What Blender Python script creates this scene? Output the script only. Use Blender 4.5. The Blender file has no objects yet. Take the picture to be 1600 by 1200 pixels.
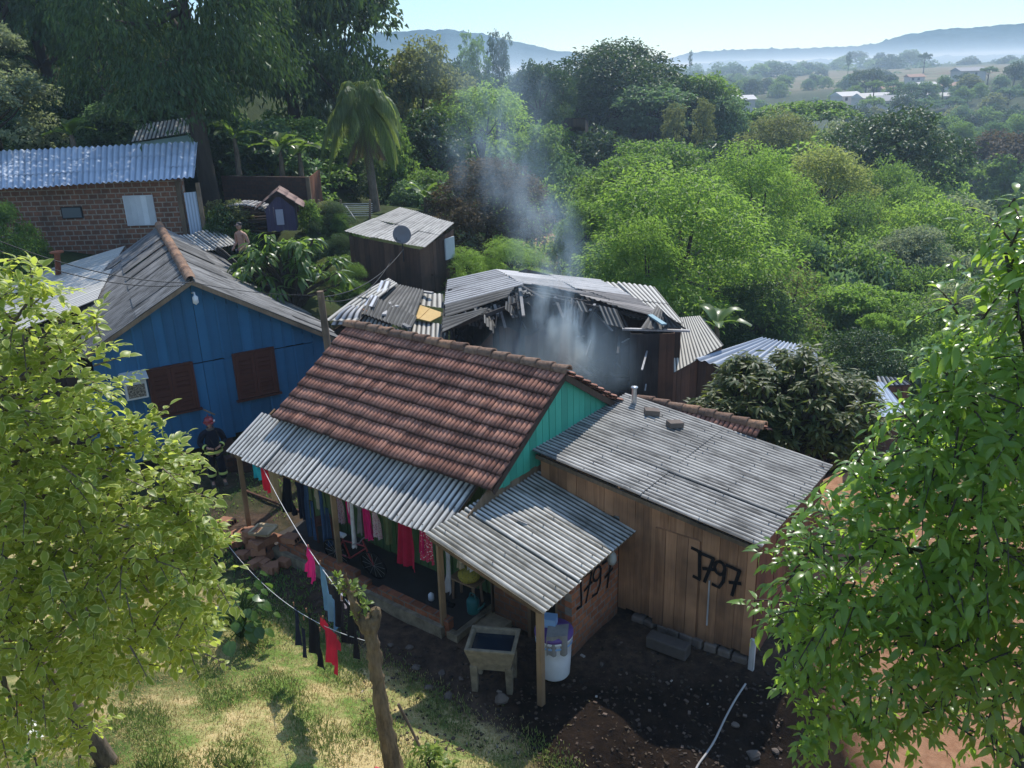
import bpy, bmesh, math, random
import numpy as np
from mathutils import Vector, Matrix
rnd = random.Random(7)
rng = np.random.default_rng(11)
SC = bpy.context.scene
COL = SC.collection
pi = math.pi
V = Vector

# ------------------------------------------------------------------ camera
F, PITCH, ROLL, CAMZ = 1307.9, math.radians(20.35), math.radians(-1.842), 9.5
_fw = np.array([0, math.cos(PITCH), -math.sin(PITCH)])
_rt = np.array([1.0, 0, 0])
_up = np.cross(_rt, _fw)
_rt, _up = math.cos(ROLL)*_rt+math.sin(ROLL)*_up, -math.sin(ROLL)*_rt+math.cos(ROLL)*_up
CAM = np.array([0, 0, CAMZ])
def ray(x, y): return _fw+_rt*(x-800)/F+_up*(600-y)/F
def at(x, y, z):                       # point of the line of sight at height z
    r = ray(x, y); return V(CAM+r*(z-CAMZ)/r[2])
def aty(x, y, Y):                      # ... at distance Y
    r = ray(x, y); return V(CAM+r*Y/r[1])
def onplane(x, y, P0, n):
    r = ray(x, y); return V(CAM+r*(((np.array(P0)-CAM)@np.array(n))/(r@np.array(n))))
cam = bpy.data.cameras.new('camera'); co = bpy.data.objects.new('camera', cam); COL.objects.link(co)
M = Matrix.Identity(4)
for i in range(3):
    M[i][0], M[i][1], M[i][2], M[i][3] = _rt[i], _up[i], -_fw[i], CAM[i]
co.matrix_world = M
cam.sensor_width = 36; cam.lens = F/1600*36; cam.clip_end = 20000; cam.clip_start = .1
SC.camera = co

# ------------------------------------------------------------------ light
SUN_AZ, SUN_EL = math.radians(20), math.radians(51)
w = bpy.data.worlds.new('World'); SC.world = w; w.use_nodes = True
nt = w.node_tree; bg = nt.nodes['Background']
sky = nt.nodes.new('ShaderNodeTexSky'); sky.sky_type = 'NISHITA'; sky.sun_disc = False
sky.sun_elevation = SUN_EL; sky.sun_rotation = SUN_AZ; sky.air_density = 1.0; sky.dust_density = .15; sky.ozone_density = 2.5
tc = nt.nodes.new('ShaderNodeTexCoord'); sx = nt.nodes.new('ShaderNodeSeparateXYZ'); nt.links.new(tc.outputs['Generated'], sx.inputs[0])
mr = nt.nodes.new('ShaderNodeMapRange'); mr.interpolation_type = 'SMOOTHSTEP'; nt.links.new(sx.outputs[2], mr.inputs[0]); mr.inputs[1].default_value = .02; mr.inputs[2].default_value = .5
tm = nt.nodes.new('ShaderNodeMix'); tm.data_type = 'RGBA'; nt.links.new(mr.outputs[0], tm.inputs[0]); tm.inputs[6].default_value = (.64, .78, .94, 1); tm.inputs[7].default_value = (2.0, 1.95, 1.85, 1)
mm = nt.nodes.new('ShaderNodeMix'); mm.data_type = 'RGBA'; mm.blend_type = 'MULTIPLY'; mm.inputs[0].default_value = 1; nt.links.new(sky.outputs[0], mm.inputs[6]); nt.links.new(tm.outputs[2], mm.inputs[7])
nt.links.new(mm.outputs[2], bg.inputs[0]); bg.inputs[1].default_value = .15
sl = bpy.data.lights.new('sun', 'SUN'); sl.energy = 5.0; sl.angle = math.radians(.53); sl.color = (1, .955, .875)
so = bpy.data.objects.new('sun', sl); COL.objects.link(so)
sd = V((math.sin(SUN_AZ)*math.cos(SUN_EL), math.cos(SUN_AZ)*math.cos(SUN_EL), math.sin(SUN_EL)))
so.rotation_euler = sd.to_track_quat('Z', 'Y').to_euler(); so.location = (0, 0, 60)
SC.view_settings.view_transform = 'Standard'; SC.view_settings.look = 'None'; SC.view_settings.exposure = 0
SC.cycles.use_denoising = True; SC.cycles.max_bounces = 6; SC.cycles.transparent_max_bounces = 8
SC.cycles.volume_bounces = 0; SC.cycles.volume_step_rate = 1.0; SC.cycles.volume_max_steps = 128

# ------------------------------------------------------------------ objects
def thing(name, label=None, cat=None, loc=(0, 0, 0), rz=0, group=None, kind=None):
    o = bpy.data.objects.new(name, None); COL.objects.link(o); o.empty_display_size = .2
    o.location = loc; o.rotation_euler = (0, 0, rz); tag(o, label, cat, group, kind); return o
def tag(o, label=None, cat=None, group=None, kind=None):
    if label: o['label'] = label
    if cat: o['category'] = cat
    if group: o['group'] = group
    if kind: o['kind'] = kind
    return o
def link(name, me, parent=None, mats=()):
    o = bpy.data.objects.new(name, me); COL.objects.link(o)
    for m in mats: me.materials.append(m)
    if parent: o.parent = parent
    return o
def kids(o): return [c for c in bpy.data.objects if c.parent == o]
def dup(root, loc, rz=0, scale=None, label=None):
    ch = CH.get(root.name)
    if ch is None:
        ch = [(c, kids(c)) for c in kids(root)]; CH[root.name] = ch
    r = root.copy(); COL.objects.link(r); r.location = loc; r.rotation_euler = (0, 0, rz)
    if scale is not None: r.scale = scale if hasattr(scale, '__len__') else (scale,)*3
    if label: r['label'] = label
    for c, gs in ch:
        k = c.copy(); COL.objects.link(k); k.parent = r
        for g in gs:
            q = g.copy(); COL.objects.link(q); q.parent = k
    return r
CH = {}

class MB:
    """collects faces; rnd is one random number per face, uv in metres"""
    def __init__(s): s.v = []; s.f = []; s.r = []; s.m = []; s.uv = []; s.has_uv = False; s.smooth = []
    def face(s, pts, r=None, m=0, uv=None, sm=False):
        b = len(s.v); s.v += [tuple(p) for p in pts]; s.f.append(tuple(range(b, b+len(pts))))
        s.r.append(.5 if r is None else r); s.m.append(m); s.smooth.append(sm)
        if uv is not None: s.has_uv = True
        s.uv.append(uv)
    def mesh(s, verts, faces, r=.5, m=0, sm=False):
        b = len(s.v); s.v += [tuple(p) for p in verts]
        for f in faces:
            s.f.append(tuple(i+b for i in f)); s.r.append(r); s.m.append(m); s.smooth.append(sm); s.uv.append(None)
    def box(s, c, size, rot=None, r=None, m=0, taper=1.0):
        r = rnd.random() if r is None else r
        hx, hy, hz = size[0]/2, size[1]/2, size[2]/2
        P = []
        for z in (-1, 1):
            t = taper if z > 0 else 1
            for x, y in ((-1, -1), (1, -1), (1, 1), (-1, 1)): P.append(V((x*hx*t, y*hy*t, z*hz)))
        if rot is not None:
            if not isinstance(rot, Matrix): rot = Matrix.Rotation(rot, 3, 'Z')
            P = [rot @ p for p in P]
        c = V(c); P = [p+c for p in P]
        s.mesh(P, [(3, 2, 1, 0), (4, 5, 6, 7), (0, 1, 5, 4), (1, 2, 6, 5), (2, 3, 7, 6), (3, 0, 4, 7)], r, m)
    def beam(s, a, b, w=.06, h=.06, r=None, m=0, up=(0, 0, 1)):
        a, b = V(a), V(b); d = b-a; L = d.length
        if L < 1e-5: return
        z = d/L; x = z.cross(V(up))
        if x.length < 1e-4: x = V((1, 0, 0))
        x.normalize(); y = z.cross(x)
        R = Matrix((x, y, z)).transposed(); s.box((a+b)/2, (w, h, L), R, r, m)
    def tube(s, pts, rad, n=8, r=.5, m=0, cap=True, sm=True):
        pts = [V(p) for p in pts]; k = len(pts)
        rad = [rad]*k if not hasattr(rad, '__len__') else rad
        vs, prev = [], None
        for i, p in enumerate(pts):
            d = (pts[min(i+1, k-1)]-pts[max(i-1, 0)])
            d = d.normalized() if d.length > 1e-9 else V((0, 0, 1))
            if prev is None: x = d.orthogonal().normalized()
            else:
                x = prev-d*prev.dot(d); x = x.normalized() if x.length > 1e-6 else d.orthogonal().normalized()
            prev = x; y = d.cross(x)
            for j in range(n):
                a = 2*pi*j/n; vs.append(p+(x*math.cos(a)+y*math.sin(a))*rad[i])
        fs = []
        for i in range(k-1):
            for j in range(n): fs.append((i*n+j, i*n+(j+1) % n, (i+1)*n+(j+1) % n, (i+1)*n+j))
        s.mesh(vs, fs, r, m, sm)
        if cap:
            s.mesh(vs[:n], [tuple(range(n-1, -1, -1))], r, m); s.mesh(vs[-n:], [tuple(range(n))], r, m)
    def lathe(s, prof, c=(0, 0, 0), n=20, r=.5, m=0, sm=True):
        vs = []; c = V(c)
        for rad, z in prof:
            for j in range(n): vs.append(c+V((rad*math.cos(2*pi*j/n), rad*math.sin(2*pi*j/n), z)))
        fs = [(i*n+j, i*n+(j+1) % n, (i+1)*n+(j+1) % n, (i+1)*n+j) for i in range(len(prof)-1) for j in range(n)]
        s.mesh(vs, fs, r, m, sm)
    def grid(s, P, r=.5, m=0, sm=True, uv=None):
        """P: array (a, b, 3)"""
        a, b = len(P), len(P[0]); base = len(s.v)
        for row in P: s.v += [tuple(p) for p in row]
        for i in range(a-1):
            for j in range(b-1):
                q = ((i, j), (i, j+1), (i+1, j+1), (i+1, j))
                s.f.append(tuple(base+x*b+y for x, y in q)); s.r.append(r); s.m.append(m); s.smooth.append(sm)
                if uv is not None: s.has_uv = True; s.uv.append([tuple(uv[x][y]) for x, y in q])
                else: s.uv.append(None)
    def build(s, name, mats, parent=None, bev=0):
        me = bpy.data.meshes.new(name); me.from_pydata(s.v, [], s.f)
        a = me.attributes.new('rnd', 'FLOAT', 'FACE'); a.data.foreach_set('value', np.array(s.r, dtype=np.float32))
        me.polygons.foreach_set('use_smooth', np.array(s.smooth, dtype=bool))
        if not isinstance(mats, (list, tuple)): mats = [mats]
        o = link(name, me, parent, mats)
        if len(mats) > 1: me.polygons.foreach_set('material_index', np.array(s.m, dtype=np.int32))
        if s.has_uv:
            ul = me.uv_layers.new(name='UVMap'); fl = []
            for f, u in zip(s.f, s.uv): fl += [(*q, 0.5)[:3] for q in u] if u is not None else [(0, 0, .5)]*len(f)
            fl = np.array(fl, dtype=np.float32); ul.data.foreach_set('uv', fl[:, :2].ravel())
            u2 = me.uv_layers.new(name='wave'); q2 = np.zeros((len(fl), 2), np.float32); q2[:, 0] = fl[:, 2]; u2.data.foreach_set('uv', q2.ravel())
        if bev:
            bm = o.modifiers.new('bevel', 'BEVEL'); bm.width = bev; bm.segments = 2; bm.limit_method = 'ANGLE'
        me.update(); return o

# ------------------------------------------------------------------ materials
class N:
    def __init__(s, name):
        s.m = bpy.data.materials.new(name); s.m.use_nodes = True; s.t = s.m.node_tree; s.t.nodes.clear()
        s.out = s.t.nodes.new('ShaderNodeOutputMaterial')
    def n(s, typ, ins=None, **kw):
        d = s.t.nodes.new('ShaderNode'+typ)
        for k, v in kw.items(): setattr(d, k, v)
        for k, v in (ins or {}).items(): s.set(d.inputs[k], v)
        return d
    def set(s, sock, v):
        if hasattr(v, 'links') and hasattr(v, 'is_output'): s.t.links.new(v, sock)
        elif isinstance(v, tuple) and len(v) == 3 and sock.type == 'RGBA': sock.default_value = (*v, 1)
        else: sock.default_value = v
    def math(s, op, a, b=0.0, c=0.0, clamp=False):
        d = s.t.nodes.new('ShaderNodeMath'); d.operation = op; d.use_clamp = clamp
        for i, x in enumerate((a, b, c)): s.set(d.inputs[i], x)
        return d.outputs[0]
    def vmath(s, op, a, b=(0, 0, 0)):
        d = s.t.nodes.new('ShaderNodeVectorMath'); d.operation = op; s.set(d.inputs[0], a); s.set(d.inputs[1], b)
        return d.outputs['Value'] if op in ('LENGTH', 'DOT_PRODUCT', 'DISTANCE') else d.outputs[0]
    def mix(s, f, a, b, mode='MIX'):
        d = s.t.nodes.new('ShaderNodeMix'); d.data_type = 'RGBA'; d.blend_type = mode
        s.set(d.inputs[0], f); s.set(d.inputs[6], a); s.set(d.inputs[7], b); return d.outputs[2]
    def ramp(s, f, stops):
        d = s.t.nodes.new('ShaderNodeValToRGB'); s.t.links.new(f, d.inputs[0]); e = d.color_ramp.elements
        while len(e) < len(stops): e.new(.5)
        for x, (p, c) in zip(e, stops):
            x.position = p; x.color = (*c, 1) if hasattr(c, '__len__') else (c, c, c, 1)
        return d.outputs[0]
    def coord(s, which='Object'): return s.n('TexCoord').outputs[which]
    def noise(s, vec, scale, detail=4, rough=.6, out=0):
        d = s.n('TexNoise', {'Vector': vec, 'Scale': scale, 'Detail': detail, 'Roughness': rough}); return d.outputs[out]
    def attr(s, name='rnd'): return s.n('Attribute', attribute_name=name).outputs['Fac']
    def mapping(s, vec, scale=(1, 1, 1), loc=(0, 0, 0)):
        return s.n('Mapping', {'Vector': vec, 'Scale': scale, 'Location': loc}).outputs[0]
    def sep(s, vec): return s.n('SeparateXYZ', {0: vec}).outputs
    def comb(s, x=0.0, y=0.0, z=0.0): return s.n('CombineXYZ', {0: x, 1: y, 2: z}).outputs[0]
    def bump(s, h, strength=.3, dist=.02): return s.n('Bump', {'Height': h, 'Strength': strength, 'Distance': dist}).outputs[0]
    def pbr(s, col, rough=.8, spec=.3, normal=None, metal=0.0, **kw):
        ins = {'Base Color': col, 'Roughness': rough, 'Specular IOR Level': spec, 'Metallic': metal}
        if normal is not None: ins['Normal'] = normal
        ins.update(kw); d = s.n('BsdfPrincipled', ins); s.t.links.new(d.outputs[0], s.out.inputs[0]); return d
    def surf(s, sock): s.t.links.new(sock, s.out.inputs[0]); return s.m

def m_plain(name, col, rough=.7, spec=.3, var=.25, scale=6, metal=0.0):
    k = N(name); c = k.coord(); f = k.noise(c, scale); r = k.attr()
    v = k.math('ADD', k.math('MULTIPLY', f, var*2), k.math('MULTIPLY', r, var))
    v = k.math('ADD', v, 1-var*1.5)
    cc = k.mix(1.0, col, k.comb(v, v, v), 'MULTIPLY')
    k.pbr(cc, rough, spec, k.bump(f, .15), metal); return k.m
def m_wood(name, ca, cb, axis='Z', rough=.85, dirt=(.03, .025, .02), gs=1.0, dirtlo=.0):
    """planks with grain along one axis, colour by plank"""
    k = N(name); c = k.coord(); r = k.attr()
    sc = {'Z': (14, 14, .8), 'X': (.8, 14, 14), 'Y': (14, .8, 14)}[axis]
    g = k.noise(k.vmath('ADD', k.mapping(c, sc), k.comb(k.math('MULTIPLY', r, 37.0), k.math('MULTIPLY', r, 11.0), 0.0)), 1.6*gs, 6, .65)
    big = k.noise(c, .9, 3, .6)
    f = k.math('ADD', k.math('MULTIPLY', g, .7), k.math('MULTIPLY', r, .45))
    col = k.ramp(f, [(.25, ca), (.75, cb)])
    col = k.mix(k.math('MULTIPLY', k.math('SUBTRACT', big, .42, clamp=True), 2.2, clamp=True), col, dirt)
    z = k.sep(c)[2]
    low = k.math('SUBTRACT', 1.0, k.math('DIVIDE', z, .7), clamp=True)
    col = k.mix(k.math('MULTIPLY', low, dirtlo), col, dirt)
    k.pbr(col, rough, .2, k.bump(g, .35, .01)); return k.m
def m_fibro(name, ca, cb, stain=(.035, .033, .03), amount=.5, rough=.85, spots=True, wavy=1.0):
    k = N(name); uv = k.coord('UV'); r = k.attr()
    st = k.noise(k.mapping(uv, (9, .7, 1)), 1.3, 6, .7)
    bl = k.noise(uv, 1.4, 5, .65); fine = k.noise(uv, 28, 3, .7)
    col = k.ramp(k.math('ADD', k.math('MULTIPLY', bl, .6), k.math('MULTIPLY', r, .5)), [(.2, ca), (.8, cb)])
    s1 = k.math('MULTIPLY', k.math('SUBTRACT', k.math('ADD', st, k.math('MULTIPLY', bl, .5)), 1.0-amount*.5, clamp=True), 4.0, clamp=True)
    col = k.mix(k.math('MULTIPLY', s1, .8), col, stain)
    if spots:
        f2 = k.math('MULTIPLY', k.math('SUBTRACT', fine, .6, clamp=True), 6.0, clamp=True)
        col = k.mix(k.math('MULTIPLY', f2, .55), col, stain)
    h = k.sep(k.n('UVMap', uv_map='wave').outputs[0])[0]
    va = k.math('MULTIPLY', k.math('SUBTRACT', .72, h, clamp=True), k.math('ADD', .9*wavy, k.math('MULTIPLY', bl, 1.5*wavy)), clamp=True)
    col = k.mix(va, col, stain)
    k.pbr(col, k.math('MULTIPLY_ADD', bl, .25, rough-.28), .3, k.bump(fine, .2, .006)); return k.m
def m_metal(name, ca, cb, rust=0.0, rough=.42):
    k = N(name); uv = k.coord('UV'); r = k.attr()
    st = k.noise(k.mapping(uv, (6, .6, 1)), 1.5, 5, .7); bl = k.noise(uv, 1.1, 4, .6)
    col = k.ramp(k.math('ADD', k.math('MULTIPLY', st, .6), k.math('MULTIPLY', r, .4)), [(.2, ca), (.8, cb)])
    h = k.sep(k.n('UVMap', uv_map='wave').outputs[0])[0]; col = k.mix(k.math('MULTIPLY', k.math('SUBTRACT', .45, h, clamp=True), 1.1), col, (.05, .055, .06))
    if rust: col = k.mix(k.math('MULTIPLY', k.math('SUBTRACT', k.math('ADD', st, bl), 1.25-rust*.4, clamp=True), 4, clamp=True), col, (.16, .075, .035))
    k.pbr(col, k.math('ADD', k.math('MULTIPLY', bl, .2), rough+.15), .4, None, .1); return k.m
def m_brick(name, ca, cb, mortar, horiz='X', bw=.24, bh=.14, dirtlo=.6, ms=.014):
    k = N(name); c = k.coord(); x, y, z = k.sep(c)
    vec = k.comb(x if horiz == 'X' else y, z, 0.0)
    b = k.n('TexBrick', {'Vector': vec, 'Color1': ca, 'Color2': cb, 'Mortar': mortar, 'Scale': 1.0, 'Mortar Size': ms, 'Mortar Smooth': .2, 'Bias': -.1, 'Brick Width': bw, 'Row Height': bh})
    n1 = k.noise(c, 9, 5, .7); n2 = k.noise(c, 1.1, 4, .6)
    col = k.mix(1.0, b.outputs[0], k.ramp(n1, [(.25, .55), (.75, 1.25)]), 'MULTIPLY')
    col = k.mix(k.math('MULTIPLY', k.math('SUBTRACT', n2, .5, clamp=True), 2.2, clamp=True), col, (.05, .042, .035))
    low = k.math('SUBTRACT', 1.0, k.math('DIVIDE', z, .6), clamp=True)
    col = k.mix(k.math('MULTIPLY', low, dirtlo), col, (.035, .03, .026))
    k.pbr(col, .9, .2, k.bump(k.math('ADD', k.math('MULTIPLY', b.outputs[1], -1.0), k.math('MULTIPLY', n1, .5)), .6, .012)); return k.m
def m_paint(name, col, worn, axis='Z', wornamt=.3, rough=.55):
    k = N(name); c = k.coord(); r = k.attr()
    sc = {'Z': (10, 10, .7), 'X': (.7, 10, 10)}[axis]
    g = k.noise(k.mapping(c, sc), 2, 6, .7); b = k.noise(c, 1.2, 4, .65); fine = k.noise(c, 30, 3)
    v = k.math('ADD', k.math('MULTIPLY', r, .35), k.math('ADD', k.math('MULTIPLY', b, .5), .55))
    cc = k.mix(1.0, col, k.comb(v, v, v), 'MULTIPLY')
    wv = k.math('MULTIPLY', k.math('SUBTRACT', k.math('ADD', g, k.math('MULTIPLY', b, .4)), 1.02-wornamt*.5, clamp=True), 4, clamp=True)
    cc = k.mix(k.math('MULTIPLY', wv, .7), cc, worn)
    k.pbr(cc, rough, .3, k.bump(k.math('ADD', g, fine), .15, .006)); return k.m
def m_leaf(name, ca, cb, tr, trans=.35, rough=.45, spec=.35, vein=False, edge=None, sun=None):
    k = N(name); r = k.attr()
    info = k.n('ObjectInfo').outputs['Random']
    f = k.math('ADD', k.math('MULTIPLY', r, .8), k.math('MULTIPLY', info, .2))
    col = k.ramp(f, [(.1, ca), (.9, cb)]); tc = k.mix(.5, k.mix(1.0, col, (2.2, 2.2, 1.2), 'MULTIPLY'), tr)
    if edge is not None:
        u, v, _ = k.sep(k.coord('UV'))
        e = k.math('MULTIPLY', k.math('SUBTRACT', k.math('ADD', u, k.math('MULTIPLY', k.noise(k.coord(), 22, 2), .5)), .93), 6.0, clamp=True)
        col = k.mix(e, col, edge); tc = k.mix(e, tc, edge)
    if vein:
        u, v, _ = k.sep(k.coord('UV')); e = k.math('LESS_THAN', u, .08); col = k.mix(k.math('MULTIPLY', e, .5), col, (.16, .2, .07))
    d = k.n('BsdfPrincipled', {'Base Color': col, 'Roughness': rough, 'Specular IOR Level': spec})
    t = k.n('BsdfTranslucent', {'Color': tc}); mx = k.n('MixShader', {0: trans, 1: d.outputs[0], 2: t.outputs[0]})
    return k.surf(mx.outputs[0])
def m_bark(name, ca, cb, sc=3):
    k = N(name); c = k.coord(); g = k.noise(k.mapping(c, (6, 6, 1.2)), sc, 6, .7); b = k.noise(c, 2.5, 4)
    col = k.ramp(k.math('ADD', k.math('MULTIPLY', g, .7), k.math('MULTIPLY', b, .35)), [(.35, ca), (.68, cb)])
    k.pbr(col, .95, .1, k.bump(g, .8, .03)); return k.m
def m_cloth(name, col, pat=None, trans=.12, scale=30):
    k = N(name); c = k.coord(); f = k.noise(c, 5, 4)
    v = k.math('ADD', k.math('MULTIPLY', f, .7), .65); cc = k.mix(1.0, col, k.comb(v, v, v), 'MULTIPLY')
    if pat is not None:
        d = k.n('TexVoronoi', {'Vector': c, 'Scale': scale}).outputs['Distance']
        cc = k.mix(k.math('LESS_THAN', d, .32), cc, pat)
    d = k.n('BsdfPrincipled', {'Base Color': cc, 'Roughness': .9, 'Specular IOR Level': .15, 'Normal': k.bump(k.noise(c, 120, 2), .1, .003)})
    t = k.n('BsdfTranslucent', {'Color': cc}); return k.surf(k.n('MixShader', {0: trans, 1: d.outputs[0], 2: t.outputs[0]}).outputs[0])
# ------------------------------------------------------------------ builders
def corr(mb, A, B, C, D, pitch=.12, amp=.018, sheet=.95, slen=1.9, jit=.006, nails=False, ragged=None, seg=6, trap=False, bend=0.0, seed=0):
    """corrugated sheets from the top edge A-B to the bottom edge D-C, waves run down the slope"""
    A, B, C, D = [np.array(p, float) for p in (A, B, C, D)]
    g = np.random.default_rng(seed+5)
    Wd = (np.linalg.norm(B-A)+np.linalg.norm(C-D))/2; Ld = (np.linalg.norm(D-A)+np.linalg.norm(C-B))/2
    nx = max(1, round(Wd/sheet)); ny = max(1, round(Ld/slen)); waves = max(2, round(Wd/nx/pitch))
    nrm = np.cross(B-A, A-D); nrm /= np.linalg.norm(nrm)
    if nrm[2] < 0: nrm = -nrm
    dn = (D-A+C-B)/2/Ld
    for j in range(ny):
        for i in range(nx):
            r = g.random(); tilt = g.normal(0, jit); sl = g.normal(0, .02); off = g.normal(0, jit*.5)
            k = waves*seg; U = np.linspace(0, 1, k+1); m = 5
            Vv = np.linspace(0, 1, m)
            P = np.zeros((m, k+1, 3)); UV = np.zeros((m, k+1, 3))
            u = (i+U*(1+.6/waves))/nx; u = np.minimum(u, 1.0) if i == nx-1 else u
            ph = u*nx*waves*2*pi
            h = np.where(np.sin(ph) > 0, 1, -1)*np.minimum(np.abs(np.sin(ph))*1.9, 1)*amp if trap else np.sin(ph)*amp
            for a, t in enumerate(Vv):
                v = (j+t)/ny + (.05/Ld*t if j < ny-1 else 0)
                ex = sl*t if j == ny-1 else 0
                base = (A[None]*(1-u)[:, None]+B[None]*u[:, None])*(1-v)+(D[None]*(1-u)[:, None]+C[None]*u[:, None])*v
                lift = (ny-1-j)*.006+t*.008+off+tilt*(U-.5)*2+.012*(i % 2)+bend*math.sin(pi*v)
                P[a] = base+nrm*(h+lift)[:, None]+dn*ex
                UV[a, :, 0] = u*Wd; UV[a, :, 1] = v*Ld; UV[a, :, 2] = (h/amp+1)/2
            if ragged is not None and j == ny-1:
                cut = ragged(u); P[-1] -= dn*cut[:, None]; P[-2] -= dn*(cut*.55)[:, None]
            mb.grid(P, r, 0, True, UV)
            if nails:
                for t in (.08, .5, .92):
                    for q in range(1, waves, 3):
                        uu = (i+(q+.25)/waves)/nx; v = (j+t)/ny
                        base = (A*(1-uu)+B*uu)*(1-v)+(D*(1-uu)+C*uu)*v
                        mb.box(base+nrm*(amp+.016+.012*(i % 2)), (.015, .015, .012), r=.1, m=1)
    return nrm

def tiles(mb, A, B, C, D, rows=9, cols=56, lift=.05, bump=.026, seed=3):
    """rows of clay roll tiles, A-B ridge edge, D-C eave edge"""
    A, B, C, D = [np.array(p, float) for p in (A, B, C, D)]; g = np.random.default_rng(seed)
    nrm = np.cross(B-A, A-D); nrm /= np.linalg.norm(nrm); nrm = nrm if nrm[2] > 0 else -nrm
    W = np.linalg.norm(B-A); L = np.linalg.norm(D-A); dn = (D-A)/L
    prof = [(0, -.35), (.1, .35), (.3, .95), (.5, 1.1), (.7, .95), (.9, .35), (1, -.35)]
    for r in range(rows):
        sag = .012*math.sin(r*1.7)
        tile_r = None
        for c in range(cols):
            if c % 2 == 0:
                tile_r = g.random(); ty = g.normal(0, .005); tl = g.normal(0, .006); tw = g.normal(0, .003)
            rr = min(1, max(0, tile_r+g.normal(0, .08)))
            ys = [0, .5, .97, 1.0]; P = np.zeros((4, 7, 3)); UV = np.zeros((4, 7, 3))
            for a, y in enumerate(ys):
                v = (r+y*1.16-.08)/rows
                for b, (x, h) in enumerate(prof):
                    u = (c+x)/cols
                    base = (A*(1-u)+B*u)*(1-v)+(D*(1-u)+C*u)*v
                    wav = .022*math.sin(u*7+r*.5)+.008*math.sin(u*19+r*1.1)
                    hh = h*bump+lift*y+ty+sag*math.sin(u*pi)
                    if a == 3: hh = h*bump*.2+lift*y-.03
                    P[a, b] = base+nrm*hh+dn*(tl+wav*.6+(tw*(x-.5)))
                    UV[a, b] = (u*W, y, (h+.35)/1.45)
            mb.grid(P, rr, 0, True, UV)

def ridge_caps(mb, a, b, n, rad=.11, seed=1, m=0):
    a, b = V(a), V(b); d = (b-a)/n; g = random.Random(seed)
    for i in range(n):
        p0 = a+d*(i-.06); p1 = a+d*(i+1.04); L = (p1-p0)
        z = L.normalized(); x = z.cross(V((0, 0, 1))).normalized(); y = x.cross(z)
        off = V((0, 0, g.uniform(-.012, .012)))
        P = []
        for t, rr in ((0, rad*.88), (.92, rad*1.05), (1, rad*1.08), (1.0, rad*.8)):
            P.append([p0+L*t+off+x*(rr*1.0*math.cos(an))+y*(rr*math.sin(an)-rad*.35+t*.02) for an in np.linspace(-.15, pi+.15, 11)])
        mb.grid(P, g.random(), m)

def planks(mb, p0, p1, zb, top, w=.2, th=.024, gap=.006, jit=.006, batten=0, nrm=1, m=0, bm=0, missing=0, seed=0):
    """vertical boards from p0 to p1 (x, y); zb bottom height, top(t) height of the top at 0..1"""
    g = random.Random(seed); p0 = V((p0[0], p0[1], 0)); p1 = V((p1[0], p1[1], 0)); d = p1-p0; L = d.length; e = d/L; nn = V((e.y, -e.x, 0))*nrm
    n = max(1, round(L/w)); ww = L/n
    for i in range(n):
        if g.random() < missing: continue
        t0, t1 = (i*ww+gap/2)/L, ((i+1)*ww-gap/2)/L
        o = nn*g.uniform(-jit, jit); zo = g.uniform(-.02, .02)
        b = zb(0.5*(t0+t1)) if callable(zb) else zb
        pts = []
        for k in (0, 1):
            for t in (t0, t1): pts.append((p0+d*t+o+nn*(th*(k-.5)), t))
        bt = [V((p.x, p.y, b+zo)) for p, t in pts]; tp = [V((p.x, p.y, top(t))) for p, t in pts]
        vs = bt+tp
        fs = [(0, 1, 5, 4), (1, 3, 7, 5), (3, 2, 6, 7), (2, 0, 4, 6), (4, 5, 7, 6), (0, 2, 3, 1)]
        mb.mesh(vs, fs, g.random(), m)
        if batten and i:
            q = p0+d*(i*ww/L)+nn*(th/2+.012); tt = min(top(t0), top(t1))
            mb.box((q.x, q.y, (b+tt)/2), (batten, .02, tt-b-.03), math.atan2(e.y, e.x), g.random(), bm)

def wallbox(mb, p0, p1, z0, z1, th=.14, r=.5, m=0, side=1):
    """solid wall p0 to p1 with its outer face on the line; z1 number or (z at p0, z at p1)"""
    p0 = V((p0[0], p0[1], 0)); p1 = V((p1[0], p1[1], 0)); e = (p1-p0).normalized(); n = V((-e.y, e.x, 0))*side*th
    za, zb = z1 if hasattr(z1, '__len__') else (z1, z1)
    up = V((0, 0, 1)); P = [p0+up*z0, p1+up*z0, p1+n+up*z0, p0+n+up*z0, p0+up*za, p1+up*zb, p1+n+up*zb, p0+n+up*za]
    mb.mesh(P, [(3, 2, 1, 0), (4, 5, 6, 7), (0, 1, 5, 4), (1, 2, 6, 5), (2, 3, 7, 6), (3, 0, 4, 7)], r, m)

# ------------------------------------------------------------------ leaves and trees
def nmesh(name, verts, faces, rv, uv=None, smooth=False):
    me = bpy.data.meshes.new(name); n = len(faces); k = faces.shape[1]
    me.vertices.add(len(verts)); me.vertices.foreach_set('co', verts.astype(np.float32).ravel())
    me.loops.add(n*k); me.loops.foreach_set('vertex_index', faces.astype(np.int32).ravel())
    me.polygons.add(n); me.polygons.foreach_set('loop_start', np.arange(0, n*k, k, dtype=np.int32))
    me.polygons.foreach_set('loop_total', np.full(n, k, dtype=np.int32))
    a = me.attributes.new('rnd', 'FLOAT', 'FACE'); a.data.foreach_set('value', rv.astype(np.float32))
    if uv is not None:
        ul = me.uv_layers.new(name='UVMap'); ul.data.foreach_set('uv', uv[faces.ravel()].astype(np.float32).ravel())
    if smooth: me.polygons.foreach_set('use_smooth', np.ones(n, dtype=bool))
    me.update(calc_edges=True); return me
def unit(a): return a/np.maximum(np.linalg.norm(a, axis=-1, keepdims=True), 1e-9)
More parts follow.
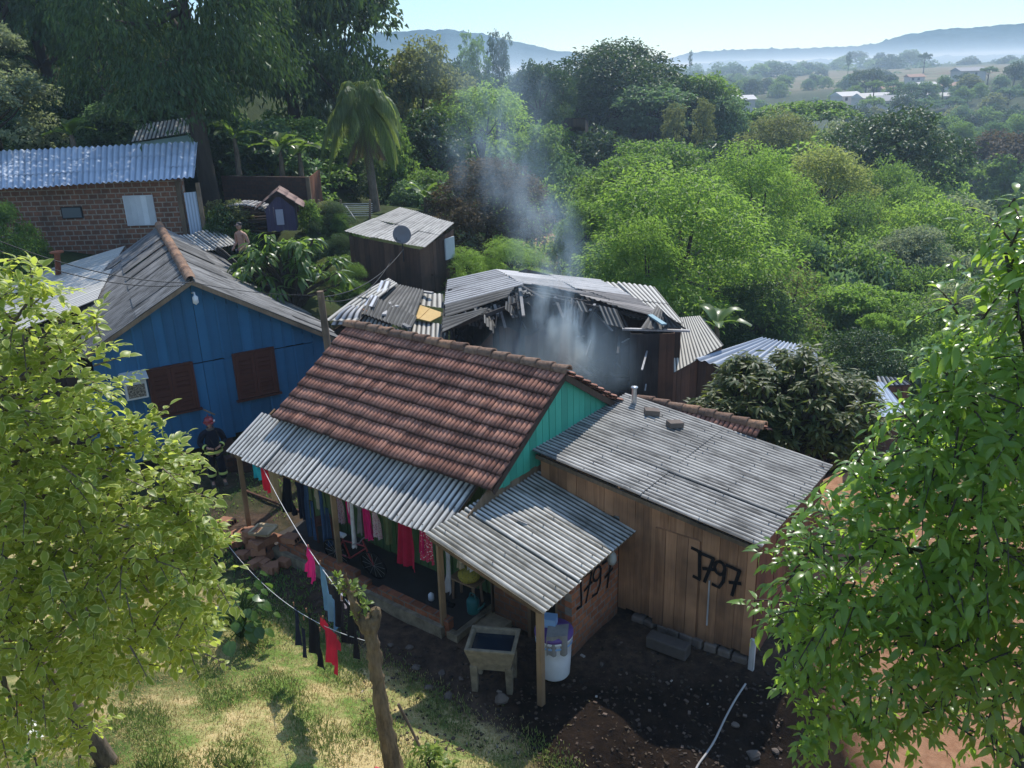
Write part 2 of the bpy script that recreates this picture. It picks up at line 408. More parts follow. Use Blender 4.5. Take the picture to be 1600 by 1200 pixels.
def leafcards(pos, axis, nrm, ln, wd, rv, fold=.25):
    """a pointed, slightly folded leaf of two quads at each position"""
    axis = unit(axis); side = unit(np.cross(axis, nrm)); nn = np.cross(side, axis)
    ln = ln[:, None]; wd = wd[:, None]
    p0 = pos; p3 = pos+axis*ln-nn*ln*.12
    mid = pos+axis*ln*.5+nn*0.04*ln
    l = mid+side*wd*.5+nn*fold*wd; r = mid-side*wd*.5+nn*fold*wd
    vs = np.stack([p0, l, p3, r], 1).reshape(-1, 3); n = len(pos)
    i = np.arange(n)*4; f = np.concatenate([np.stack([i, i+1, i+2], 1), np.stack([i, i+2, i+3], 1)])
    return vs, f, np.concatenate([rv, rv])
def blade(pos, axis, nrm, ln, wd, rv, droop=.5, rows=4, fold=.22):
    """a full leaf blade: rows of quads either side of a midrib, with droop; uv.x = distance from the midrib"""
    axis = unit(axis); side = unit(np.cross(axis, nrm)); nn = np.cross(side, axis); n = len(pos)
    ts = np.linspace(0, 1, rows+1); wp = np.sin(np.pi*np.clip(ts, 0, 1)**.8)**.8; wp[0] = .05; wp[-1] = 0.02
    R = []; UVs = []
    for t, wv in zip(ts, wp):
        c = pos+axis*(ln[:, None]*(t-.12*droop*t*t))+nn*(-droop*.5*ln[:, None]*t*t)
        w2 = (wd*.5*wv)[:, None]
        R += [c+side*w2+nn*fold*w2, c, c-side*w2+nn*fold*w2]; UVs += [(1, t), (0, t), (1, t)]
    k = len(R); vs = np.stack(R, 1).reshape(-1, 3); uv = np.tile(np.array(UVs), (n, 1))
    b = (np.arange(n)*k)[:, None]; fs = []
    for q in range(rows):
        o = q*3
        fs += [b+np.array([o, o+1, o+4, o+3]), b+np.array([o+1, o+2, o+5, o+4])]
    f = np.stack(fs, 1).reshape(-1, 4); return vs, f, np.repeat(rv, len(fs)), uv
def crown_mesh(name, lobes, n, leaf, seed, weep=0.0, spray=14, aspect=.5, flat=0.0, inner=.18, shell=.3, up=.75, gap=0.0):
    """lobes: (x, y, z, r) ; leaves sit in sprays on the shell of each lobe"""
    g = np.random.default_rng(seed); L = np.array(lobes, float); wgt = L[:, 3]**2; wgt = wgt/wgt.sum()
    ns = max(4, n//spray); li = g.choice(len(L), ns, p=wgt)
    d = unit(g.normal(size=(ns, 3))); d[:, 2] = np.where(d[:, 2] < -.35, -d[:, 2]*.6, d[:, 2]); d = unit(d)
    rr = np.where(g.random(ns) < inner*.7, g.random(ns)*.7, 1-shell*g.random(ns)**1.5)
    if gap:  # leave holes
        ph = np.sin(d*5+L[li, :3]*3).sum(1); keep = ph > -3*(1-gap*1.1)+0; rr = np.where(keep, rr, rr*.5)
    sq = np.array([1, 1, 1-flat])
    c = L[li, :3]+d*(L[li, 3]*rr)[:, None]*sq
    lob_t = g.random(len(L)); tint = .4*lob_t[li]+.35*g.random(ns)
    sp = L[li, 3]*.15
    idx = np.repeat(np.arange(ns), spray); N_ = len(idx)
    off = g.normal(size=(N_, 3))*sp[idx][:, None]*np.array([1, 1, .55])
    if weep: off[:, 2] -= np.abs(g.normal(size=N_))*sp[idx]*weep
    pos = c[idx]+off; out = unit(d[idx]+.5*g.normal(size=(N_, 3)))
    axis = unit(out*np.array([1, 1, .4])+g.normal(size=(N_, 3))*.5+np.array([0, 0, -.35-weep*.8]))
    nrm = unit(out*.5+g.normal(size=(N_, 3))*.55+np.array([0, 0, up]))
    ln = leaf*g.uniform(.65, 1.35, N_); rv = np.clip(tint[idx]+.3*g.random(N_), 0, 1)
    vs, f, rv2 = leafcards(pos, axis, nrm, ln, ln*aspect, rv); return nmesh(name, vs, f, rv2)
def trunk_mesh(name, h, r, lobes, seed, lean=0.0, nl=6, base=-.15, fork=.45):
    g = random.Random(seed); mb = MB(); top = V((lean, 0, h))
    pts = [V((0, 0, base))]+[V((lean*t*t+g.uniform(-.02, .02)*h, g.uniform(-.02, .02)*h, h*t)) for t in (.15, .4, .7, 1)]
    pts[1] = V((0, 0, h*.08)); mb.tube(pts, [r*1.5, r*1.1, r*.9, r*.7, r*.45], 9, .5)
    for (x, y, z, q) in g.sample(list(lobes), min(nl, len(lobes))):
        t = g.uniform(fork, .95); s = V((lean*t*t, 0, h*t)); e = V((x, y, z)); m_ = s.lerp(e, .5)+V((0, 0, -.04*h))
        mb.tube([s, m_, e], [r*.42, r*.28, r*.1], 6, .5)
    return mb
def lobeset(kind, seed):
    g = random.Random(seed); o = []
    if kind == 'broad':
        for i in range(13):
            a = i*2.4+g.uniform(-.4, .4); q = math.sqrt((i+.5)/13)*.34; z = .62+.22*(1-(q/.34)**2)+g.uniform(-.07, .05)
            o.append((q*math.cos(a), q*math.sin(a), z, g.uniform(.13, .2)))
        for i in range(6):
            a = i*1.05+g.uniform(-.3, .3); o.append((.33*math.cos(a), .33*math.sin(a), g.uniform(.38, .52), g.uniform(.1, .16)))
    elif kind == 'dome':
        for i in range(16):
            a = i*2.4+g.uniform(-.4, .4); q = math.sqrt((i+.5)/16)*.38; z = .25+.5*(1-(q/.4)**2)+g.uniform(-.06, .06)
            o.append((q*math.cos(a), q*math.sin(a), z, g.uniform(.13, .21)))
        for i in range(8):
            a = i*.8+g.uniform(-.3, .3); o.append((.36*math.cos(a), .36*math.sin(a), g.uniform(.08, .3), g.uniform(.12, .18)))
    elif kind == 'tall':
        for i in range(14):
            a = i*2.4; z = .3+.62*i/13; q = .17*(1.15-abs(z-.6)); o.append((q*math.cos(a), q*math.sin(a), z, g.uniform(.08, .14)*(1.2-.5*abs(z-.6))))
    elif kind == 'umbrella':
        for i in range(15):
            a = i*2.4+g.uniform(-.3, .3); q = math.sqrt((i+.3)/15)*.42
            o.append((q*math.cos(a), q*math.sin(a), .78-.18*(q/.42)**2+g.uniform(-.05, .05), g.uniform(.09, .14)))
    elif kind == 'weep':
        for i in range(15):
            a = i*2.4+g.uniform(-.4, .4); z = .4+.5*i/14; q = .3*math.sqrt(max(.05, 1-((z-.5)/.55)**2))*g.uniform(.6, 1.1)
            o.append((q*math.cos(a), q*math.sin(a), z, g.uniform(.11, .18)))
    return o
def proto_tree(kind, n, leaf, seed, sh, weep=0, spray=14, aspect=.5, flat=.15, tr=.03, th=.6, gap=0, inner=.18, asp=1.0):
    """a unit tree: crown about 1 wide and 1 high; returns (crown mesh, trunk mesh)"""
    lo = lobeset(kind, seed); lo = [(x, y, z*asp, r) for x, y, z, r in lo]
    cm = crown_mesh('crown_'+sh, lo, n, leaf, seed, weep, spray, aspect, flat, inner, gap=gap)
    mb = trunk_mesh('trunk', th*asp, tr, lo, seed); return cm, mb
PROTO = {}
def get_proto(key):
    if key in PROTO: return PROTO[key]
    P = dict(
        broad_f=lambda: proto_tree('broad', 15000, 0.0276, 21, 'a', spray=12), broad_m=lambda: proto_tree('broad', 8000, 0.0391, 22, 'b', spray=12),
        broad_c=lambda: proto_tree('broad', 3600, 0.0575, 23, 'c', spray=10),
        dome_f=lambda: proto_tree('dome', 18000, 0.0264, 31, 'd', spray=12, th=.45), dome_m=lambda: proto_tree('dome', 9000, 0.0391, 32, 'e', spray=12, th=.45),
        dome_c=lambda: proto_tree('dome', 3800, 0.0598, 33, 'f', spray=10, th=.45),
        tall_m=lambda: proto_tree('tall', 5000, 0.0299, 41, 'g', spray=16, tr=.018, th=.85), tall_c=lambda: proto_tree('tall', 2600, 0.0414, 42, 'h', spray=12, tr=.018, th=.85),
        umb_m=lambda: proto_tree('umbrella', 7000, 0.0322, 51, 'i', flat=.5, spray=14, th=.68), umb_c=lambda: proto_tree('umbrella', 3200, 0.0483, 52, 'j', flat=.5, th=.68),
        weep_f=lambda: proto_tree('weep', 20000, 0.0210, 61, 'k', weep=1.6, aspect=.32, spray=18, th=.8, tr=.028, inner=.1), weep_m=lambda: proto_tree('weep', 9000, 0.0315, 62, 'l', weep=1.4, aspect=.36, spray=14, th=.75),
        fine_f=lambda: proto_tree('dome', 20000, 0.0230, 71, 'm', spray=9, aspect=.36, th=.45, inner=.12), fine_m=lambda: proto_tree('broad', 10000, 0.0276, 72, 'n', spray=10, aspect=.4),
        bare=lambda: proto_tree('dome', 1500, 0.0230, 81, 'o', spray=6, aspect=.3, th=.5))
    cm, mb = P[key](); me_t = mb; PROTO[key] = [cm, mb, None]; return PROTO[key]
def tree(key, leafmat, barkmat, loc, width, height, label, group=None, name='tree', rz=None, cat='tree'):
    p = get_proto(key)
    root = thing(name, label, cat, loc, rnd.uniform(0, 6.28) if rz is None else rz, group)
    root.scale = (width, width, height)
    if p[2] is None:
        o = p[1].build('trunk', barkmat, root); p[2] = o.data
    else: o = link('trunk', p[2], root)
    c = link('crown', p[0], root)
    for q, mt in ((o, barkmat), (c, leafmat)):
        if not q.data.materials: q.data.materials.append(mt)
        q.material_slots[0].link = 'OBJECT'; q.material_slots[0].material = mt
    return root
# ------------------------------------------------------------------ shared materials
FIB_AWN = m_fibro('fibre cement awning', (.52, .49, .44), (.70, .67, .61), amount=.5)
FIB_SHED = m_fibro('fibre cement shed', (.38, .36, .32), (.58, .55, .50), amount=.7)
FIB_SINK = m_fibro('fibre cement porch', (.44, .42, .37), (.66, .63, .57), stain=(.05, .045, .03), amount=.66)
FIB_BLUE = m_fibro('fibre cement blue house', (.15, .145, .138), (.31, .30, .285), amount=.75, rough=1.05)
FIB_LIGHT = m_fibro('fibre cement light', (.42, .4, .35), (.58, .55, .49), amount=.3)
FIB_WEATH = m_fibro('weathered roof', (.25, .24, .22), (.46, .44, .40), amount=.6, wavy=.35)
FIB_DARK = m_fibro('fibre cement dark', (.09, .085, .075), (.2, .19, .17), amount=.8)
FIB_BURN = m_fibro('fibre cement scorched', (.36, .35, .34), (.58, .56, .54), stain=(.06, .055, .05), amount=.5)
FIB_CREAM = m_fibro('fibre cement cream', (.5, .45, .36), (.6, .56, .47), amount=.1, spots=False)
MET_BLUE = m_metal('galvanised roof', (.36, .43, .52), (.50, .57, .66), rough=.5)
MET_GREY = m_metal('grey roof sheet', (.22, .25, .3), (.4, .44, .5), rough=.4)
BOLT = m_plain('bolt', (.05, .045, .04))
SUNWOOD = m_wood('grey porch wood', (.12, .085, .055), (.28, .2, .13), dirtlo=.3)
POSTWOOD = m_wood('post wood', (.16, .1, .055), (.34, .22, .12), dirtlo=.4)
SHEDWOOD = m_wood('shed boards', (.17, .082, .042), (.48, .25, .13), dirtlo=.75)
REDWOOD = m_wood('reddish boards', (.12, .05, .03), (.26, .11, .06), dirtlo=.4)
DARKWOOD = m_wood('dark boards', (.035, .024, .02), (.1, .065, .045), dirtlo=.3)
BROWNWOOD = m_wood('brown boards', (.06, .035, .025), (.15, .085, .055), dirtlo=.3)
CHAR = m_wood('charred boards', (.012, .012, .013), (.075, .066, .06), dirt=(.008, .008, .009))
ASHWOOD = m_wood('ash grey lath', (.2, .19, .18), (.5, .48, .46), dirt=(.05, .05, .05))
BLUE = m_paint('blue paint', (.024, .118, .235), (.03, .08, .13), wornamt=.25)
TEAL = m_paint('teal paint', (.05, .34, .235), (.12, .3, .23), wornamt=.35)
GREEN = m_paint('green paint', (.085, .15, .055), (.1, .13, .08), wornamt=.3)
SHUT = m_paint('brown shutter', (.075, .024, .016), (.05, .03, .025), wornamt=.3)
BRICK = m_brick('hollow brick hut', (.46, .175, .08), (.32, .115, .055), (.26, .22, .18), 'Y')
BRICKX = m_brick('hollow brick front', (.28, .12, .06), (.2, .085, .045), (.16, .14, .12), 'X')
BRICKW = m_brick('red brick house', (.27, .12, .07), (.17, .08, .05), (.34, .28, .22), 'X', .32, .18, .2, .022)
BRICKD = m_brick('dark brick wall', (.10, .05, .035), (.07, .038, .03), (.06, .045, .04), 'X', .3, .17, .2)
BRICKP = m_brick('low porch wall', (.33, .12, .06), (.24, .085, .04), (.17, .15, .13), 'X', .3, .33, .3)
CONC = m_plain('old concrete', (.25, .205, .14), .9, .2, .75, 7)
CONCD = m_plain('dark concrete', (.045, .038, .032), .8, .3, .3, 3)
STONE = m_plain('stone', (.15, .12, .1), .95, .2, .35, 9)
LOOSEB = m_plain('loose brick', (.30, .145, .085), .9, .2, .35, 14)
BLACK = m_plain('black paint', (.006, .006, .006), .8, .2, .1)
def m_spray():
    k = N('sprayed paint'); c = k.coord(); n = k.noise(c, 45, 4, .7); x, y, z = k.sep(c)
    k.pbr(k.mix(k.math('MULTIPLY', k.math('SUBTRACT', n, .58, clamp=True), 5, clamp=True), (.009, .008, .008), (.10, .055, .034)), .85, .15); return k.m
SPRAY = m_spray()
SOOT = m_plain('soot iron', (.02, .02, .022), .6, .3, .3)
GALV = m_plain('galvanised pipe', (.5, .5, .5), .35, .5, .2, 5, .7)
RUSTP = m_plain('rusty pipe', (.2, .07, .035), .8, .3, .3)
WHITEP = m_plain('white plastic', (.72, .72, .72), .4, .4, .12)
PURPLE = m_plain('purple plastic', (.12, .06, .22), .45, .4, .1)
WIRE = m_plain('wire', (.03, .03, .03), .6)
ROPE = m_plain('white line', (.6, .58, .56), .7)
def m_tile():
    k = N('clay tiles'); r = k.attr(); c = k.coord(); n1 = k.noise(c, 55, 4, .7); n2 = k.noise(c, 1.3, 4, .6); uv = k.sep(k.coord('UV')); h = k.sep(k.n('UVMap', uv_map='wave').outputs[0])[0]
    col = k.ramp(r, [(0, (.24, .105, .070)), (.35, (.33, .15, .10)), (.75, (.40, .19, .13)), (.95, (.43, .21, .145)), (1, (.47, .22, .14))])
    col = k.mix(k.math('MULTIPLY', k.math('SUBTRACT', n1, .56, clamp=True), 3.0, clamp=True), col, (.05, .036, .03))
    col = k.mix(k.math('MULTIPLY', k.math('SUBTRACT', n2, .48, clamp=True), 1.6, clamp=True), col, (.10, .058, .043))
    lic = k.math('MULTIPLY', k.math('SUBTRACT', k.noise(c, 60, 2), .66, clamp=True), 9, clamp=True)
    col = k.mix(k.math('MULTIPLY', lic, .22), col, (.36, .30, .24))
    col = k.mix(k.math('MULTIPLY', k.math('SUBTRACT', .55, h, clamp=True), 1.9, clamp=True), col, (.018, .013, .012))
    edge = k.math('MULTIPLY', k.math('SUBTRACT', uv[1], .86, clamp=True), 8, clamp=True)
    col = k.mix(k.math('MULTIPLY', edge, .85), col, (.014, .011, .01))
    k.pbr(col, .82, .22, k.bump(n1, .4, .01)); return k.m
TILE = m_tile()
def m_cap():
    k = N('ridge tiles'); r = k.attr(); c = k.coord(); n1 = k.noise(c, 14, 5, .7)
    col = k.ramp(r, [(0, (.16, .09, .06)), (.5, (.24, .15, .1)), (1, (.34, .19, .11))])
    col = k.mix(k.math('MULTIPLY', k.math('SUBTRACT', n1, .47, clamp=True), 4, clamp=True), col, (.05, .04, .033))
    col = k.mix(k.math('MULTIPLY', k.math('SUBTRACT', k.noise(c, 40, 2), .6, clamp=True), 4, clamp=True), col, (.4, .36, .31))
    k.pbr(col, .9, .2, k.bump(n1, .4, .01)); return k.m
CAPT = m_cap()

# ------------------------------------------------------------------ terrain
HX, HY, YAW = -1.333, 12.578, math.radians(-37.906)
def W(u, v, z=0.0):
    c, s = math.cos(YAW), math.sin(YAW); return V((HX+u*c-v*s, HY+u*s+v*c, z))
CP = []   # (x, y, z, radius)
def cp(x, y, z, r=6): CP.append((x, y, z, r))
for u in (-6, -3, 0, 3, 5):
    for v in (-.5, 2, 5): p = W(u, v); cp(p.x, p.y, 0, 3)
for q in ((-8, 17.5, 0), (-7, 19, 0), (-11, 19, .2), (-13, 24, 1.8), (-3, 21, .6), (2, 21.5, .8), (4.5, 21, .5), (3, 26, .6), (-1, 25.5, .8), (-8, 27, 3.0), (-4, 29, 2.4), (-13, 29, 3.7), (-18, 29, 4), (-12, 36, 4.2), (-7, 34, 4.3),
          (-6, 38, 3.9), (-20, 40, 6), (-30, 45, 9), (-14, 46, 6), (-4, 46, 3.5), (-45, 60, 16), (-25, 70, 12), (-60, 100, 24), (-5, 70, 2),
          (7, 17, -.2), (6, 22, -.8), (10, 22, -1.6), (11, 14, -1.0), (8, 26, -1.8), (1, 33, -1.5), (4, 36, -3), (2.6, 55, -1.6), (2.6, 61, -1.4), (10, 32, -4), (16, 26, -4), (15, 40, -7), (25, 35, -9), (0, 45, -3),
          (8, 60, -7), (30, 60, -13), (50, 60, -15), (10, 90, -7), (40, 100, -16), (70, 110, -20), (0, 110, -5), (-20, 120, 2), (30, 150, -14), (100, 180, -22), (60, 200, -18), (10, 180, -8), (-40, 200, 5),
          (140, 300, -9), (220, 320, 2), (100, 330, -10), (50, 300, -12), (0, 320, -10), (150, 420, -2), (90, 430, -4), (210, 440, 1), (290, 460, 4), (40, 450, -6), (150, 600, 1), (300, 650, 4), (0, 650, -4), (-150, 400, 25), (-200, 700, 20), (500, 600, 8),
          (7, 9, -.6), (4.5, 10, -.5), (3.4, 8, -1.2), (1.9, 8.9, -.8), (1.2, 8, -.6), (20, 8, -2), (40, 20, -8)):
    cp(*q, r=max(3, .16*math.hypot(q[0], q[1])))
CPA = np.array(CP)
def hterrain(x, y):
    x = np.atleast_1d(np.asarray(x, float)); y = np.atleast_1d(np.asarray(y, float))
    d2 = (x[:, None]-CPA[None, :, 0])**2+(y[:, None]-CPA[None, :, 1])**2
    dd = np.sqrt(x*x+y*y)
    wgt = 1/(d2/(CPA[None, :, 3]**2)+.02)**2.2
    z = (wgt*CPA[None, :, 2]).sum(1)/wgt.sum(1)
    far = np.clip((dd-900)/1500, 0, 1); z = z*(1-far)+0*far
    # the bank that climbs toward the street where the camera stands
    t = np.clip((9.9+.45*np.clip(.35-x, -2, 4.5)-y)/2.6, 0, 3)
    side = 1/(1+np.exp((x-1.3)*2.2))*.78+.22
    bank = t*side
    z = z+np.where(y < 13, bank, 0)*np.clip((14-np.abs(x))/5, 0, 1)
    near = np.clip(1-dd/60, 0, 1)
    z = z+near*(.03*np.sin(x*3.1+y*1.3)+.025*np.sin(x*1.7-y*4.1)+.012*np.sin(x*9+1)*np.sin(y*8))
    return z
def hz(x, y): return float(hterrain(x, y)[0])
def m_ground():
    k = N('earth and grass'); c = k.coord('Object'); x, y, z = k.sep(c)
    n1 = k.noise(c, .55, 6, .65); n2 = k.noise(c, 4.5, 6, .7); n3 = k.noise(c, 38, 4, .7)
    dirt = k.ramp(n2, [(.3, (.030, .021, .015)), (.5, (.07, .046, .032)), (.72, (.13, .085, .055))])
    dk = k.math('MULTIPLY', k.math('MULTIPLY', k.math('ADD', x, .5), 2.0, clamp=True), k.math('SUBTRACT', 12.0, y, clamp=True))  # yard zone by the shed: shade painted into the soil colour
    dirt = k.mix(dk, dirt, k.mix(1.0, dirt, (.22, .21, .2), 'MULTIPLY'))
    red = k.ramp(n2, [(.3, (.24, .115, .06)), (.7, (.40, .22, .125))])
    dry = k.ramp(n3, [(.3, (.34, .25, .10)), (.7, (.62, .50, .26))])
    grn = k.ramp(n3, [(.3, (.085, .14, .028)), (.7, (.20, .28, .065))])
    grass = k.mix(k.math('MULTIPLY', k.math('SUBTRACT', k.math('ADD', n1, k.math('MULTIPLY', n2, .35)), .60, clamp=True), 7, clamp=True), dry, grn)
    # grass on the bank, earth in the yard, undergrowth green further off, red earth by the sheds
    edge = k.math('ADD', y, k.math('MULTIPLY', k.math('SUBTRACT', n2, .5), 1.2))
    onb = k.math('MULTIPLY', k.math('SUBTRACT', k.math('MULTIPLY_ADD', x, -.8, 10.15), edge), 2.2, clamp=True)
    rx = k.math('MULTIPLY', k.math('SUBTRACT', .65, k.math('ADD', x, k.math('MULTIPLY', n1, .8))), 1.6, clamp=True)
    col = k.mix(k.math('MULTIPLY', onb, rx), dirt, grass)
    lx = k.math('MULTIPLY', k.math('SUBTRACT', x, 4.9), 1.5, clamp=True); col = k.mix(lx, col, red)
    lft = k.math('MULTIPLY', k.math('MULTIPLY', k.math('SUBTRACT', -4.5, x), .8, clamp=True), k.math('MULTIPLY', k.math('SUBTRACT', n1, .38, clamp=True), 4, clamp=True)); col = k.mix(lft, col, (.03, .05, .015))
    far = k.math('MULTIPLY', k.math('SUBTRACT', y, 24), .5, clamp=True)
    und = k.ramp(n1, [(.3, (.02, .03, .01)), (.7, (.07, .09, .03))]); col = k.mix(far, col, und)
    # a bare red patch in the clearing behind the burnt house
    pd = k.vmath('DISTANCE', c, (1.6, 37.0, 0)); pd = k.math('SUBTRACT', 1.0, k.math('DIVIDE', k.vmath('LENGTH', k.vmath('MULTIPLY', k.vmath('SUBTRACT', c, (2.6, 57.5, 0.0)), (.36, .16, 0.0))), 1.0))
    col = k.mix(k.math('MULTIPLY', pd, 5, clamp=True), col, (.46, .25, .16))
    ff = k.math('MULTIPLY', k.math('SUBTRACT', y, 380), .02, clamp=True)
    strip = k.noise(k.mapping(c, (.006, .045, 0)), 3.0, 4, .6)
    fld = k.ramp(strip, [(.34, (.06, .10, .035)), (.42, (.12, .13, .06)), (.47, (.17, .10, .065)), (.52, (.10, .12, .05)), (.6, (.30, .24, .18)), (.63, (.07, .11, .04)), (.75, (.05, .09, .03))])
    col = k.mix(ff, col, fld)
    ff2 = k.math('MULTIPLY', k.math('SUBTRACT', y, 640), .01, clamp=True); col = k.mix(ff2, col, (.05, .075, .03))
    k.pbr(col, .95, .1, k.bump(k.math('ADD', n3, k.math('MULTIPLY', n2, 2.0)), .6, .03)); return k.m
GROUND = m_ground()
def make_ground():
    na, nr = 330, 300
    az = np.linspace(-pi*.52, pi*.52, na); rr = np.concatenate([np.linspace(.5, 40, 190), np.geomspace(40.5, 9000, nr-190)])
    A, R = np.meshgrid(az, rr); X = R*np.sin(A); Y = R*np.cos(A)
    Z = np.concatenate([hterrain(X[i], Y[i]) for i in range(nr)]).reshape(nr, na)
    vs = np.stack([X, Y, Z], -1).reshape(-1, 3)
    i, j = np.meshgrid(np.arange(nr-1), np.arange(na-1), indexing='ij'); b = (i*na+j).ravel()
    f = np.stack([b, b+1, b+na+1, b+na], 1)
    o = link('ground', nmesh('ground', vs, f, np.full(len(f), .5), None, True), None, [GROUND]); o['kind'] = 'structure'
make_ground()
def m_hill(name, ca, cb):
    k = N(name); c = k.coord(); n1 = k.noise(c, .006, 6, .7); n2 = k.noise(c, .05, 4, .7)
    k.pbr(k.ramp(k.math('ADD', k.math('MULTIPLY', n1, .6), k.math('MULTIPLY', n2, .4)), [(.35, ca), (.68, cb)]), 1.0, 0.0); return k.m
def hill(name, D, prof, depth, mat, seed, dz=0):
    """ridge line given by (px, py) of its skyline at distance D"""
    g = np.random.default_rng(seed); px = np.array([p[0] for p in prof], float); py = np.array([p[1] for p in prof], float)
    n = 260; xs = np.linspace(px[0], px[-1], n); ys = np.interp(xs, px, py)
    ys += np.convolve(g.normal(0, 1.3, n), np.ones(3)/3, 'same')
    P = []
    top = [aty(x, y, D) for x, y in zip(xs, ys)]
    rows = 16
    for r in range(-3, rows+1):
        t = r/rows; row = []
        for i, p in enumerate(top):
            q = abs(t); zz = p.z*(1-q**1.15)-40*q
            zz += (g.normal(0, 1)*D*.0009+math.sin(i*.21+r*1.7)*D*.002*q)*(1 if r else .35)
            row.append((p.x*(1-t*depth/D), D-t*depth, zz))
        P.append(row)
    mb = MB(); mb.grid(P, .5, 0, True); o = mb.build(name, mat); o['kind'] = 'structure'; return o
HILL = m_hill('haze tinted forested hill', (.05, .10, .13), (.10, .17, .21))  # bluish tone is distance haze painted into the forest colour
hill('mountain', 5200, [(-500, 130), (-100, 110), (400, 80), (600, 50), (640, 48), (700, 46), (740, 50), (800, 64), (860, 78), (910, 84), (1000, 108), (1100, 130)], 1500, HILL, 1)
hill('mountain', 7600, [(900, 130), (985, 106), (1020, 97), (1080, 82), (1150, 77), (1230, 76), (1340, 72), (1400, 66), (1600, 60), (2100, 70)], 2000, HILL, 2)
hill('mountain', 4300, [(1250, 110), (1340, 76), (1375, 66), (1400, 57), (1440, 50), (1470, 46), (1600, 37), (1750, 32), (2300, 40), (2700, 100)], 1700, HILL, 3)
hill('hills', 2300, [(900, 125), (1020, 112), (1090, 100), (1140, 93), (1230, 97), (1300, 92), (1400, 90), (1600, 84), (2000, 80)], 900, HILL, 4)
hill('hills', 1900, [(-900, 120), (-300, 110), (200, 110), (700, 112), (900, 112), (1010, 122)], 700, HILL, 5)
# ------------------------------------------------------------------ the tiled house
mh = thing('tiled_house', 'weathered tiled timber house with teal gable and corrugated awning over its laundry porch', 'house', (HX, HY, 0), YAW)
mb = MB()   # front porch wall and the rest of the body
planks(mb, (-5.35, 1.35), (.3, 1.35), .15, lambda t: 2.75, .22, batten=.045, seed=1)
mb.build('green_wall', GREEN, mh)
mb = MB()
planks(mb, (.3, .95), (.3, 5.5), 0, lambda t: 2.62, .24, seed=2)
planks(mb, (-5.35, 5.2), (-5.35, 1.35), .0, lambda t: 2.7, .24, seed=3); planks(mb, (.3, 5.2), (-5.35, 5.2), 0, lambda t: 2.7, .24, seed=4)
mb.build('side_wall', SUNWOOD, mh)
mb = MB()
zr, zt, vr, vt = 4.206, 2.732, 3.237, .87
def gz(v): return zr-.09-abs(v-vr)*(zr-zt)/(vr-vt)
planks(mb, (.34, vt+.28), (.34, vr), 2.55, lambda t: gz(vt+.28+(vr-vt-.28)*t), .2, gap=.012, seed=5)
planks(mb, (.34, vr), (.34, 2*vr-vt-.28), 2.55, lambda t: gz(vr+(vr-vt-.28)*t), .2, gap=.012, seed=6)
mb.build('gable_wall', TEAL, mh)
mb = MB()
A, B = (-5.54, vr, zr), (.5, vr, zr); C, D = (.5, vt, zt), (-5.54, vt, zt); C2, D2 = (.5, 2*vr-vt, zt), (-5.54, 2*vr-vt, zt)
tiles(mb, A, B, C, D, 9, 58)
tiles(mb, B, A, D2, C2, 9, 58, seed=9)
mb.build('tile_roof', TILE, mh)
mb = MB(); ridge_caps(mb, (-5.6, vr, zr+.05), (.52, vr, zr+.05), 17, .115); mb.build('ridge_cap', CAPT, mh)
mb = MB()
for v0, z0 in ((vt+.1, zt), (2*vr-vt-.1, zt)):
    mb.beam((.44, vr, zr-.11), (.44, v0, z0-.1), .03, .12); mb.beam((-5.45, vr, zr-.11), (-5.45, v0, z0-.1), .03, .12)
for v0 in (1.1, 2.2): mb.beam((-5.4, v0, gz(v0)-.06), (.45, v0, gz(v0)-.06), .06, .07)
mb.build('rafter', DARKWOOD, mh)
# back extension with its own strip of tiles
mb = MB(); tiles(mb, (.55, 6.0, 2.75), (3.3, 6.0, 2.75), (3.3, 5.25, 2.3), (.55, 5.25, 2.3), 3, 26, seed=14)
tiles(mb, (3.3, 6.0, 2.75), (.55, 6.0, 2.75), (.55, 7.2, 2.1), (3.3, 7.2, 2.1), 4, 26, seed=15); mb.build('extension_roof', TILE, mh)
mb = MB(); ridge_caps(mb, (.5, 6.0, 2.79), (3.35, 6.0, 2.79), 8, .11, 4)
mb.build('extension_ridge', CAPT, mh)
mb = MB(); planks(mb, (.4, 7.0), (3.2, 7.0), 0, lambda t: 2.1, .22, seed=7); planks(mb, (3.2, 5.75), (3.2, 7.0), 0, lambda t: 2.2, .22, seed=8); mb.build('extension_wall', BROWNWOOD, mh)
# awning
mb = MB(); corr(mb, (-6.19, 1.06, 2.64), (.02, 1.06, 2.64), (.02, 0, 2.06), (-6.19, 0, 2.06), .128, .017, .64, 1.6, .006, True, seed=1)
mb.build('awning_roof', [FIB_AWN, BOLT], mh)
mb = MB(); mb.beam((-6.1, .12, 2.02), (-.02, .12, 2.02), .06, .08); mb.beam((-6.1, .85, 2.42), (-.02, .85, 2.42), .06, .07)
for i in range(8): mb.beam((-6.0+i*.85, .05, 2.0), (-6.0+i*.85, 1.3, 2.66), .05, .06)
mb.build('awning_frame', POSTWOOD, mh)
for (u, v, s) in ((-5.95, .16, .0), (-2.92, .13, .0), (-.1, .06, .0)):
    mb = MB(); mb.beam((u, v, 0), (u+.01, v+.02, 2.0), .1, .1); mb.build('awning_post', POSTWOOD, mh, .008)
mb = MB(); planks(mb, (.32, .2), (.32, 1.0), 2.0, lambda t: 2.3+.38*t, .2, seed=9); mb.build('side_boards', SUNWOOD, mh)
mb = MB(); mb.box((-2.6, .72, .05), (5.5, 1.2, .2), r=.3); mb.build('porch_floor', CONCD, mh)
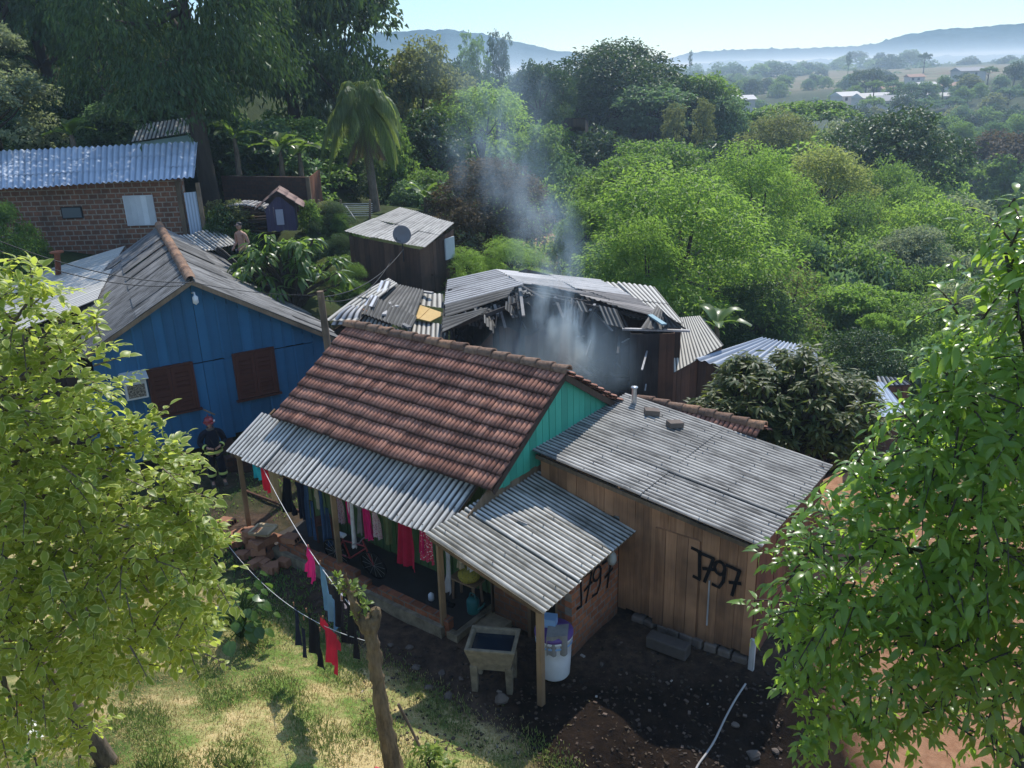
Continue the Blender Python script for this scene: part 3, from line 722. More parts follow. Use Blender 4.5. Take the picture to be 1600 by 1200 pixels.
# low brick wall with a broken top
mb = MB(); g_ = random.Random(4); u = -4.75
while u < -.1:
    l = .3; k = .36+(.0 if u > -2.4 else .10)+g_.choice([0, 0, .0, -.03]); k = .24 if -2.35 < u < -2.0 else k
    mb.box((u+l/2, .1, k/2), (l-.008, .14, k), r=g_.random()); u += l
mb.build('porch_wall', BRICKP, mh)
mb = MB(); mb.box((-2.45, .03, .07), (4.8, .2, .3), r=.2); mb.build('porch_footing', CONC, mh)
mb = MB()
mb.box((.14, .55, .05), (.25, 1.1, .18), r=.2); mb.box((.5, .75, .03), (.5, .5, .12), r=.6); mb.build('porch_step', CONC, mh)
# brick annex under the sink roof
mb = MB(); wallbox(mb, (2.15, .85), (2.15, 2.38), 0, (1.82, 1.92), .14, side=1); mb.build('annex_side_wall', BRICK, mh)
mb = MB(); wallbox(mb, (.36, .97), (1.2, .97), 0, (2.3, 2.08), .14); wallbox(mb, (1.85, .86), (2.147, .86), 0, 1.85, .13); mb.build('annex_front_wall', BRICKX, mh)
mb = MB(); mb.box((1.23, .95, 1.0), (.07, .16, 2.0), r=.5); mb.box((1.83, .94, 1.0), (.05, .16, 1.9), r=.4); mb.build('door_frame', POSTWOOD, mh)
mb = MB(); mb.box((1.53, 1.3, .95), (.6, .03, 1.9), r=.3); mb.build('annex_inner_wall', CONCD, mh)
mb = MB(); corr(mb, (.15, 2.73, 2.43), (.15, -.5, 2.43), (2.52, -.5, 1.84), (2.52, 2.73, 1.84), .108, .016, 1.08, 2.6, .005, True, seed=3)
mb.build('annex_roof', [FIB_SINK, BOLT], mh)
mb = MB(); mb.beam((2.4, -.4, 1.79), (2.4, 2.4, 1.79), .06, .08); mb.beam((1.2, -.4, 2.08), (1.2, .95, 2.08), .05, .08); mb.beam((.2, -.42, 2.33), (2.45, -.42, 1.77), .05, .07); mb.build('annex_rafter', POSTWOOD, mh)
mb = MB(); mb.beam((2.4, -.42, -.05), (2.4, -.4, 1.77), .1, .1); mb.build('annex_post', POSTWOOD, mh, .008)
mb = MB(); mb.beam((.75, .9, 2.325), (1.15, 1.0, 2.22), .02, .02); mb.build('loose_lath', ASHWOOD, mh)
# strokes of paint 1797 --------------------------------------------------
def strokes(mb, segs, org, ex, ez, n, w):
    org, ex, ez, n = V(org), V(ex), V(ez), V(n)
    for i, pl in enumerate(segs):
        pts = [org+ex*a+ez*b+n*(.004+.0012*i) for a, b in pl]; L = []; R_ = []
        for k, p in enumerate(pts):
            d = (pts[min(k+1, len(pts)-1)]-pts[max(k-1, 0)]).normalized(); s = d.cross(n)*w*(.5+.08*math.sin(k*3))
            L.append(p+s); R_.append(p-s)
        L[0] -= (pts[1]-pts[0]).normalized()*w*.3; R_[0] -= (pts[1]-pts[0]).normalized()*w*.3
        L[-1] += (pts[-1]-pts[-2]).normalized()*w*.3; R_[-1] += (pts[-1]-pts[-2]).normalized()*w*.3
        mb.grid([L, R_], .5, 0, False)
def arc(cx, cz, rx, rz, a0, a1, n=12): return [(cx+rx*math.cos(a0+(a1-a0)*i/n), cz+rz*math.sin(a0+(a1-a0)*i/n)) for i in range(n+1)]
DIG = [[(-.10, .80), (.04, .78), (.14, .70)], [(.10, .78), (.12, .3), (.13, .04)], [(-.02, .06), (.13, .03)],            # 1
       [(.14, .74), (.46, .71)], [(.46, .71), (.38, .4), (.27, .02)], [(.22, .36), (.46, .42)],                          # 7
       arc(.63, .52, .13, .17, 0, 6.4), [(.76, .55), (.74, .2), (.64, .0), (.48, .03)],                                   # 9
       [(.80, .66), (1.12, .62)], [(1.12, .62), (1.05, .3), (.98, -.08)], [(.9, .24), (1.16, .30)]]                       # 7
mb = MB(); strokes(mb, DIG, (2.152, 1.02, .86), (0, .98, 0), (0, 0, .78), (1, 0, 0), .055); mb.build('graffiti', SPRAY, mh)

# ------------------------------------------------------------------ shed
sh = thing('wooden_shed', 'brown board shed with black spray painted number and grey corrugated roof, against the teal gable', 'shed', (HX, HY, 0), YAW)
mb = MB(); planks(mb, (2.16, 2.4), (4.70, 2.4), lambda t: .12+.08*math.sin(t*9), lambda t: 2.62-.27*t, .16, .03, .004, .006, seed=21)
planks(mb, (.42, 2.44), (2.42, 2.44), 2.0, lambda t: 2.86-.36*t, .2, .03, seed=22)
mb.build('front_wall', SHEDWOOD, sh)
mb = MB(); mb.box((3.31, 2.375, 1.1), (.79, .012, 1.98), r=.35)
for i in range(4): mb.box((2.99+i*.21, 2.366, 1.1), (.2, .02, 1.96), r=(.2, .7, .4, .9)[i])
d_ = mb.build('door', SHEDWOOD, sh)
mb = MB(); mb.box((3.93, 2.36, .95), (.025, .02, .9), r=.9); mb.build('pale_strip', ASHWOOD, sh)
mb = MB(); planks(mb, (4.70, 2.4), (4.70, 5.5), .05, lambda t: 2.36, .2, seed=23); mb.build('side_wall', REDWOOD, sh)
mb = MB(); planks(mb, (4.72, 5.5), (.42, 5.5), .05, lambda t: 2.45, .2, seed=24); mb.build('back_wall', BROWNWOOD, sh)
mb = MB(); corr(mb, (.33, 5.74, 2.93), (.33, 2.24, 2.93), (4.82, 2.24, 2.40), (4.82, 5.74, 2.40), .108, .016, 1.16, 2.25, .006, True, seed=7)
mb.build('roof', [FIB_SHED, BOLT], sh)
mb = MB(); mb.beam((.4, 2.32, 2.80), (4.7, 2.32, 2.29), .05, .08); mb.beam((4.7, 2.3, 2.28), (4.7, 5.6, 2.28), .05, .08); mb.build('rafter', SUNWOOD, sh)
mb = MB(); mb.box((4.78, 2.3, .3), (.09, .06, .62), r=.8); mb.build('corner_post', ASHWOOD, sh)
mb = MB(); strokes(mb, [[(a, b) for a, b in pl] for pl in DIG], (3.66, 2.352, 1.34), (.70, 0, 0), (0, 0, .72), (0, -1, 0), .062); mb.build('graffiti', SPRAY, sh)
mb = MB(); mb.tube([(.72, 5.42, 2.8), (.72, 5.42, 3.25)], .055, 12); mb.lathe([(.0, .47), (.075, .46), (.075, .44), (.055, .43)], (.72, 5.42, 2.8), 12); mb.build('stovepipe', GALV, sh)
mb = MB()
for i in range(9): mb.box((2.6+i*.24+rnd.uniform(-.03, .03), 2.42, .06), (rnd.uniform(.16, .26), .2, rnd.uniform(.1, .2)), rnd.uniform(-.3, .3))
mb.build('stone_footing', STONE, sh, .03)

def brick_obj(loc, rot, label, group=None, mat=LOOSEB, size=(.24, .14, .1), name='brick'):
    if 'brick' not in PROTO:
        mb = MB(); l, w_, h = .24, .14, .1
        mb.box((0, 0, h/2), (l, w_, h), r=.5)
        for i in range(3): mb.box((l/2+.0015, -.042+i*.042, h/2), (.003, .028, .06), r=.0, m=1)
        o = mb.build('brick', [LOOSEB, BLACK], None, .006); PROTO['brick'] = o
    else: o = PROTO['brick'].copy(); COL.objects.link(o)
    o.material_slots[0].link = 'OBJECT'; o.material_slots[0].material = mat
    o.location = loc; o.rotation_euler = rot; o.scale = (size[0]/.24, size[1]/.14, size[2]/.1)
    tag(o, label, 'brick', group); return o
for u, v, lab in ((1.26, 5.19, 'loose brick weighting the shed roof, next to the metal stovepipe'), (1.87, 5.02, 'loose brick on the shed roof, farther from the stovepipe than the other one')):
    p = W(u, v, 2.93-.53*(u-.33)/4.49+.022); brick_obj(p, (0, .11, YAW+.5*u), lab, size=(.3, .2, .11), mat=STONE)

# ------------------------------------------------------------------ the blue house
BA = math.radians(30); BO = V((-8.44, 20.13, 0)); BE = V((math.cos(BA), math.sin(BA), 0)); BN = V((-math.sin(BA), math.cos(BA), 0))
def BW(s, t, z=0): return BO+BE*s+BN*t+V((0, 0, z))
bh = thing('blue_house', 'blue board house with brown shutters and mossy grey corrugated gable roof', 'house', BO, BA)
def bz(s): return 4.90-(s-.6)*.605 if s > .6 else 4.90-(.6-s)*.545
mb = MB()
planks(mb, (-2.2, 0), (.6, 0), .5, lambda t: min(bz(-2.2+2.8*t), 2.78), .26, gap=.012, jit=.012, batten=.05, seed=31)
planks(mb, (.6, 0), (4.05, 0), lambda t: .5+.9*t, lambda t: min(bz(.6+3.45*t)-.02, 2.78), .26, gap=.012, jit=.012, batten=.05, seed=32)
planks(mb, (-1.9, -.012), (.6, -.012), 2.80, lambda t: max(2.82, bz(-1.9+2.5*t)-.03), .26, gap=.012, jit=.01, batten=.05, seed=33)
planks(mb, (.6, -.012), (4.05, -.012), 2.80, lambda t: max(2.82, bz(.6+3.45*t)-.03), .26, gap=.012, jit=.01, batten=.05, seed=34)
mb.build('front_wall', BLUE, bh)
mb = MB(); planks(mb, (-2.2, 9), (-2.2, 0), .5, lambda t: 3.2, .26, seed=35); planks(mb, (4.05, 0), (4.05, 9), .5, lambda t: 2.7, .26, seed=36); planks(mb, (4.05, 9), (-2.2, 9), .5, lambda t: 2.7, .3, seed=37); mb.build('side_wall', BLUE, bh)
mb = MB()
for s in (-2.0, -.6, .9, 2.4, 3.8):
    mb.box((s, .2, .25), (.3, .25, .9), r=.3); mb.box((s, 4, .25), (.3, .25, .9), r=.3)
mb.box((1.2, 1.2, .2), (6, .1, .6), r=.1)
mb.build('brick_pier', BRICKD, bh)
mb = MB()
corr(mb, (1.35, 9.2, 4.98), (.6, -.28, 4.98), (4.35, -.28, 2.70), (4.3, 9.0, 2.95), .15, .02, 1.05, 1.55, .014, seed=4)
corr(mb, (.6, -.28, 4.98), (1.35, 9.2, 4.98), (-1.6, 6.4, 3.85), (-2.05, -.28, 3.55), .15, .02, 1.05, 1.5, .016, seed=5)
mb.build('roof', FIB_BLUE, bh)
mb = MB(); ridge_caps(mb, (.6, -.3, 5.04), (1.35, 9.1, 5.04), 26, .13, 3); mb.build('ridge_cap', CAPT, bh)
mb = MB(); corr(mb, (.2, 9.4, 4.42), (-1.3, 3.4, 4.05), (-4.8, 2.8, 3.2), (-4.2, 9.6, 3.5), .17, .02, 1.1, 2, .012, seed=6); mb.build('lean_to_roof', FIB_LIGHT, bh)
mb = MB(); planks(mb, (-4.6, 3.0), (-4.0, 9.2), 0, lambda t: 3.15+.25*t, .3, seed=38); planks(mb, (-4.6, 3.0), (-2.2, 3.0), 0, lambda t: 3.2+.5*t, .3, seed=39); mb.build('lean_to_wall', DARKWOOD, bh)
p0 = at(330, 372, 4.05)-BO; q = lambda x, y, z: (V(((at(x, y, z)-BO).dot(BE), (at(x, y, z)-BO).dot(BN), z)))
mb = MB(); corr(mb, q(262, 372, 4.55), q(342, 355, 4.55), q(372, 381, 4.1), q(300, 396, 4.15), .15, .018, 1.0, 1.5, .02, seed=8); mb.build('rear_roof', FIB_LIGHT, bh)
mb = MB(); mb.tube([q(92, 438, 3.75), q(89, 396, 4.75)], .085, 12); pq = q(89, 396, 4.75); mb.lathe([(.0, .08), (.2, .06), (.2, .02), (.1, 0), (.08, -.06)], pq, 14); mb.build('stovepipe', RUSTP, bh)
mb = MB(); mb.beam((-2.05, -.27, 3.5), (.6, -.27, 4.93), .03, .1); mb.beam((.6, -.27, 4.93), (4.33, -.27, 2.65), .03, .1); mb.build('bargeboard', SUNWOOD, bh)
def shutters(s0, s1, z0, z1):
    mb = MB()
    for a, b, c, d in ((s0-.05, s0, z0-.05, z1+.05), (s1, s1+.05, z0-.05, z1+.05)): mb.box(((a+b)/2, -.03, (c+d)/2), (b-a, .1, d-c))
    mb.box(((s0+s1)/2, -.035, z1+.03), (s1-s0-.002, .1, .05)); mb.box(((s0+s1)/2, -.05, z0-.03), (s1-s0+.2, .14, .05))
    w_ = mb.build('window', SHUT, bh)
    m_ = (s0+s1)/2
    for a, b in ((s0+.005, m_-.004), (m_+.004, s1-.005)):
        mb = MB(); mb.box(((a+b)/2, -.04, (z0+z1)/2), (b-a, .03, z1-z0-.01), r=.4)
        for x in (a+.04, b-.04): mb.box((x, -.06, (z0+z1)/2), (.08, .03, z1-z0-.03), r=.6)
        for z in (z0+.05, (z0+z1)/2, z1-.05): mb.box(((a+b)/2, -.061, z), (b-a-.16, .028, .08), r=.5)
        for i in range(9):
            z = z0+.13+i*(z1-z0-.26)/8.5
            mb.box(((a+b)/2, -.058, z), (b-a-.17, .03, .012), Matrix.Rotation(.5, 3, 'X'), r=.3)
        mb.build('shutter', SHUT, w_)
shutters(-.72, .30, 1.62, 2.83); shutters(1.38, 2.38, 1.6, 2.83)
ac = MB(); ac.box((-1.08, -.17, 2.52), (.5, .32, .52), r=.6); ac.box((-1.08, -.2, 2.84), (.62, .5, .02), Matrix.Rotation(.28, 3, 'X'), r=.4)
aco = ac.build('air_conditioner', m_plain('enamel', (.5, .5, .48), .5, .4, .2), bh)
gk = N('dirty fins'); vc = gk.coord(); gk.pbr(gk.ramp(gk.noise(vc, 26, 3, .8), [(.4, (.03, .025, .02)), (.62, (.32, .27, .2))]), .8)
ac = MB(); ac.box((-1.08, -.335, 2.47), (.4, .012, .33)); ac.build('grille', gk.m, aco)
mb = MB(); mb.tube([(.62, -.02, 4.62), (.64, -.22, 4.66), (.64, -.24, 4.58)], .02, 8); mb.lathe([(.02, .05), (.07, .0), (.07, -.14), (.0, -.2)], (.64, -.24, 4.55), 12); mb.build('lamp', WHITEP, bh)
# ------------------------------------------------------------------ red brick house behind
def frame(name, label, cat, loc, ang, group=None): return thing(name, label, cat, loc, ang, group)
kh = frame('brick_house', 'red brick house with shiny bluish corrugated roof and one white shutter', 'house', (-11.43, 30.3, 3.6), 0)
K0 = V((-11.43, 30.3, 3.6)); kl = lambda p: V(p)-K0
mb = MB(); wallbox(mb, (-8.5, 0), (0, 0), -.6, (2.75, 2.75), .15)
mb.build('front_wall', BRICKW, kh)
mb = MB(); wallbox(mb, (0, 0), (-.85, 2.5), -.6, (2.75, 3.55), .15); mb.build('side_wall', m_brick('brick side', (.27, .13, .08), (.18, .09, .06), (.2, .16, .13), 'Y', .3, .17, .3), kh)
mb = MB(); wallbox(mb, (-8.5, 2.5), (-.85, 2.5), -.6, (3.7, 3.7), .15, side=-1); mb.build('back_wall', BRICKD, kh)
mb = MB(); mb.box((-.12, -.06, .95), (.16, .1, 3.5)); mb.box((.5, .15, 1.0), (.12, .12, 3.2)); mb.build('corner_post', SUNWOOD, kh)
mb = MB(); corr(mb, (.06, -.12, 2.3), (.42, .1, 2.3), (.42, .1, .2), (.06, -.12, .2), .1, .012); mb.build('metal_cladding', MET_BLUE, kh)
mb = MB(); corr(mb, kl(aty(-60, 239, 32.2)), kl(aty(309, 222, 32.0)), kl(aty(304, 279, 29.7)), kl(aty(-60, 299, 29.5)), .2, .034, 1.1, 1.15, .006, trap=False, seed=11)
mb.build('roof', MET_BLUE, kh)
mb = MB(); mb.box((-1.62, -.03, 1.72), (1.06, .05, 1.06), r=.5)
for i in range(5): mb.box((-2.02+i*.2, -.06, 1.72), (.196, .02, 1.02), r=rnd.random())
wn = mb.build('window', m_paint('white shutter', (.62, .64, .66), (.4, .4, .4), wornamt=.15), kh)
mb = MB(); mb.box((-4.05, -.02, 1.72), (.75, .04, .42), r=.2); wn = mb.build('window', SOOT, kh)
mb = MB(); mb.box((-4.05, -.05, 1.72), (.66, .02, .34), r=.2); gl = N('dull glass'); gl.pbr((.12, .14, .15), .25, .6); mb.build('pane', gl.m, wn)
for i, x in enumerate((-.3, -3.1, -6.2)):
    mb = MB(); mb.box((x, -.05, -.5), (.22, .14, .9), r=.3); mb.build('plinth_pier', CONC, kh)
# house roof up among the trees
hh = thing('hillside_house', 'pale house with small grey roof half hidden under the dark trees', 'house', aty(285, 260, 37), 0)
H0 = V(hh.location); hl = lambda x, y, Y: aty(x, y, Y)-H0
mb = MB(); corr(mb, hl(215, 195, 38.5), hl(300, 183, 38.5), hl(296, 208, 36.5), hl(205, 222, 36.5), .18, .02, 1, 2, .01, seed=12); corr(mb, hl(300, 183, 38.5), hl(303, 183, 38.6), hl(322, 212, 38), hl(296, 208, 36.5), .18, .02, 1, 2, .01, seed=13); mb.build('roof', FIB_LIGHT, hh)
mb = MB(); mb.face([hl(206, 224, 36.7), hl(294, 211, 36.7), hl(297, 262, 36.7), hl(208, 270, 36.7)]); mb.face([hl(294, 211, 36.7), hl(316, 214, 38), hl(318, 262, 38), hl(297, 262, 36.7)]); mb.build('wall', m_paint('mint wall', (.36, .5, .44), (.3, .36, .32)), hh)
# block wall behind the kennel
bw = thing('block_wall', 'dark red block wall closing the yard behind the small purple kennel', 'wall', aty(415, 330, 34.5), 0)
B0 = V(bw.location); g1 = hz(-8, 34)-.6-B0.z
mb = MB(); a, b, c = aty(345, 275, 35.5)-B0, aty(481, 277, 33.6)-B0, aty(494, 272, 35.5)-B0
wallbox(mb, (a.x, a.y), (b.x, b.y), g1, (a.z, b.z), .15); mb.build('long_wall', BRICKD, bw)
mb = MB(); planks(mb, (b.x+.05, b.y), (c.x+.15, c.y), g1, lambda t: b.z+.1*t, .25, seed=41); mb.build('end_panel', REDWOOD, bw)
mb = MB(); mb.box((b.x, b.y-.06, (g1+b.z)/2), (.14, .14, b.z-g1+.05)); mb.build('end_post', SUNWOOD, bw)
# kennel
kn = thing('kennel', 'small purple kennel with little tiled gable roof', 'kennel', aty(440, 352, 30.5), .15)
mb = MB(); planks(mb, (-.5, 0), (.5, 0), -.2, lambda t: .62+.45*(1-abs(2*t-1)), .14, seed=42); planks(mb, (.5, 0), (.5, .9), -.2, lambda t: .6, .15, seed=43); planks(mb, (-.5, .9), (-.5, 0), -.2, lambda t: .6, .15, seed=44); mb.build('wall', m_paint('purple paint', (.05, .04, .085), (.04, .035, .05)), kn)
mb = MB(); tiles(mb, (0, -.18, 1.25), (0, 1.1, 1.25), (.82, 1.1, .62), (.82, -.18, .62), 3, 10, .03, .02, 5); tiles(mb, (0, 1.1, 1.25), (0, -.18, 1.25), (-.82, -.18, .62), (-.82, 1.1, .62), 3, 10, .03, .02, 6); mb.build('roof', m_fibro('kennel tile', (.2, .12, .1), (.32, .2, .16)), kn)
mb = MB(); mb.box((-.02, -.04, .3), (.26, .03, .55)); mb.build('door', m_paint('lilac door', (.3, .3, .36), (.2, .2, .22)), kn)
# heap of poles
wp = thing('pole_heap', 'arched heap of old boards and poles stacked between tree trunk and kennel', 'wood pile', aty(385, 358, 31.5), 0)
mb = MB()
for i in range(34):
    t = rnd.random(); zz = rnd.uniform(-.3, .95); hw = 1.25*math.sqrt(max(.05, 1-max(0, zz)**2/1.0))
    mb.beam((-hw*rnd.uniform(.8, 1), rnd.uniform(-.5, .5), zz), (hw*rnd.uniform(.8, 1), rnd.uniform(-.5, .5), zz+rnd.uniform(-.08, .08)), rnd.uniform(.05, .16), rnd.uniform(.03, .07))
mb.build('boards', DARKWOOD, wp)
mb = MB()
for i in range(26):
    a = pi*(.08+.84*i/25); mb.beam((1.35*math.cos(a), -.5, .98*math.sin(a)), (1.35*math.cos(a)+.03, .5, .98*math.sin(a)), .09, .05)
mb.build('cover_laths', ASHWOOD, wp)
# lattice fence
lf = thing('lattice_fence', 'thin grey lattice fence on posts between block wall and palm', 'fence', aty(540, 350, 33.5), 0)
L0 = V(lf.location); mb = MB()
for i in range(10): mb.beam(aty(498, 319+i*3.1, 33.5)-L0, aty(582, 318+i*3.1, 34)-L0, .012, .03)
mb.build('rails', ASHWOOD, lf)
for x in (498, 532, 578):
    mb = MB(); mb.beam(aty(x, 312, 33.6)-L0, aty(x, 356, 33.6)-L0, .08, .08); mb.build('post', SUNWOOD, lf)
mb = MB(); mb.beam(aty(540, 322, 33.4)-L0, aty(560, 350, 33.2)-L0, .06, .05); mb.build('brace', ASHWOOD, lf)

# ------------------------------------------------------------------ dish shed
ds = thing('plank_hut', 'dark plank hut with pale grey roof carrying the satellite dish', 'hut', aty(600, 450, 29), 0)
D0 = V(ds.location); dl = lambda x, y, Y: aty(x, y, Y)-D0
a, b, c, d = dl(537, 362, 29), dl(625, 323, 32.2), dl(710, 349, 30.2), dl(664, 388, 27.9)
mb = MB(); corr(mb, b, c, d, a, .13, .009, 1.0, 1.6, .02, seed=15); mb.build('roof', FIB_WEATH, ds)
mb = MB(); zb = hz(-3.5, 29)-D0.z-.4
w0, w1, w2 = dl(545, 366, 29.1), dl(655, 388, 28.1), dl(708, 356, 30.1)
planks(mb, (w0.x, w0.y), (w1.x, w1.y), zb, lambda t: w0.z*(1-t)+w1.z*t-.04, .2, seed=45); planks(mb, (w1.x, w1.y), (w2.x, w2.y), zb, lambda t: w1.z*(1-t)+w2.z*t-.06, .2, seed=46); mb.build('wall', BROWNWOOD, ds)
mb = MB(); p = w1.lerp(w2, .82); e_ = (w2-w1); e_.z = 0; e_.normalize(); n_ = V((e_.y, -e_.x, 0))
mb.box(V((p.x, p.y, w2.z-.65))+n_*.06, (.62, .05, .75), math.atan2(e_.y, e_.x)); mb.build('window', m_paint('pale shutter', (.5, .52, .52), (.4, .4, .4)), ds)
mb = MB(); p = w1.lerp(w2, .45)
for k in range(3): mb.beam(V((p.x, p.y, -.6+.55*k))+n_*.05-e_*.4, V((p.x, p.y, -.9+.55*k))+n_*.05+e_*.5, .06, .03)
mb.build('slanting_board', DARKWOOD, ds)
# dish
sdh = thing('satellite_dish', 'round grey satellite dish on a thin mast at the hut eave', 'dish', aty(630, 395, 27.9), 0)
mb = MB(); prof = [(0, 0), (.1, .008), (.2, .032), (.3, .075), (.31, .08), (.3, .09), (.2, .05), (.1, .03), (0, .02)]; mb.lathe(prof, (0, 0, 0), 24)
dd = mb.build('reflector', m_plain('dish grey', (.17, .16, .16), .6, .3, .15), sdh); dd.location = (0, -.1, .62); dd.rotation_euler = (math.radians(72), 0, math.radians(20))
mb = MB(); mb.tube([(0, 0, -.3), (0, 0, .6)], .022, 8); mb.tube([(0, -.12, .4), (-.12, -.55, .55), (-.12, -.55, .62)], .012, 6); mb.build('mast', SOOT, sdh)

# ------------------------------------------------------------------ collapsed sheds
cs = thing('sagging_shed', 'low sagging shed patched with curled roof sheets and one tan board', 'shed', (-3.5, 22.5, .5), 0)
C0 = V((-3.5, 22.5, .5)); cl = lambda x, y, z: at(x, y, z)-C0
mb = MB()
corr(mb, cl(612, 441, 3.5), cl(663, 456, 3.3), cl(648, 500, 3.0), cl(570, 475, 3.2), .13, .02, 1.2, 2.2, .03, seed=16)
mb.build('roof', FIB_DARK, cs)
mb = MB(); corr(mb, cl(580, 462, 3.45), cl(652, 492, 3.15), cl(640, 515, 2.95), cl(566, 492, 3.2), .13, .022, 1.2, 2.2, .035, seed=17); mb.build('roof', FIB_DARK, cs)
mb = MB(); corr(mb, cl(570, 492, 3.1), cl(638, 520, 2.85), cl(628, 545, 2.6), cl(556, 515, 2.85), .15, .012, 1.2, 2.2, .02, seed=18); mb.build('roof', FIB_LIGHT, cs)
mb = MB(); corr(mb, cl(607, 434, 3.6), cl(622, 444, 3.5), cl(560, 500, 3.1), cl(508, 500, 2.9), .2, .02, .9, 1.2, .05, bend=.08, seed=19); mb.build('curled_sheet', FIB_LIGHT, cs)
mb = MB(); corr(mb, cl(545, 476, 3.3), cl(570, 478, 3.3), cl(562, 505, 3.0), cl(516, 508, 2.8), .2, .02, .9, 1.2, .03, bend=.1, seed=20); mb.build('curled_sheet', m_fibro('pale sheet', (.5, .48, .46), (.62, .6, .58), amount=.2), cs)
mb = MB(); corr(mb, cl(595, 437, 3.62), cl(612, 440, 3.6), cl(606, 456, 3.45), cl(588, 455, 3.45), .2, .01, .9, 1.2, .02, seed=22); corr(mb, cl(580, 460, 3.5), cl(592, 463, 3.5), cl(585, 480, 3.35), cl(568, 477, 3.3), .2, .01, .9, 1.2, .02, seed=23); mb.build('bright_sheet', m_fibro('bright sheet', (.6, .6, .62), (.7, .7, .72), amount=.1), cs)
mb = MB(); corr(mb, cl(656, 457, 3.2), cl(692, 459, 3.1), cl(694, 482, 2.95), cl(650, 476, 3.0), .16, .014, 1.2, 2.2, .03, seed=24); corr(mb, cl(640, 498, 2.85), cl(697, 508, 2.8), cl(698, 532, 2.6), cl(636, 520, 2.7), .16, .014, 1.2, 2.2, .03, seed=25); mb.build('roof', FIB_LIGHT, cs)
mb = MB(); a, b, c, d = cl(652, 475, 3.06), cl(696, 490, 2.98), cl(672, 502, 2.9), cl(641, 495, 2.95); mb.mesh([a, b, c, d]+[p-V((0, 0, .02)) for p in (a, b, c, d)], [(0, 1, 2, 3), (7, 6, 5, 4), (0, 4, 5, 1), (1, 5, 6, 2), (2, 6, 7, 3), (3, 7, 4, 0)], .6); m_ = a.lerp(b, .45); n_ = d.lerp(c, .45); mb.beam(m_+V((0, 0, .012)), n_+V((0, 0, .012)), .02, .012, .9)
mb.build('tan_board', m_plain('tan board', (.55, .37, .14), .7, .3, .2, 4), cs)
mb = MB()
pa, pb, pc = cl(512, 512, 2.6), cl(560, 508, 2.8), cl(700, 530, 2.5)
planks(mb, (pa.x, pa.y), (pb.x, pb.y), -.7, lambda t: pa.z+(pb.z-pa.z)*t-.06, .2, seed=47); planks(mb, (pb.x, pb.y), (pc.x, pc.y), -.7, lambda t: pb.z*(1-t)+pc.z*t-.2, .2, seed=48)
pd, pe = cl(525, 485, 2.9), cl(612, 437, 3.4); planks(mb, (pa.x, pa.y), (pe.x, pe.y), -.7, lambda t: pa.z*(1-t)+pe.z*t-.2, .22, seed=49)
mb.build('wall', DARKWOOD, cs)
mb = MB()
for (x0, y0, x1, y1, z) in ((618, 500, 640, 512, 3.0), (612, 480, 622, 478, 3.25), (655, 455, 676, 458, 3.25), (600, 492, 612, 470, 3.2)): mb.beam(cl(x0, y0, z), cl(x1, y1, z), .12, .05)
mb.build('loose_board', ASHWOOD, cs)
for x, y, z, lab in ((576, 487, 3.2, 'broken red tile lying on the curled pale sheet of the sagging shed'),): brick_obj(at(x, y, z), (.1, .1, .5), lab, size=(.3, .2, .06), name='tile')

# ------------------------------------------------------------------ burnt house
bu = thing('burnt_house', 'burnt out wooden house with torn scorched roof and black open front, smoking', 'house', (2, 23.5, .6), 0)
U0 = V((2, 23.5, .6)); ul = lambda x, y, z: at(x, y, z)-U0
GB = hz(2, 23)-.6-.3
Rb, Rf = ul(775, 421, 3.85), ul(850, 462, 3.75)
Lb, Lf = ul(699, 438, 3.6), ul(690, 524, 3.0)
Eb, Ef = ul(938, 437, 3.2), ul(1062, 506, 2.8)
def rag(seed, lo, hi, p=3):
    g = np.random.default_rng(seed); ks = g.random(40)
    return lambda u: lo+(hi-lo)*np.interp((u*19) % 1, np.linspace(0, 1, 40), ks)**p
# left slope: waves run down from ridge; the front is burnt away in steps
def piece(name, top0, top1, bot1, bot0, mat, seed, pitch=.16, amp=.02, jit=.015, sheet=.9, slen=1.6, rg=None):
    mb = MB(); corr(mb, top0, top1, bot1, bot0, pitch, amp, sheet, slen, jit, seed=seed, ragged=rg); return mb.build(name, mat, bu)
lw = lambda a, b, t: a.lerp(b, t)
R_ = lambda t: Rb.lerp(Rf, t); L_ = lambda t: Lb.lerp(Lf, t); E_ = lambda t: Eb.lerp(Ef, t)
piece('roof', R_(0), R_(.62), L_(.50), L_(0), FIB_BURN, 31)
piece('roof', R_(.62).lerp(L_(.52), .12), R_(.80).lerp(L_(.66), .3), L_(.72), L_(.50), FIB_DARK, 32, sheet=.5, rg=None)
piece('roof', R_(.86).lerp(L_(.8), .52), R_(.95).lerp(L_(.9), .62), L_(.98), L_(.72), FIB_DARK, 33, sheet=.32)
SC2 = m_fibro('scorched dark roof', (.12, .115, .11), (.3, .27, .25), stain=(.03, .028, .026), amount=.6)
piece('roof', E_(0), E_(.42), R_(.55).lerp(E_(.42), .0), R_(0), FIB_BURN, 34)
piece('roof', E_(.42), E_(.66), R_(.62).lerp(E_(.6), .42), R_(.5).lerp(E_(.42), .05), SC2, 35, sheet=.45)
piece('roof', E_(.66), E_(.98), R_(.86).lerp(E_(.9), .62), R_(.62).lerp(E_(.66), .42), SC2, 36, sheet=.35)
# the lifted corner sheet
mb = MB(); corr(mb, ul(1028, 478, 3.1), ul(1042, 492, 3.2), ul(1072, 513, 2.85), ul(1002, 515, 2.8), .15, .02, .8, 1.4, .03, seed=37); mb.build('bent_sheet', FIB_DARK, bu)
mb = MB(); mb.beam(ul(1014, 491, 3.0), ul(1038, 507, 3.05), .14, .04); mb.build('blue_board', m_paint('blue board', (.2, .32, .36), (.1, .14, .16)), bu)
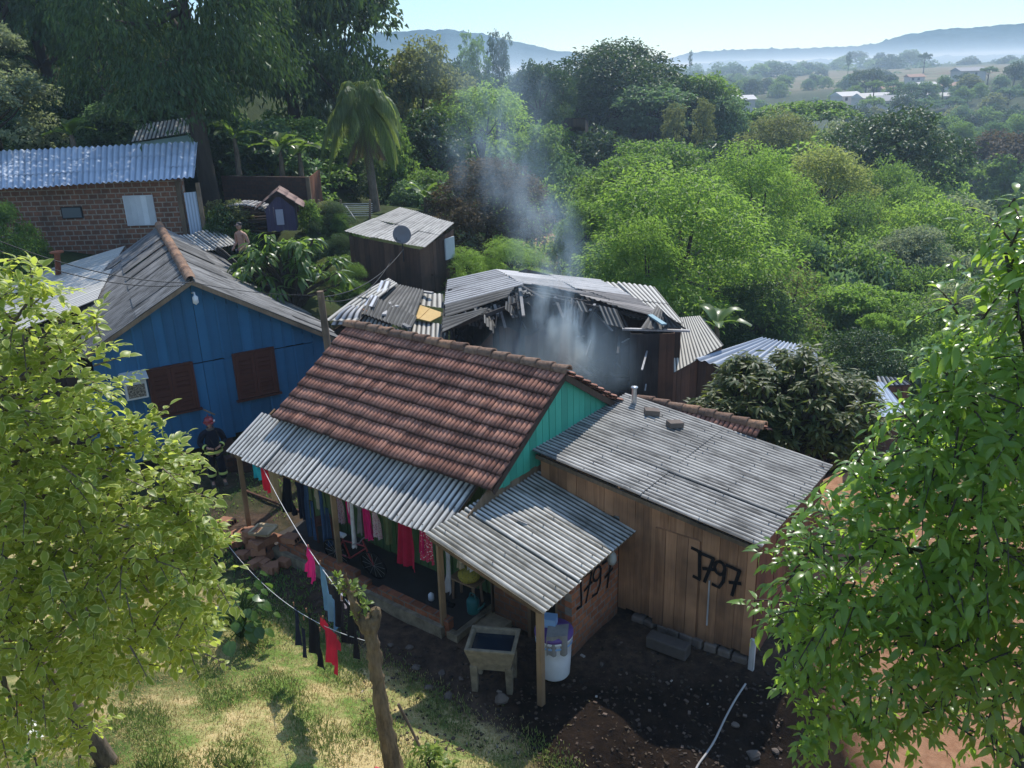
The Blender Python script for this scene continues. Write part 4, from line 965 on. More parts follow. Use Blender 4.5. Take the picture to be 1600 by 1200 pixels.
# ridge, rafters, charred frame
mb = MB(); mb.beam(Rb-V((0, 0, .12)), Rf-V((0, 0, .15)), .08, .16)
for t in (.15, .35, .55, .72, .86):
    mb.beam(R_(t)-V((0, 0, .13)), L_(t)-V((0, 0, .13)), .06, .1)
    mb.beam(R_(t)-V((0, 0, .13)), E_(t)-V((0, 0, .13)), .06, .1)
mb.beam(Lb-V((0, 0, .1)), Lf-V((0, 0, .1)), .08, .1); mb.beam(Eb-V((0, 0, .1)), Ef-V((0, 0, .1)), .08, .1)
mb.build('rafter', CHAR, bu)
WA, WBk, WC, WD = Lf+V((.15, .2, 0)), Lb+V((.3, -.2, 0)), Eb+V((-.3, -.2, 0)), Ef+V((-.12, .2, 0))
mb = MB(); planks(mb, (WBk.x, WBk.y), (WC.x, WC.y), GB, lambda t: 2.5+.7*(1-abs(2*t-1)), .22, seed=51); planks(mb, (WA.x, WA.y), (WBk.x, WBk.y), GB, lambda t: 2.0+.4*t, .22, seed=52, missing=.12); planks(mb, (WC.x, WC.y), (WD.x, WD.y), GB, lambda t: 2.2-.1*t, .22, seed=53); mb.build('inner_wall', CHAR, bu)
pm = ul(985, 519, 2.7); pr = ul(1054, 519, 2.68)
mb = MB(); planks(mb, (pm.x, pm.y), (pr.x-.42, pr.y), GB, lambda t: 2.05, .2, seed=54, nrm=1); mb.build('front_wall', CHAR, bu)
mb = MB(); planks(mb, (pr.x-.42, pr.y), (pr.x, pr.y), GB, lambda t: 2.05, .2, seed=55); planks(mb, (pr.x, pr.y), (WD.x, WD.y+.6), GB, lambda t: 2.05, .2, seed=56); mb.build('scorched_wall', BROWNWOOD, bu)
mb = MB(); mb.beam(ul(972, 514, 2.78), ul(1078, 517, 2.76), .1, .05); mb.build('eave_board', ASHWOOD, bu)
# partition walls inside, half burnt
mb = MB()
x0, x1 = ul(740, 560, 1.8), ul(870, 540, 2.0)
planks(mb, (x0.x, x0.y+.4), (x1.x+.2, x1.y+.9), GB, lambda t: 1.35+.5*math.sin(t*5)**2+.3*t, .2, seed=57, missing=.15)
mb.build('inner_wall', m_wood('half burnt boards', (.03, .02, .017), (.13, .075, .05), dirt=(.006, .006, .006)), bu)
x0, x1 = ul(870, 540, 2.0), ul(985, 560, 1.7)
mb = MB(); planks(mb, (x0.x+.2, x0.y+.8), (x1.x, x1.y+.5), GB, lambda t: 1.1+.6*math.sin(t*7)**2, .2, seed=58, missing=.2); mb.build('inner_wall', CHAR, bu)
mb = MB(); fa = [ul(700, 560, 1.2), ul(1050, 590, 1.2), WC, WBk]; mb.face([V((p.x, p.y, GB+.25)) for p in fa]); mb.build('floor', CHAR, bu)
mb = MB()
for i, (xa, ya, xb, yb, zz, w_) in enumerate(((742, 494, 782, 487, 2.9, .07), (798, 474, 802, 458, 3.4, .05), (792, 478, 802, 496, 3.2, .08), (806, 452, 811, 484, 3.6, .08), (812, 447, 818, 494, 3.7, .1), (815, 455, 828, 462, 3.6, .1), (820, 470, 829, 477, 3.3, .06),
        (776, 472, 803, 472, 3.3, .05), (863, 476, 920, 472, 3.3, .05), (920, 485, 960, 487, 2.9, .05), (929, 488, 957, 517, 2.7, .06), (834, 500, 839, 512, 2.7, .05), (835, 488, 836, 492, 2.9, .04), (770, 495, 772, 499, 2.8, .06),
        (863, 598, 950, 556, 1.6, .07), (897, 566, 922, 586, 1.5, .12), (975, 572, 988, 579, 1.5, .06), (1003, 578, 1014, 538, 2.2, .06), (972, 535, 983, 529, 2.3, .05), (965, 552, 968, 526, 2.3, .08), (1008, 610, 1011, 590, 1.2, .05), (902, 527, 912, 525, 2.2, .08), (915, 555, 923, 532, 2.0, .05), (911, 556, 919, 533, 2.0, .05), (880, 490, 884, 500, 2.7, .04), (711, 528, 737, 506, 2.6, .06), (715, 515, 726, 531, 2.5, .06), (735, 525, 745, 545, 2.2, .05), (726, 490, 782, 488, 2.95, .06))):
    mb.beam(ul(xa, ya, zz), ul(xb, yb, zz-.06), w_*.8, w_*.4, m=(1 if i in (0, 4, 5, 15, 17, 18, 20, 28, 10, 2, 22, 21, 13) else 0))
for i in range(46):
    t = rnd.random(); e = R_(.55+.4*t).lerp(L_(.6+.38*t), rnd.random()) if rnd.random() < .4 else R_(.6+.35*t).lerp(E_(.45+.5*t), rnd.random())
    d_ = V((rnd.uniform(-.35, .35), rnd.uniform(-.5, .1), rnd.uniform(-.9, -.15))); mb.beam(e-V((0, 0, .08)), e+d_, rnd.uniform(.03, .09), rnd.uniform(.02, .04), m=1 if rnd.random() < .22 else 0)
mb.build('hanging_lath', [CHAR, ASHWOOD], bu)
mb = MB()
for i in range(16):
    t = rnd.random(); e = R_(.6+.36*t).lerp(E_(.5+.46*t), rnd.uniform(.1, .75)) if i % 2 else R_(.62+.3*t).lerp(L_(.6+.35*t), rnd.uniform(.1, .8))
    s_ = rnd.uniform(.25, .6); q1 = V((rnd.uniform(.2, .5), rnd.uniform(-.3, .1), rnd.uniform(-.35, .05))); q2 = V((rnd.uniform(-.2, .2), -s_, rnd.uniform(-.45, .1)))
    corr(mb, e, e+q1, e+q1+q2, e+q2, .13, .02, .8, 1.2, .02, seed=200+i)
mb.build('torn_sheet', FIB_DARK, bu)
mb = MB()
for i in range(70):
    p = fa[0].lerp(fa[1], rnd.random()).lerp(fa[3].lerp(fa[2], rnd.random()), rnd.random()*.7); q = V((rnd.uniform(-.8, .8), rnd.uniform(-.8, .8), rnd.uniform(-.1, .5)))
    a = V((p.x, p.y, GB+.4+rnd.random()*.3)); mb.beam(a, a+q, rnd.uniform(.04, .14), .04)
mb.build('charred_debris', CHAR, bu)
mb = MB(); mb.beam(ul(703, 453, 3.5), ul(707, 500, 2.7), .13, .13); mb.beam(ul(707, 500, 2.7), ul(712, 545, 2.0), .2, .2); mb.build('burnt_post', SOOT, bu)
# roofs behind it
def shack(name, label, pts, zw, mat, wallmat, pitch=.15, amp=.02, seed=0, trap=False, jit=.01):
    P = [at(*p) for p in pts]; o = sum(P, V())/4; gz_ = hz(o.x, o.y); loc = V((o.x, o.y, gz_)); t = thing(name, label, 'shack', loc)
    mb = MB(); corr(mb, *[p-loc for p in P], pitch, amp, 1.05, 2.0, jit, seed=seed, trap=trap); mb.build('roof', mat, t)
    Q = [loc+(p-loc).lerp(o-loc, .05) for p in P]; mb = MB()
    for i in range(4):
        a, b = Q[i]-loc, Q[(i+1) % 4]-loc; planks(mb, (a.x, a.y), (b.x, b.y), max(-.4, min(a.z, b.z)-(2.2 if gz_ > -30 and Q[0].y < 45 else .7)), lambda s, a=a, b=b: a.z*(1-s)+b.z*s-.06, .22, seed=seed*7+i)
    mb.build('wall', wallmat, t); return t
shack('shack', 'grey roofed lean-to joined to the far side of the burnt house', [(905, 436, 3.2), (1022, 448, 2.75), (1068, 505, 2.35), (985, 497, 2.7)], 0, FIB_LIGHT, DARKWOOD, seed=61)
shack('shack', 'low shack with bright cream sheet roof beside the burnt house', [(1046, 497, 2.0), (1094, 494, 1.9), (1130, 540, 1.3), (1048, 585, 1.0)], 0, FIB_CREAM, BROWNWOOD, .12, .006, seed=62)
t = shack('shack', 'low shack with blue grey ribbed metal roof half hidden by the dark fruit tree', [(1190, 527, 1.1), (1275, 545, .8), (1290, 620, .0), (1085, 560, 1.2)], 0, MET_GREY, DARKWOOD, .2, .03, seed=63, trap=True)
shack('shack', 'small shack with ribbed bluish metal roof, farthest down the slope', [(1335, 598, .6), (1380, 597, .5), (1420, 645, .0), (1325, 655, .1)], 0, MET_BLUE, DARKWOOD, .16, .022, seed=64, trap=True)
shack('shack', 'little flat grey roof poking up above the ribbed bluish metal roof', [(1370, 588, .3), (1410, 590, .3), (1425, 600, .1), (1375, 603, .1)], 0, FIB_LIGHT, BROWNWOOD, seed=65)
# hut roof among the trees
shack('shack', 'tiny weathered roof showing among the treetops above the smoke', [(884, 184, 6.0), (915, 184, 6.0), (920, 191, 5.5), (880, 191, 5.5)], 0, FIB_DARK, DARKWOOD, .3, .03, seed=66)
# ------------------------------------------------------------------ vegetation materials
BK = m_bark('bark', (.03, .024, .018), (.12, .1, .08)); BKP = m_bark('pale bark', (.07, .055, .04), (.24, .19, .14))
LF = dict(
 dark=m_leaf('leaf dark', (0.022, 0.055, 0.022), (0.074, 0.131, 0.042), (0.120, 0.204, 0.048), .24, .5, .28),
 mid=m_leaf('leaf mid', (0.047, 0.106, 0.029), (0.148, 0.227, 0.059), (0.316, 0.505, 0.084), 0.43, .5, .28),
 bright=m_leaf('leaf bright', (0.073, 0.155, 0.029), (0.206, 0.299, 0.071), (0.427, 0.652, 0.106), 0.50, .5, .28),
 olive=m_leaf('leaf olive', (0.068, 0.099, 0.037), (0.176, 0.197, 0.084), (0.333, 0.358, 0.126), 0.43, .5, .28),
 yellow=m_leaf('leaf yellowish', (0.107, 0.156, 0.042), (0.272, 0.301, 0.106), (0.487, 0.535, 0.148), 0.48, .5, .28),
 grey=m_leaf('leaf grey green', (0.106, 0.143, 0.089), (0.274, 0.316, 0.200), (0.421, 0.505, 0.253), 0.36, .5, .28),
 purple=m_leaf('leaf purplish', (0.037, 0.047, 0.034), (0.158, 0.110, 0.076), (0.295, 0.211, 0.106), .25, .65, .12),
 brown=m_leaf('leaf brown', (0.106, 0.074, 0.047), (0.253, 0.180, 0.116), (0.337, 0.232, 0.126), 0.30, .5, .28),
 blue=m_leaf('leaf blue green', (0.047, 0.101, 0.055), (0.126, 0.200, 0.101), (0.253, 0.421, 0.148), 0.41, .5, .28))
# ------------------------------------------------------------------ trees one can tell apart
def ptree(key, lf, px, ytop, ybase, Y, wpx, label, bark=None, group=None, name='tree', sink=0, cat='tree'):
    b = aty(px, ybase, Y); t = aty(px, ytop, Y); wd = wpx/F*Y*1.08; h = max(.5, t.z-b.z+sink)
    gz_ = hz(b.x, b.y)
    return tree(key, LF[lf], bark or BK, (b.x, b.y, b.z-sink), wd, h*1.06, label, group, name, cat=cat)
TR = [
 # dark wood on the hillside behind the brick house
 ('weep_f', 'dark', 335, -190, 345, 36, 430, 'tall dark tree with thick bare trunk and hanging branches beside the brick house'),
 ('broad_m', 'dark', 40, -170, 240, 47, 300, 'huge dark tree behind the far end of the metal roofed brick house'),
 ('weep_m', 'dark', 185, -200, 250, 44, 280, 'dark hanging tree behind the middle of the metal roofed brick house'),
 ('weep_m', 'dark', 470, -180, 300, 47, 300, 'tall dark drooping tree above the block wall'),
 ('broad_m', 'dark', 555, -70, 300, 52, 190, 'dark tree at the edge of the tall wood, against the sky beside the palm'),
 ('weep_m', 'dark', 540, 70, 320, 46, 150, 'lower dark tree standing just behind the feathery palm'),
 ('weep_m', 'dark', 95, -160, 240, 52, 300, 'dark tree standing between the two hanging trees behind the brick house'),
 ('broad_m', 'dark', -40, -120, 240, 56, 300, 'dark tree cut by the picture edge behind the metal roof'),
 ('broad_m', 'grey', 18, 105, 300, 34, 190, 'pale silvery leaved tree over the corner of the metal roof'),
 ('broad_m', 'grey', -12, 35, 160, 36, 110, 'small light sprayed tree high at the edge of the dark wood'),
 ('dome_m', 'dark', 215, 150, 280, 40, 200, 'dark rounded bush under the tall trees beside the hillside house'),
 ('dome_m', 'mid', 470, 170, 320, 43, 190, 'mid green undergrowth bush above the block wall'),
 ('fine_m', 'olive', 250, 60, 200, 42, 130, 'sunlit olive sapling inside the dark wood above the hillside house'),
 # skyline
 ('broad_f', 'olive', 668, 72, 320, 54, 170, 'brownish olive tree next to the palm, reaching the skyline'),
 ('fine_m', 'bright', 755, 138, 310, 52, 160, 'bright light green tree behind the purplish mango'),
 ('tall_m', 'mid', 748, 62, 260, 92, 75, 'slim tall tree on the skyline, first of the thin pair'),
 ('tall_m', 'dark', 785, 60, 260, 94, 62, 'slim tall tree on the skyline with a rounded tuft, second of the thin pair'),
 ('broad_m', 'dark', 845, 98, 250, 90, 100, 'dark tree in the skyline row above the smoke'),
 ('tall_c', 'dark', 880, 100, 240, 95, 60, 'narrow dark tree in the skyline row above the smoke'),
 ('broad_f', 'dark', 962, 70, 250, 105, 200, 'large domed dark tree standing highest on the skyline'),
 ('broad_m', 'blue', 1010, 130, 250, 98, 140, 'dark tree at the foot of the domed skyline tree'),
 ('dome_m', 'mid', 1083, 104, 240, 104, 140, 'rounded green tree on the skyline beside the far field'),
 ('dome_m', 'blue', 1128, 140, 250, 98, 90, 'lower rounded tree sloping down toward the far field'),
 ('broad_m', 'dark', 715, 95, 260, 80, 110, 'dark tree between the olive tree and the thin pair'),
 ('broad_m', 'mid', 625, 110, 300, 66, 120, 'green tree behind the palm crown'),
 # middle distance
 ('dome_f', 'purple', 765, 225, 400, 37, 190, 'dark purplish mango tree behind the dish hut'),
 ('fine_f', 'bright', 800, 368, 450, 31, 120, 'bright feathery bush between dish hut and burnt house'),
 ('fine_f', 'bright', 735, 385, 460, 30, 90, 'small bright bush at the corner of the dish hut'),
 ('fine_f', 'bright', 1060, 250, 510, 36, 330, 'large bright yellow green tree beyond the burnt house'),
 ('fine_f', 'bright', 1010, 330, 520, 33, 150, 'lower bright tree just behind the burnt roof'),
 ('umb_m', 'mid', 1232, 142, 280, 112, 170, 'wide flat topped tree in the valley below the far houses'),
 ('fine_m', 'olive', 1205, 180, 320, 80, 120, 'olive toned fine tree beneath the wide flat topped one'),
 ('fine_m', 'yellow', 1275, 235, 400, 58, 160, 'yellow tinged fine leaved tree in the middle of the slope'),
 ('broad_f', 'dark', 1372, 178, 380, 78, 230, 'big dark tree in the middle of the wooded slope'),
 ('dome_m', 'grey', 1310, 175, 330, 84, 110, 'pale grey green tree against the big dark one'),
 ('broad_m', 'purple', 1578, 208, 330, 118, 150, 'brownish dark tree at the edge of the valley'),
 ('dome_f', 'grey', 1418, 335, 480, 47, 150, 'pale olive grey bush tree on the lower slope'),
 ('bare', 'brown', 1235, 395, 530, 36, 110, 'leafless reddish brown shrub beyond the loquat'),
 ('umb_m', 'bright', 1335, 430, 560, 38, 150, 'bright flat spreading young tree above the loquat'),
 ('umb_m', 'bright', 1365, 478, 580, 34, 70, 'small pale fan leaved plant above the loquat'),
 ('umb_m', 'bright', 1470, 505, 620, 31, 80, 'small fan leaved plant by the drooping tree'),
 ('fine_f', 'bright', 1180, 215, 420, 48, 190, 'bright leafy tree behind the large bright one'),
 ('dome_f', 'mid', 985, 215, 400, 55, 190, 'broad mid green tree behind the smoke'),
 ('dome_f', 'mid', 1030, 190, 400, 62, 220, 'broad green tree sloping up toward the skyline row'),
 ('dome_m', 'mid', 850, 180, 330, 70, 110, 'rounded green tree wrapped in smoke'),
 ('tall_m', 'olive', 1095, 160, 290, 82, 55, 'narrow olive tree in front of the rounded skyline tree'),
 ('tall_m', 'olive', 1050, 168, 290, 84, 60, 'shorter olive tree left open beside the narrow one'),
 ('dome_f', 'mid', 915, 296, 430, 41, 110, 'dark green bush tree behind the drifting smoke'),
 ('fine_f', 'mid', 1320, 300, 500, 52, 170, 'grey green thicket tree below the yellow tinged one'),
 ('dome_f', 'dark', 1480, 400, 600, 42, 170, 'dark thicket tree behind the drooping foreground tree'),
 ('dome_f', 'dark', 1170, 420, 570, 34, 150, 'dark shaded bush below the large bright tree'),
 ('dome_f', 'dark', 1330, 500, 640, 32, 170, 'dark shaded bush between leafless shrub and fan leaved plants'),
]
for key, lf, px, yt, yb, Y, wp_, lab in TR:
    ptree(key, lf, px, yt, yb, Y, wp_, lab.replace(' left open', ' standing').replace(' foreground', ''), group='distinct trees of the wooded slope')
ptree('dome_f', 'mid', 22, 290, 430, 27.5, 110, 'dense clipped green bush in front of the brick house wall', sink=1.0, cat='bush', name='bush')
# fill the slope: canopy tops step up the picture with distance
CAN = [(620, 27), (560, 30), (500, 34), (450, 37), (380, 43), (320, 51), (250, 70), (200, 97), (165, 130), (140, 170)]
cy = np.array([c[0] for c in CAN][::-1], float); cY = np.array([c[1] for c in CAN][::-1], float)
def canopyY(py): return float(np.exp(np.interp(py, cy, np.log(cY))))
g_ = random.Random(99)
def okpos(px, py):
    if 690 < px < 1130 and py > 400: return False
    if px < 690 and py > 200: return False
    if 815 < px < 905 and 325 < py < 412: return False          # the red clearing
    return True
GR1, GR2, GR3 = 'trees filling the slope beyond the burnt house', 'small trees on the far hillside', 'distant trees along the plateau'
n_ = 0
for py0 in (150, 172, 196, 222, 250, 282, 318, 355, 395, 440, 490, 545):
    Y0 = canopyY(py0); step = {True: 62, False: 84}[py0 < 260]
    px = 630 if py0 < 330 else 700
    while px < 1640:
        x = px+g_.uniform(-20, 20); y = py0+g_.uniform(-14, 14)
        if x > 1340 and y < 260: y2 = y; Y = canopyY(y)*1.5
        else: Y = canopyY(y)
        if okpos(x, y) and not (x > 1130 and y < 168) and not (x > 1080 and y < 180 and x < 1340):
            w_ = g_.uniform(3.4, 7.6)*(1+Y/190); wpx_ = w_*F/Y
            hh_ = w_*g_.uniform(1.0, 1.5); t = aty(x, y, Y)
            key = ('dome_f' if Y < 50 and g_.random() < .5 else 'fine_m' if g_.random() < .4 else 'dome_m') if Y < 75 else g_.choice(['dome_c', 'broad_c', 'dome_m', 'umb_c'])
            lf = g_.choices(['mid', 'dark', 'olive', 'blue', 'bright', 'grey', 'yellow'], [38, 16, 5, 12, 24, 4, 1])[0]
            tree(key, LF[lf], BK, (t.x, t.y, t.z-hh_), w_, hh_*1.06, 'leafy green tree, one of the many filling the wooded slope past the burnt house', GR1); n_ += 1
        px += step*g_.uniform(.8, 1.2)
for i in range(34):
    x = 620+i*16+g_.uniform(-10, 10); Y = g_.uniform(98, 125); y = np.interp(x, [600, 700, 850, 1000, 1100, 1170], [120, 112, 118, 118, 124, 160])+g_.uniform(-8, 26); w_ = g_.uniform(6, 11); t = aty(x, y, Y); hh_ = w_*g_.uniform(1, 1.5)
    tree(g_.choice(['dome_m', 'broad_m', 'broad_c']), LF[g_.choice(['dark', 'mid', 'blue', 'dark'])], BK, (t.x, t.y, t.z-hh_), w_, hh_, 'leafy tree in the continuous row closing the skyline above the smoke', 'skyline row trees')
# left hillside fill
for i in range(95):
    x = g_.uniform(-20, 700); y = g_.uniform(150, 300) if x > 330 else g_.uniform(90, 215); Y = g_.uniform(39, 62) if x > 330 else g_.uniform(38, 56); w_ = g_.uniform(2.4, 5); t = aty(x, y, Y)
    tree(g_.choice(['dome_m', 'dome_c']), LF[g_.choice(['dark', 'mid', 'dark', 'blue'])], BK, (t.x, t.y, min(t.z-w_, hz(t.x, t.y)-.2)), w_, t.z-min(t.z-w_, hz(t.x, t.y)-.2), 'low bush in the undergrowth beneath the tall dark wood', 'undergrowth bushes beneath the dark wood', name='bush', cat='bush')
for i in range(26):
    x = g_.uniform(478, 560) if i < 15 else g_.uniform(330, 400); y = g_.uniform(330, 430) if i < 15 else g_.uniform(345, 375); Y = np.interp(y, [330, 430], [33, 26]); w_ = g_.uniform(.7, 1.6); t = aty(x, y, Y); gz_ = hz(t.x, t.y)
    tree(g_.choice(['dome_m', 'fine_f', 'dome_c']), LF[g_.choice(['mid', 'dark', 'mid', 'olive'])], BK, (t.x, t.y, gz_-.1), w_, w_*g_.uniform(.8, 1.4), 'low weedy bush on the slope around the kennel and the plank hut', 'weedy bushes around the kennel', name='bush', cat='bush')
# far hillside on the other side of the valley
for py0 in (116, 130, 146, 162, 180, 200, 222, 242):
    px = 1350+max(0, 150-py0)*.6
    while px < 1660:
        x = px+g_.uniform(-14, 14); y = py0+g_.uniform(-8, 8)-(x-1450)*.09; Y = np.interp(y, [100, 150, 200, 250], [330, 250, 190, 150])*g_.uniform(.95, 1.05)
        w_ = g_.uniform(6, 11); hh_ = w_*g_.uniform(.9, 1.2); t = aty(x, y, Y)
        tree(g_.choice(['dome_c', 'broad_c', 'umb_c']), LF[g_.choices(['blue', 'mid', 'dark', 'olive'], [5, 3, 4, 2])[0]], BK, (t.x, t.y, t.z-hh_), w_, hh_, 'small rounded tree among many on the hillside across the valley', GR2)
        px += 33*g_.uniform(.8, 1.25)
MASS = {}
def masstree(key, lf, loc, w_, h_):
    me = get_proto(key)[0]; n = len(me.vertices); a = np.empty(n*3, np.float32); me.vertices.foreach_get('co', a); a = a.reshape(-1, 3).copy()
    q = g_.uniform(0, 6.28); c_, s_ = math.cos(q), math.sin(q); x = (a[:, 0]*c_-a[:, 1]*s_)*w_+loc[0]; y = (a[:, 0]*s_+a[:, 1]*c_)*w_+loc[1]; z = a[:, 2]*h_+loc[2]
    m = len(me.polygons); f = np.empty(m*3, np.int32); me.loops.foreach_get('vertex_index', f); r = np.empty(m, np.float32); me.attributes['rnd'].data.foreach_get('value', r)
    MASS.setdefault(lf, []).append((np.stack([x, y, z], 1), f.reshape(-1, 3), r))
# plateau: tree belts on the horizon
for k in range(64):
    x = g_.uniform(1000, 1650); Y = g_.uniform(620, 900); y = 112-(x-1000)*.026-g_.uniform(2, 18)*(1.5 if 1300 < x < 1480 else .8); w_ = g_.uniform(16, 30); hh_ = g_.uniform(14, 24); t = aty(x, y, Y)
    masstree(g_.choice(['dome_c', 'broad_c', 'tall_c']), g_.choice(['blue', 'dark', 'mid']), (t.x, t.y, t.z-hh_), w_, hh_)
for key, x, yt, yb, Y, wd, lab in (('broad_m', 1350, 108, 160, 330, 50, 'dark bushy tree alone beside the far white roofed houses'), ('dome_m', 1388, 114, 140, 340, 26, 'small round tree right of the far field'), ('umb_c', 1443, 80, 110, 500, 20, 'lone tall crowned tree standing up from the plateau belt'), ('tall_c', 1078, 80, 115, 420, 9, 'lone thin bare tree rising above the plateau edge'), ('tall_c', 1325, 82, 112, 520, 14, 'slender pale tree at the start of the plateau belt')):
    ptree(key, 'dark', x, yt, yb, Y, wd, lab.replace('right of', 'at the end of'))
for i in range(34):
    x = 1150+i*14+g_.uniform(-6, 6); y = (132 if i > 10 else 150)+g_.uniform(-6, 34); Y = 330+g_.uniform(-50, 40); w_ = g_.uniform(5, 9); t = aty(x, y, Y)
    masstree('dome_c', g_.choice(['blue', 'mid']), (t.x, t.y, t.z-w_), w_, w_)

for k in range(60):
    x = g_.uniform(1090, 1420); Y = g_.uniform(360, 600); y = 131-(x-1000)*.026-(Y-360)*.055+g_.uniform(-3, 5); w_ = g_.uniform(5, 12); t = aty(x, y, Y)
    masstree(g_.choice(['dome_c', 'broad_c']), g_.choice(['blue', 'mid', 'dark']), (t.x, t.y, t.z-w_*.8), w_, w_*.9)
V0, F0, R0, M0, off = [], [], [], [], 0
for li, (lf, parts_) in enumerate(MASS.items()):
    for a, f, r in parts_: V0.append(a); F0.append(f+off); R0.append(r); M0.append(np.full(len(f), li, np.int32)); off += len(a)
me_ = nmesh('distant_woods', np.concatenate(V0), np.concatenate(F0), np.concatenate(R0)); o = link('distant_woods', me_, None, [LF[k] for k in MASS]); me_.polygons.foreach_set('material_index', np.concatenate(M0)); o['kind'] = 'stuff'
# ------------------------------------------------------------------ far houses
FW = m_plain('far wall', (.55, .5, .45), .9); FR = [m_plain('far roof pale', (.6, .57, .53), .8), m_plain('far roof clay', (.34, .2, .14), .85), m_plain('far roof grey', (.3, .3, .3), .8)]
def farhouse(px, py, Y, w_, d_, h_, rf, label, rz=.2):
    p = aty(px, py, Y); w_ *= .7; d_ *= .7; h_ *= .75; t = thing('distant_house', label, 'house', p, rz)
    mb = MB(); mb.box((0, 0, h_/2-1.0), (w_, d_, h_+2)); mb.build('wall', FW, t)
    mb = MB(); e = .5; r = h_+d_*.22
    mb.mesh([(-w_/2-e, -d_/2-e, h_-.1), (w_/2+e, -d_/2-e, h_-.1), (w_/2+e, 0, r), (-w_/2-e, 0, r), (-w_/2-e, d_/2+e, h_-.1), (w_/2+e, d_/2+e, h_-.1)], [(0, 1, 2, 3), (3, 2, 5, 4), (0, 3, 4), (1, 5, 2), (0, 4, 5, 1)], .5); mb.build('roof', FR[rf], t)
    mb = MB()
    for x in (-w_*.28, w_*.1): mb.box((x, -d_/2-.02, h_*.55), (1.1, .06, 1.1))
    mb.build('windows', SOOT, t) if False else None
    for x in (-w_*.28, w_*.1):
        mb = MB(); mb.box((x, -d_/2-.02, h_*.55), (1.1, .06, 1.1)); mb.build('window', SOOT, t)
for a in ((1321, 160, 300, 12, 8, 3, 0, 'far house with pale roof, lowest of the row beyond the valley'), (1362, 163, 290, 16, 9, 3, 0, 'far long house with wide pale roof and bluish wall'), (1392, 150, 320, 11, 8, 3, 1, 'far house with reddish roof above the long pale one'), (1425, 158, 315, 8, 7, 3, 2, 'far grey roofed cottage beside the dark garden trees'),
          (1458, 160, 320, 14, 7, 3, 0, 'far low house with cream roof among garden trees'), (1442, 142, 350, 12, 7, 3, 0, 'far house with pale roof on the upper lane'), (1474, 143, 350, 15, 8, 3, 1, 'far house with clay roof at the end of the upper lane'), (1512, 122, 380, 18, 9, 4, 2, 'far grey hall with broad roof near the hill crest'),
          (1390, 172, 270, 14, 9, 4, 2, 'far blue grey block below the row of pale roofs'), (1158, 168, 260, 9, 7, 3.2, 0, 'far bluish shed at the lower corner of the ploughed field'), (1428, 128, 400, 10, 7, 3, 1, 'far clay roofed cottage at the edge of the ploughed field'), (1495, 150, 330, 9, 7, 3, 0, 'far small white house at the wood edge')):
    farhouse(*a, rz=rnd.uniform(-.4, .4))

# ------------------------------------------------------------------ palm, bananas, big leaf plants
def frond(mb, base, dirv, L, droop, n=26, lw=.035, ll=.5, seed=0, hang=.6):
    g = random.Random(seed); d = V(dirv).normalized(); pts = []
    for i in range(9):
        t = i/8; pts.append(V(base)+d*L*t*(1-.25*t*droop)+V((0, 0, -droop*L*.55*t*t)))
    mb.tube(pts, [.03*(1-.8*i/8) for i in range(9)], 5, .4, cap=False)
    side = d.cross(V((0, 0, 1))); side = side.normalized() if side.length > .01 else V((1, 0, 0))
    for i in range(n):
        t = .12+.86*i/n; k = min(7, int(t*8)); p = pts[k].lerp(pts[k+1], t*8-k); tg = (pts[k+1]-pts[k]).normalized()
        l = ll*math.sin(pi*min(1, t*.85+.12))*g.uniform(.8, 1.15)
        for s in (-1, 1):
            e = (side*s*.75+tg*.6+V((0, 0, -.35*hang+g.uniform(-.15, .1)))).normalized(); q1 = p+e*l*.5; q2 = p+e*l+V((0, 0, -hang*l*.6)); w_ = e.cross(V((0, 0, 1))).normalized()*lw
            r = g.random(); mb.face([p-w_*.4, p+w_*.4, q1+w_, q1-w_], r); mb.face([q1-w_, q1+w_, q2], r)
pb = aty(588, 338, 38); pt = aty(578, 160, 38); hgt = pt.z-pb.z
pal = thing('palm_tree', 'feathery palm with drooping fronds and a skirt of dry leaves behind the dish hut', 'palm', (pb.x, pb.y, pb.z-.5))
mb = MB(); mb.tube([(0, 0, 0), (-.05, 0, hgt*.35), (-.12, 0, hgt*.7), (-.2, 0, hgt+.5)], [.26, .19, .17, .15], 10); mb.build('trunk', BKP, pal)
PALM = m_leaf('palm leaf', (.07, .11, .03), (.19, .24, .08), (.42, .52, .14), .45, .4, .4); DRY = m_leaf('dry palm leaf', (.12, .08, .04), (.2, .14, .08), (.2, .14, .07), .25)
for i in range(34):
    a = i*2.4; el = math.radians([72, 55, 38, 20, 5, -15][i % 6]); mb = MB()
    frond(mb, (-.2, 0, hgt+.5), (math.cos(a)*math.cos(el), math.sin(a)*math.cos(el), math.sin(el)), rnd.uniform(2.5, 3.3), 1.5-.55*math.sin(el), 46, .022, .68, i, 1.3); mb.build('frond', PALM, pal)
mb = MB()
for i in range(9):
    a = i*.7; frond(mb, (-.2, 0, hgt-.3), (math.cos(a)*.5, math.sin(a)*.5, -.75), rnd.uniform(1.6, 2.2), .4, 22, .03, .4, 50+i, .9)
mb.build('dry_skirt', DRY, pal)
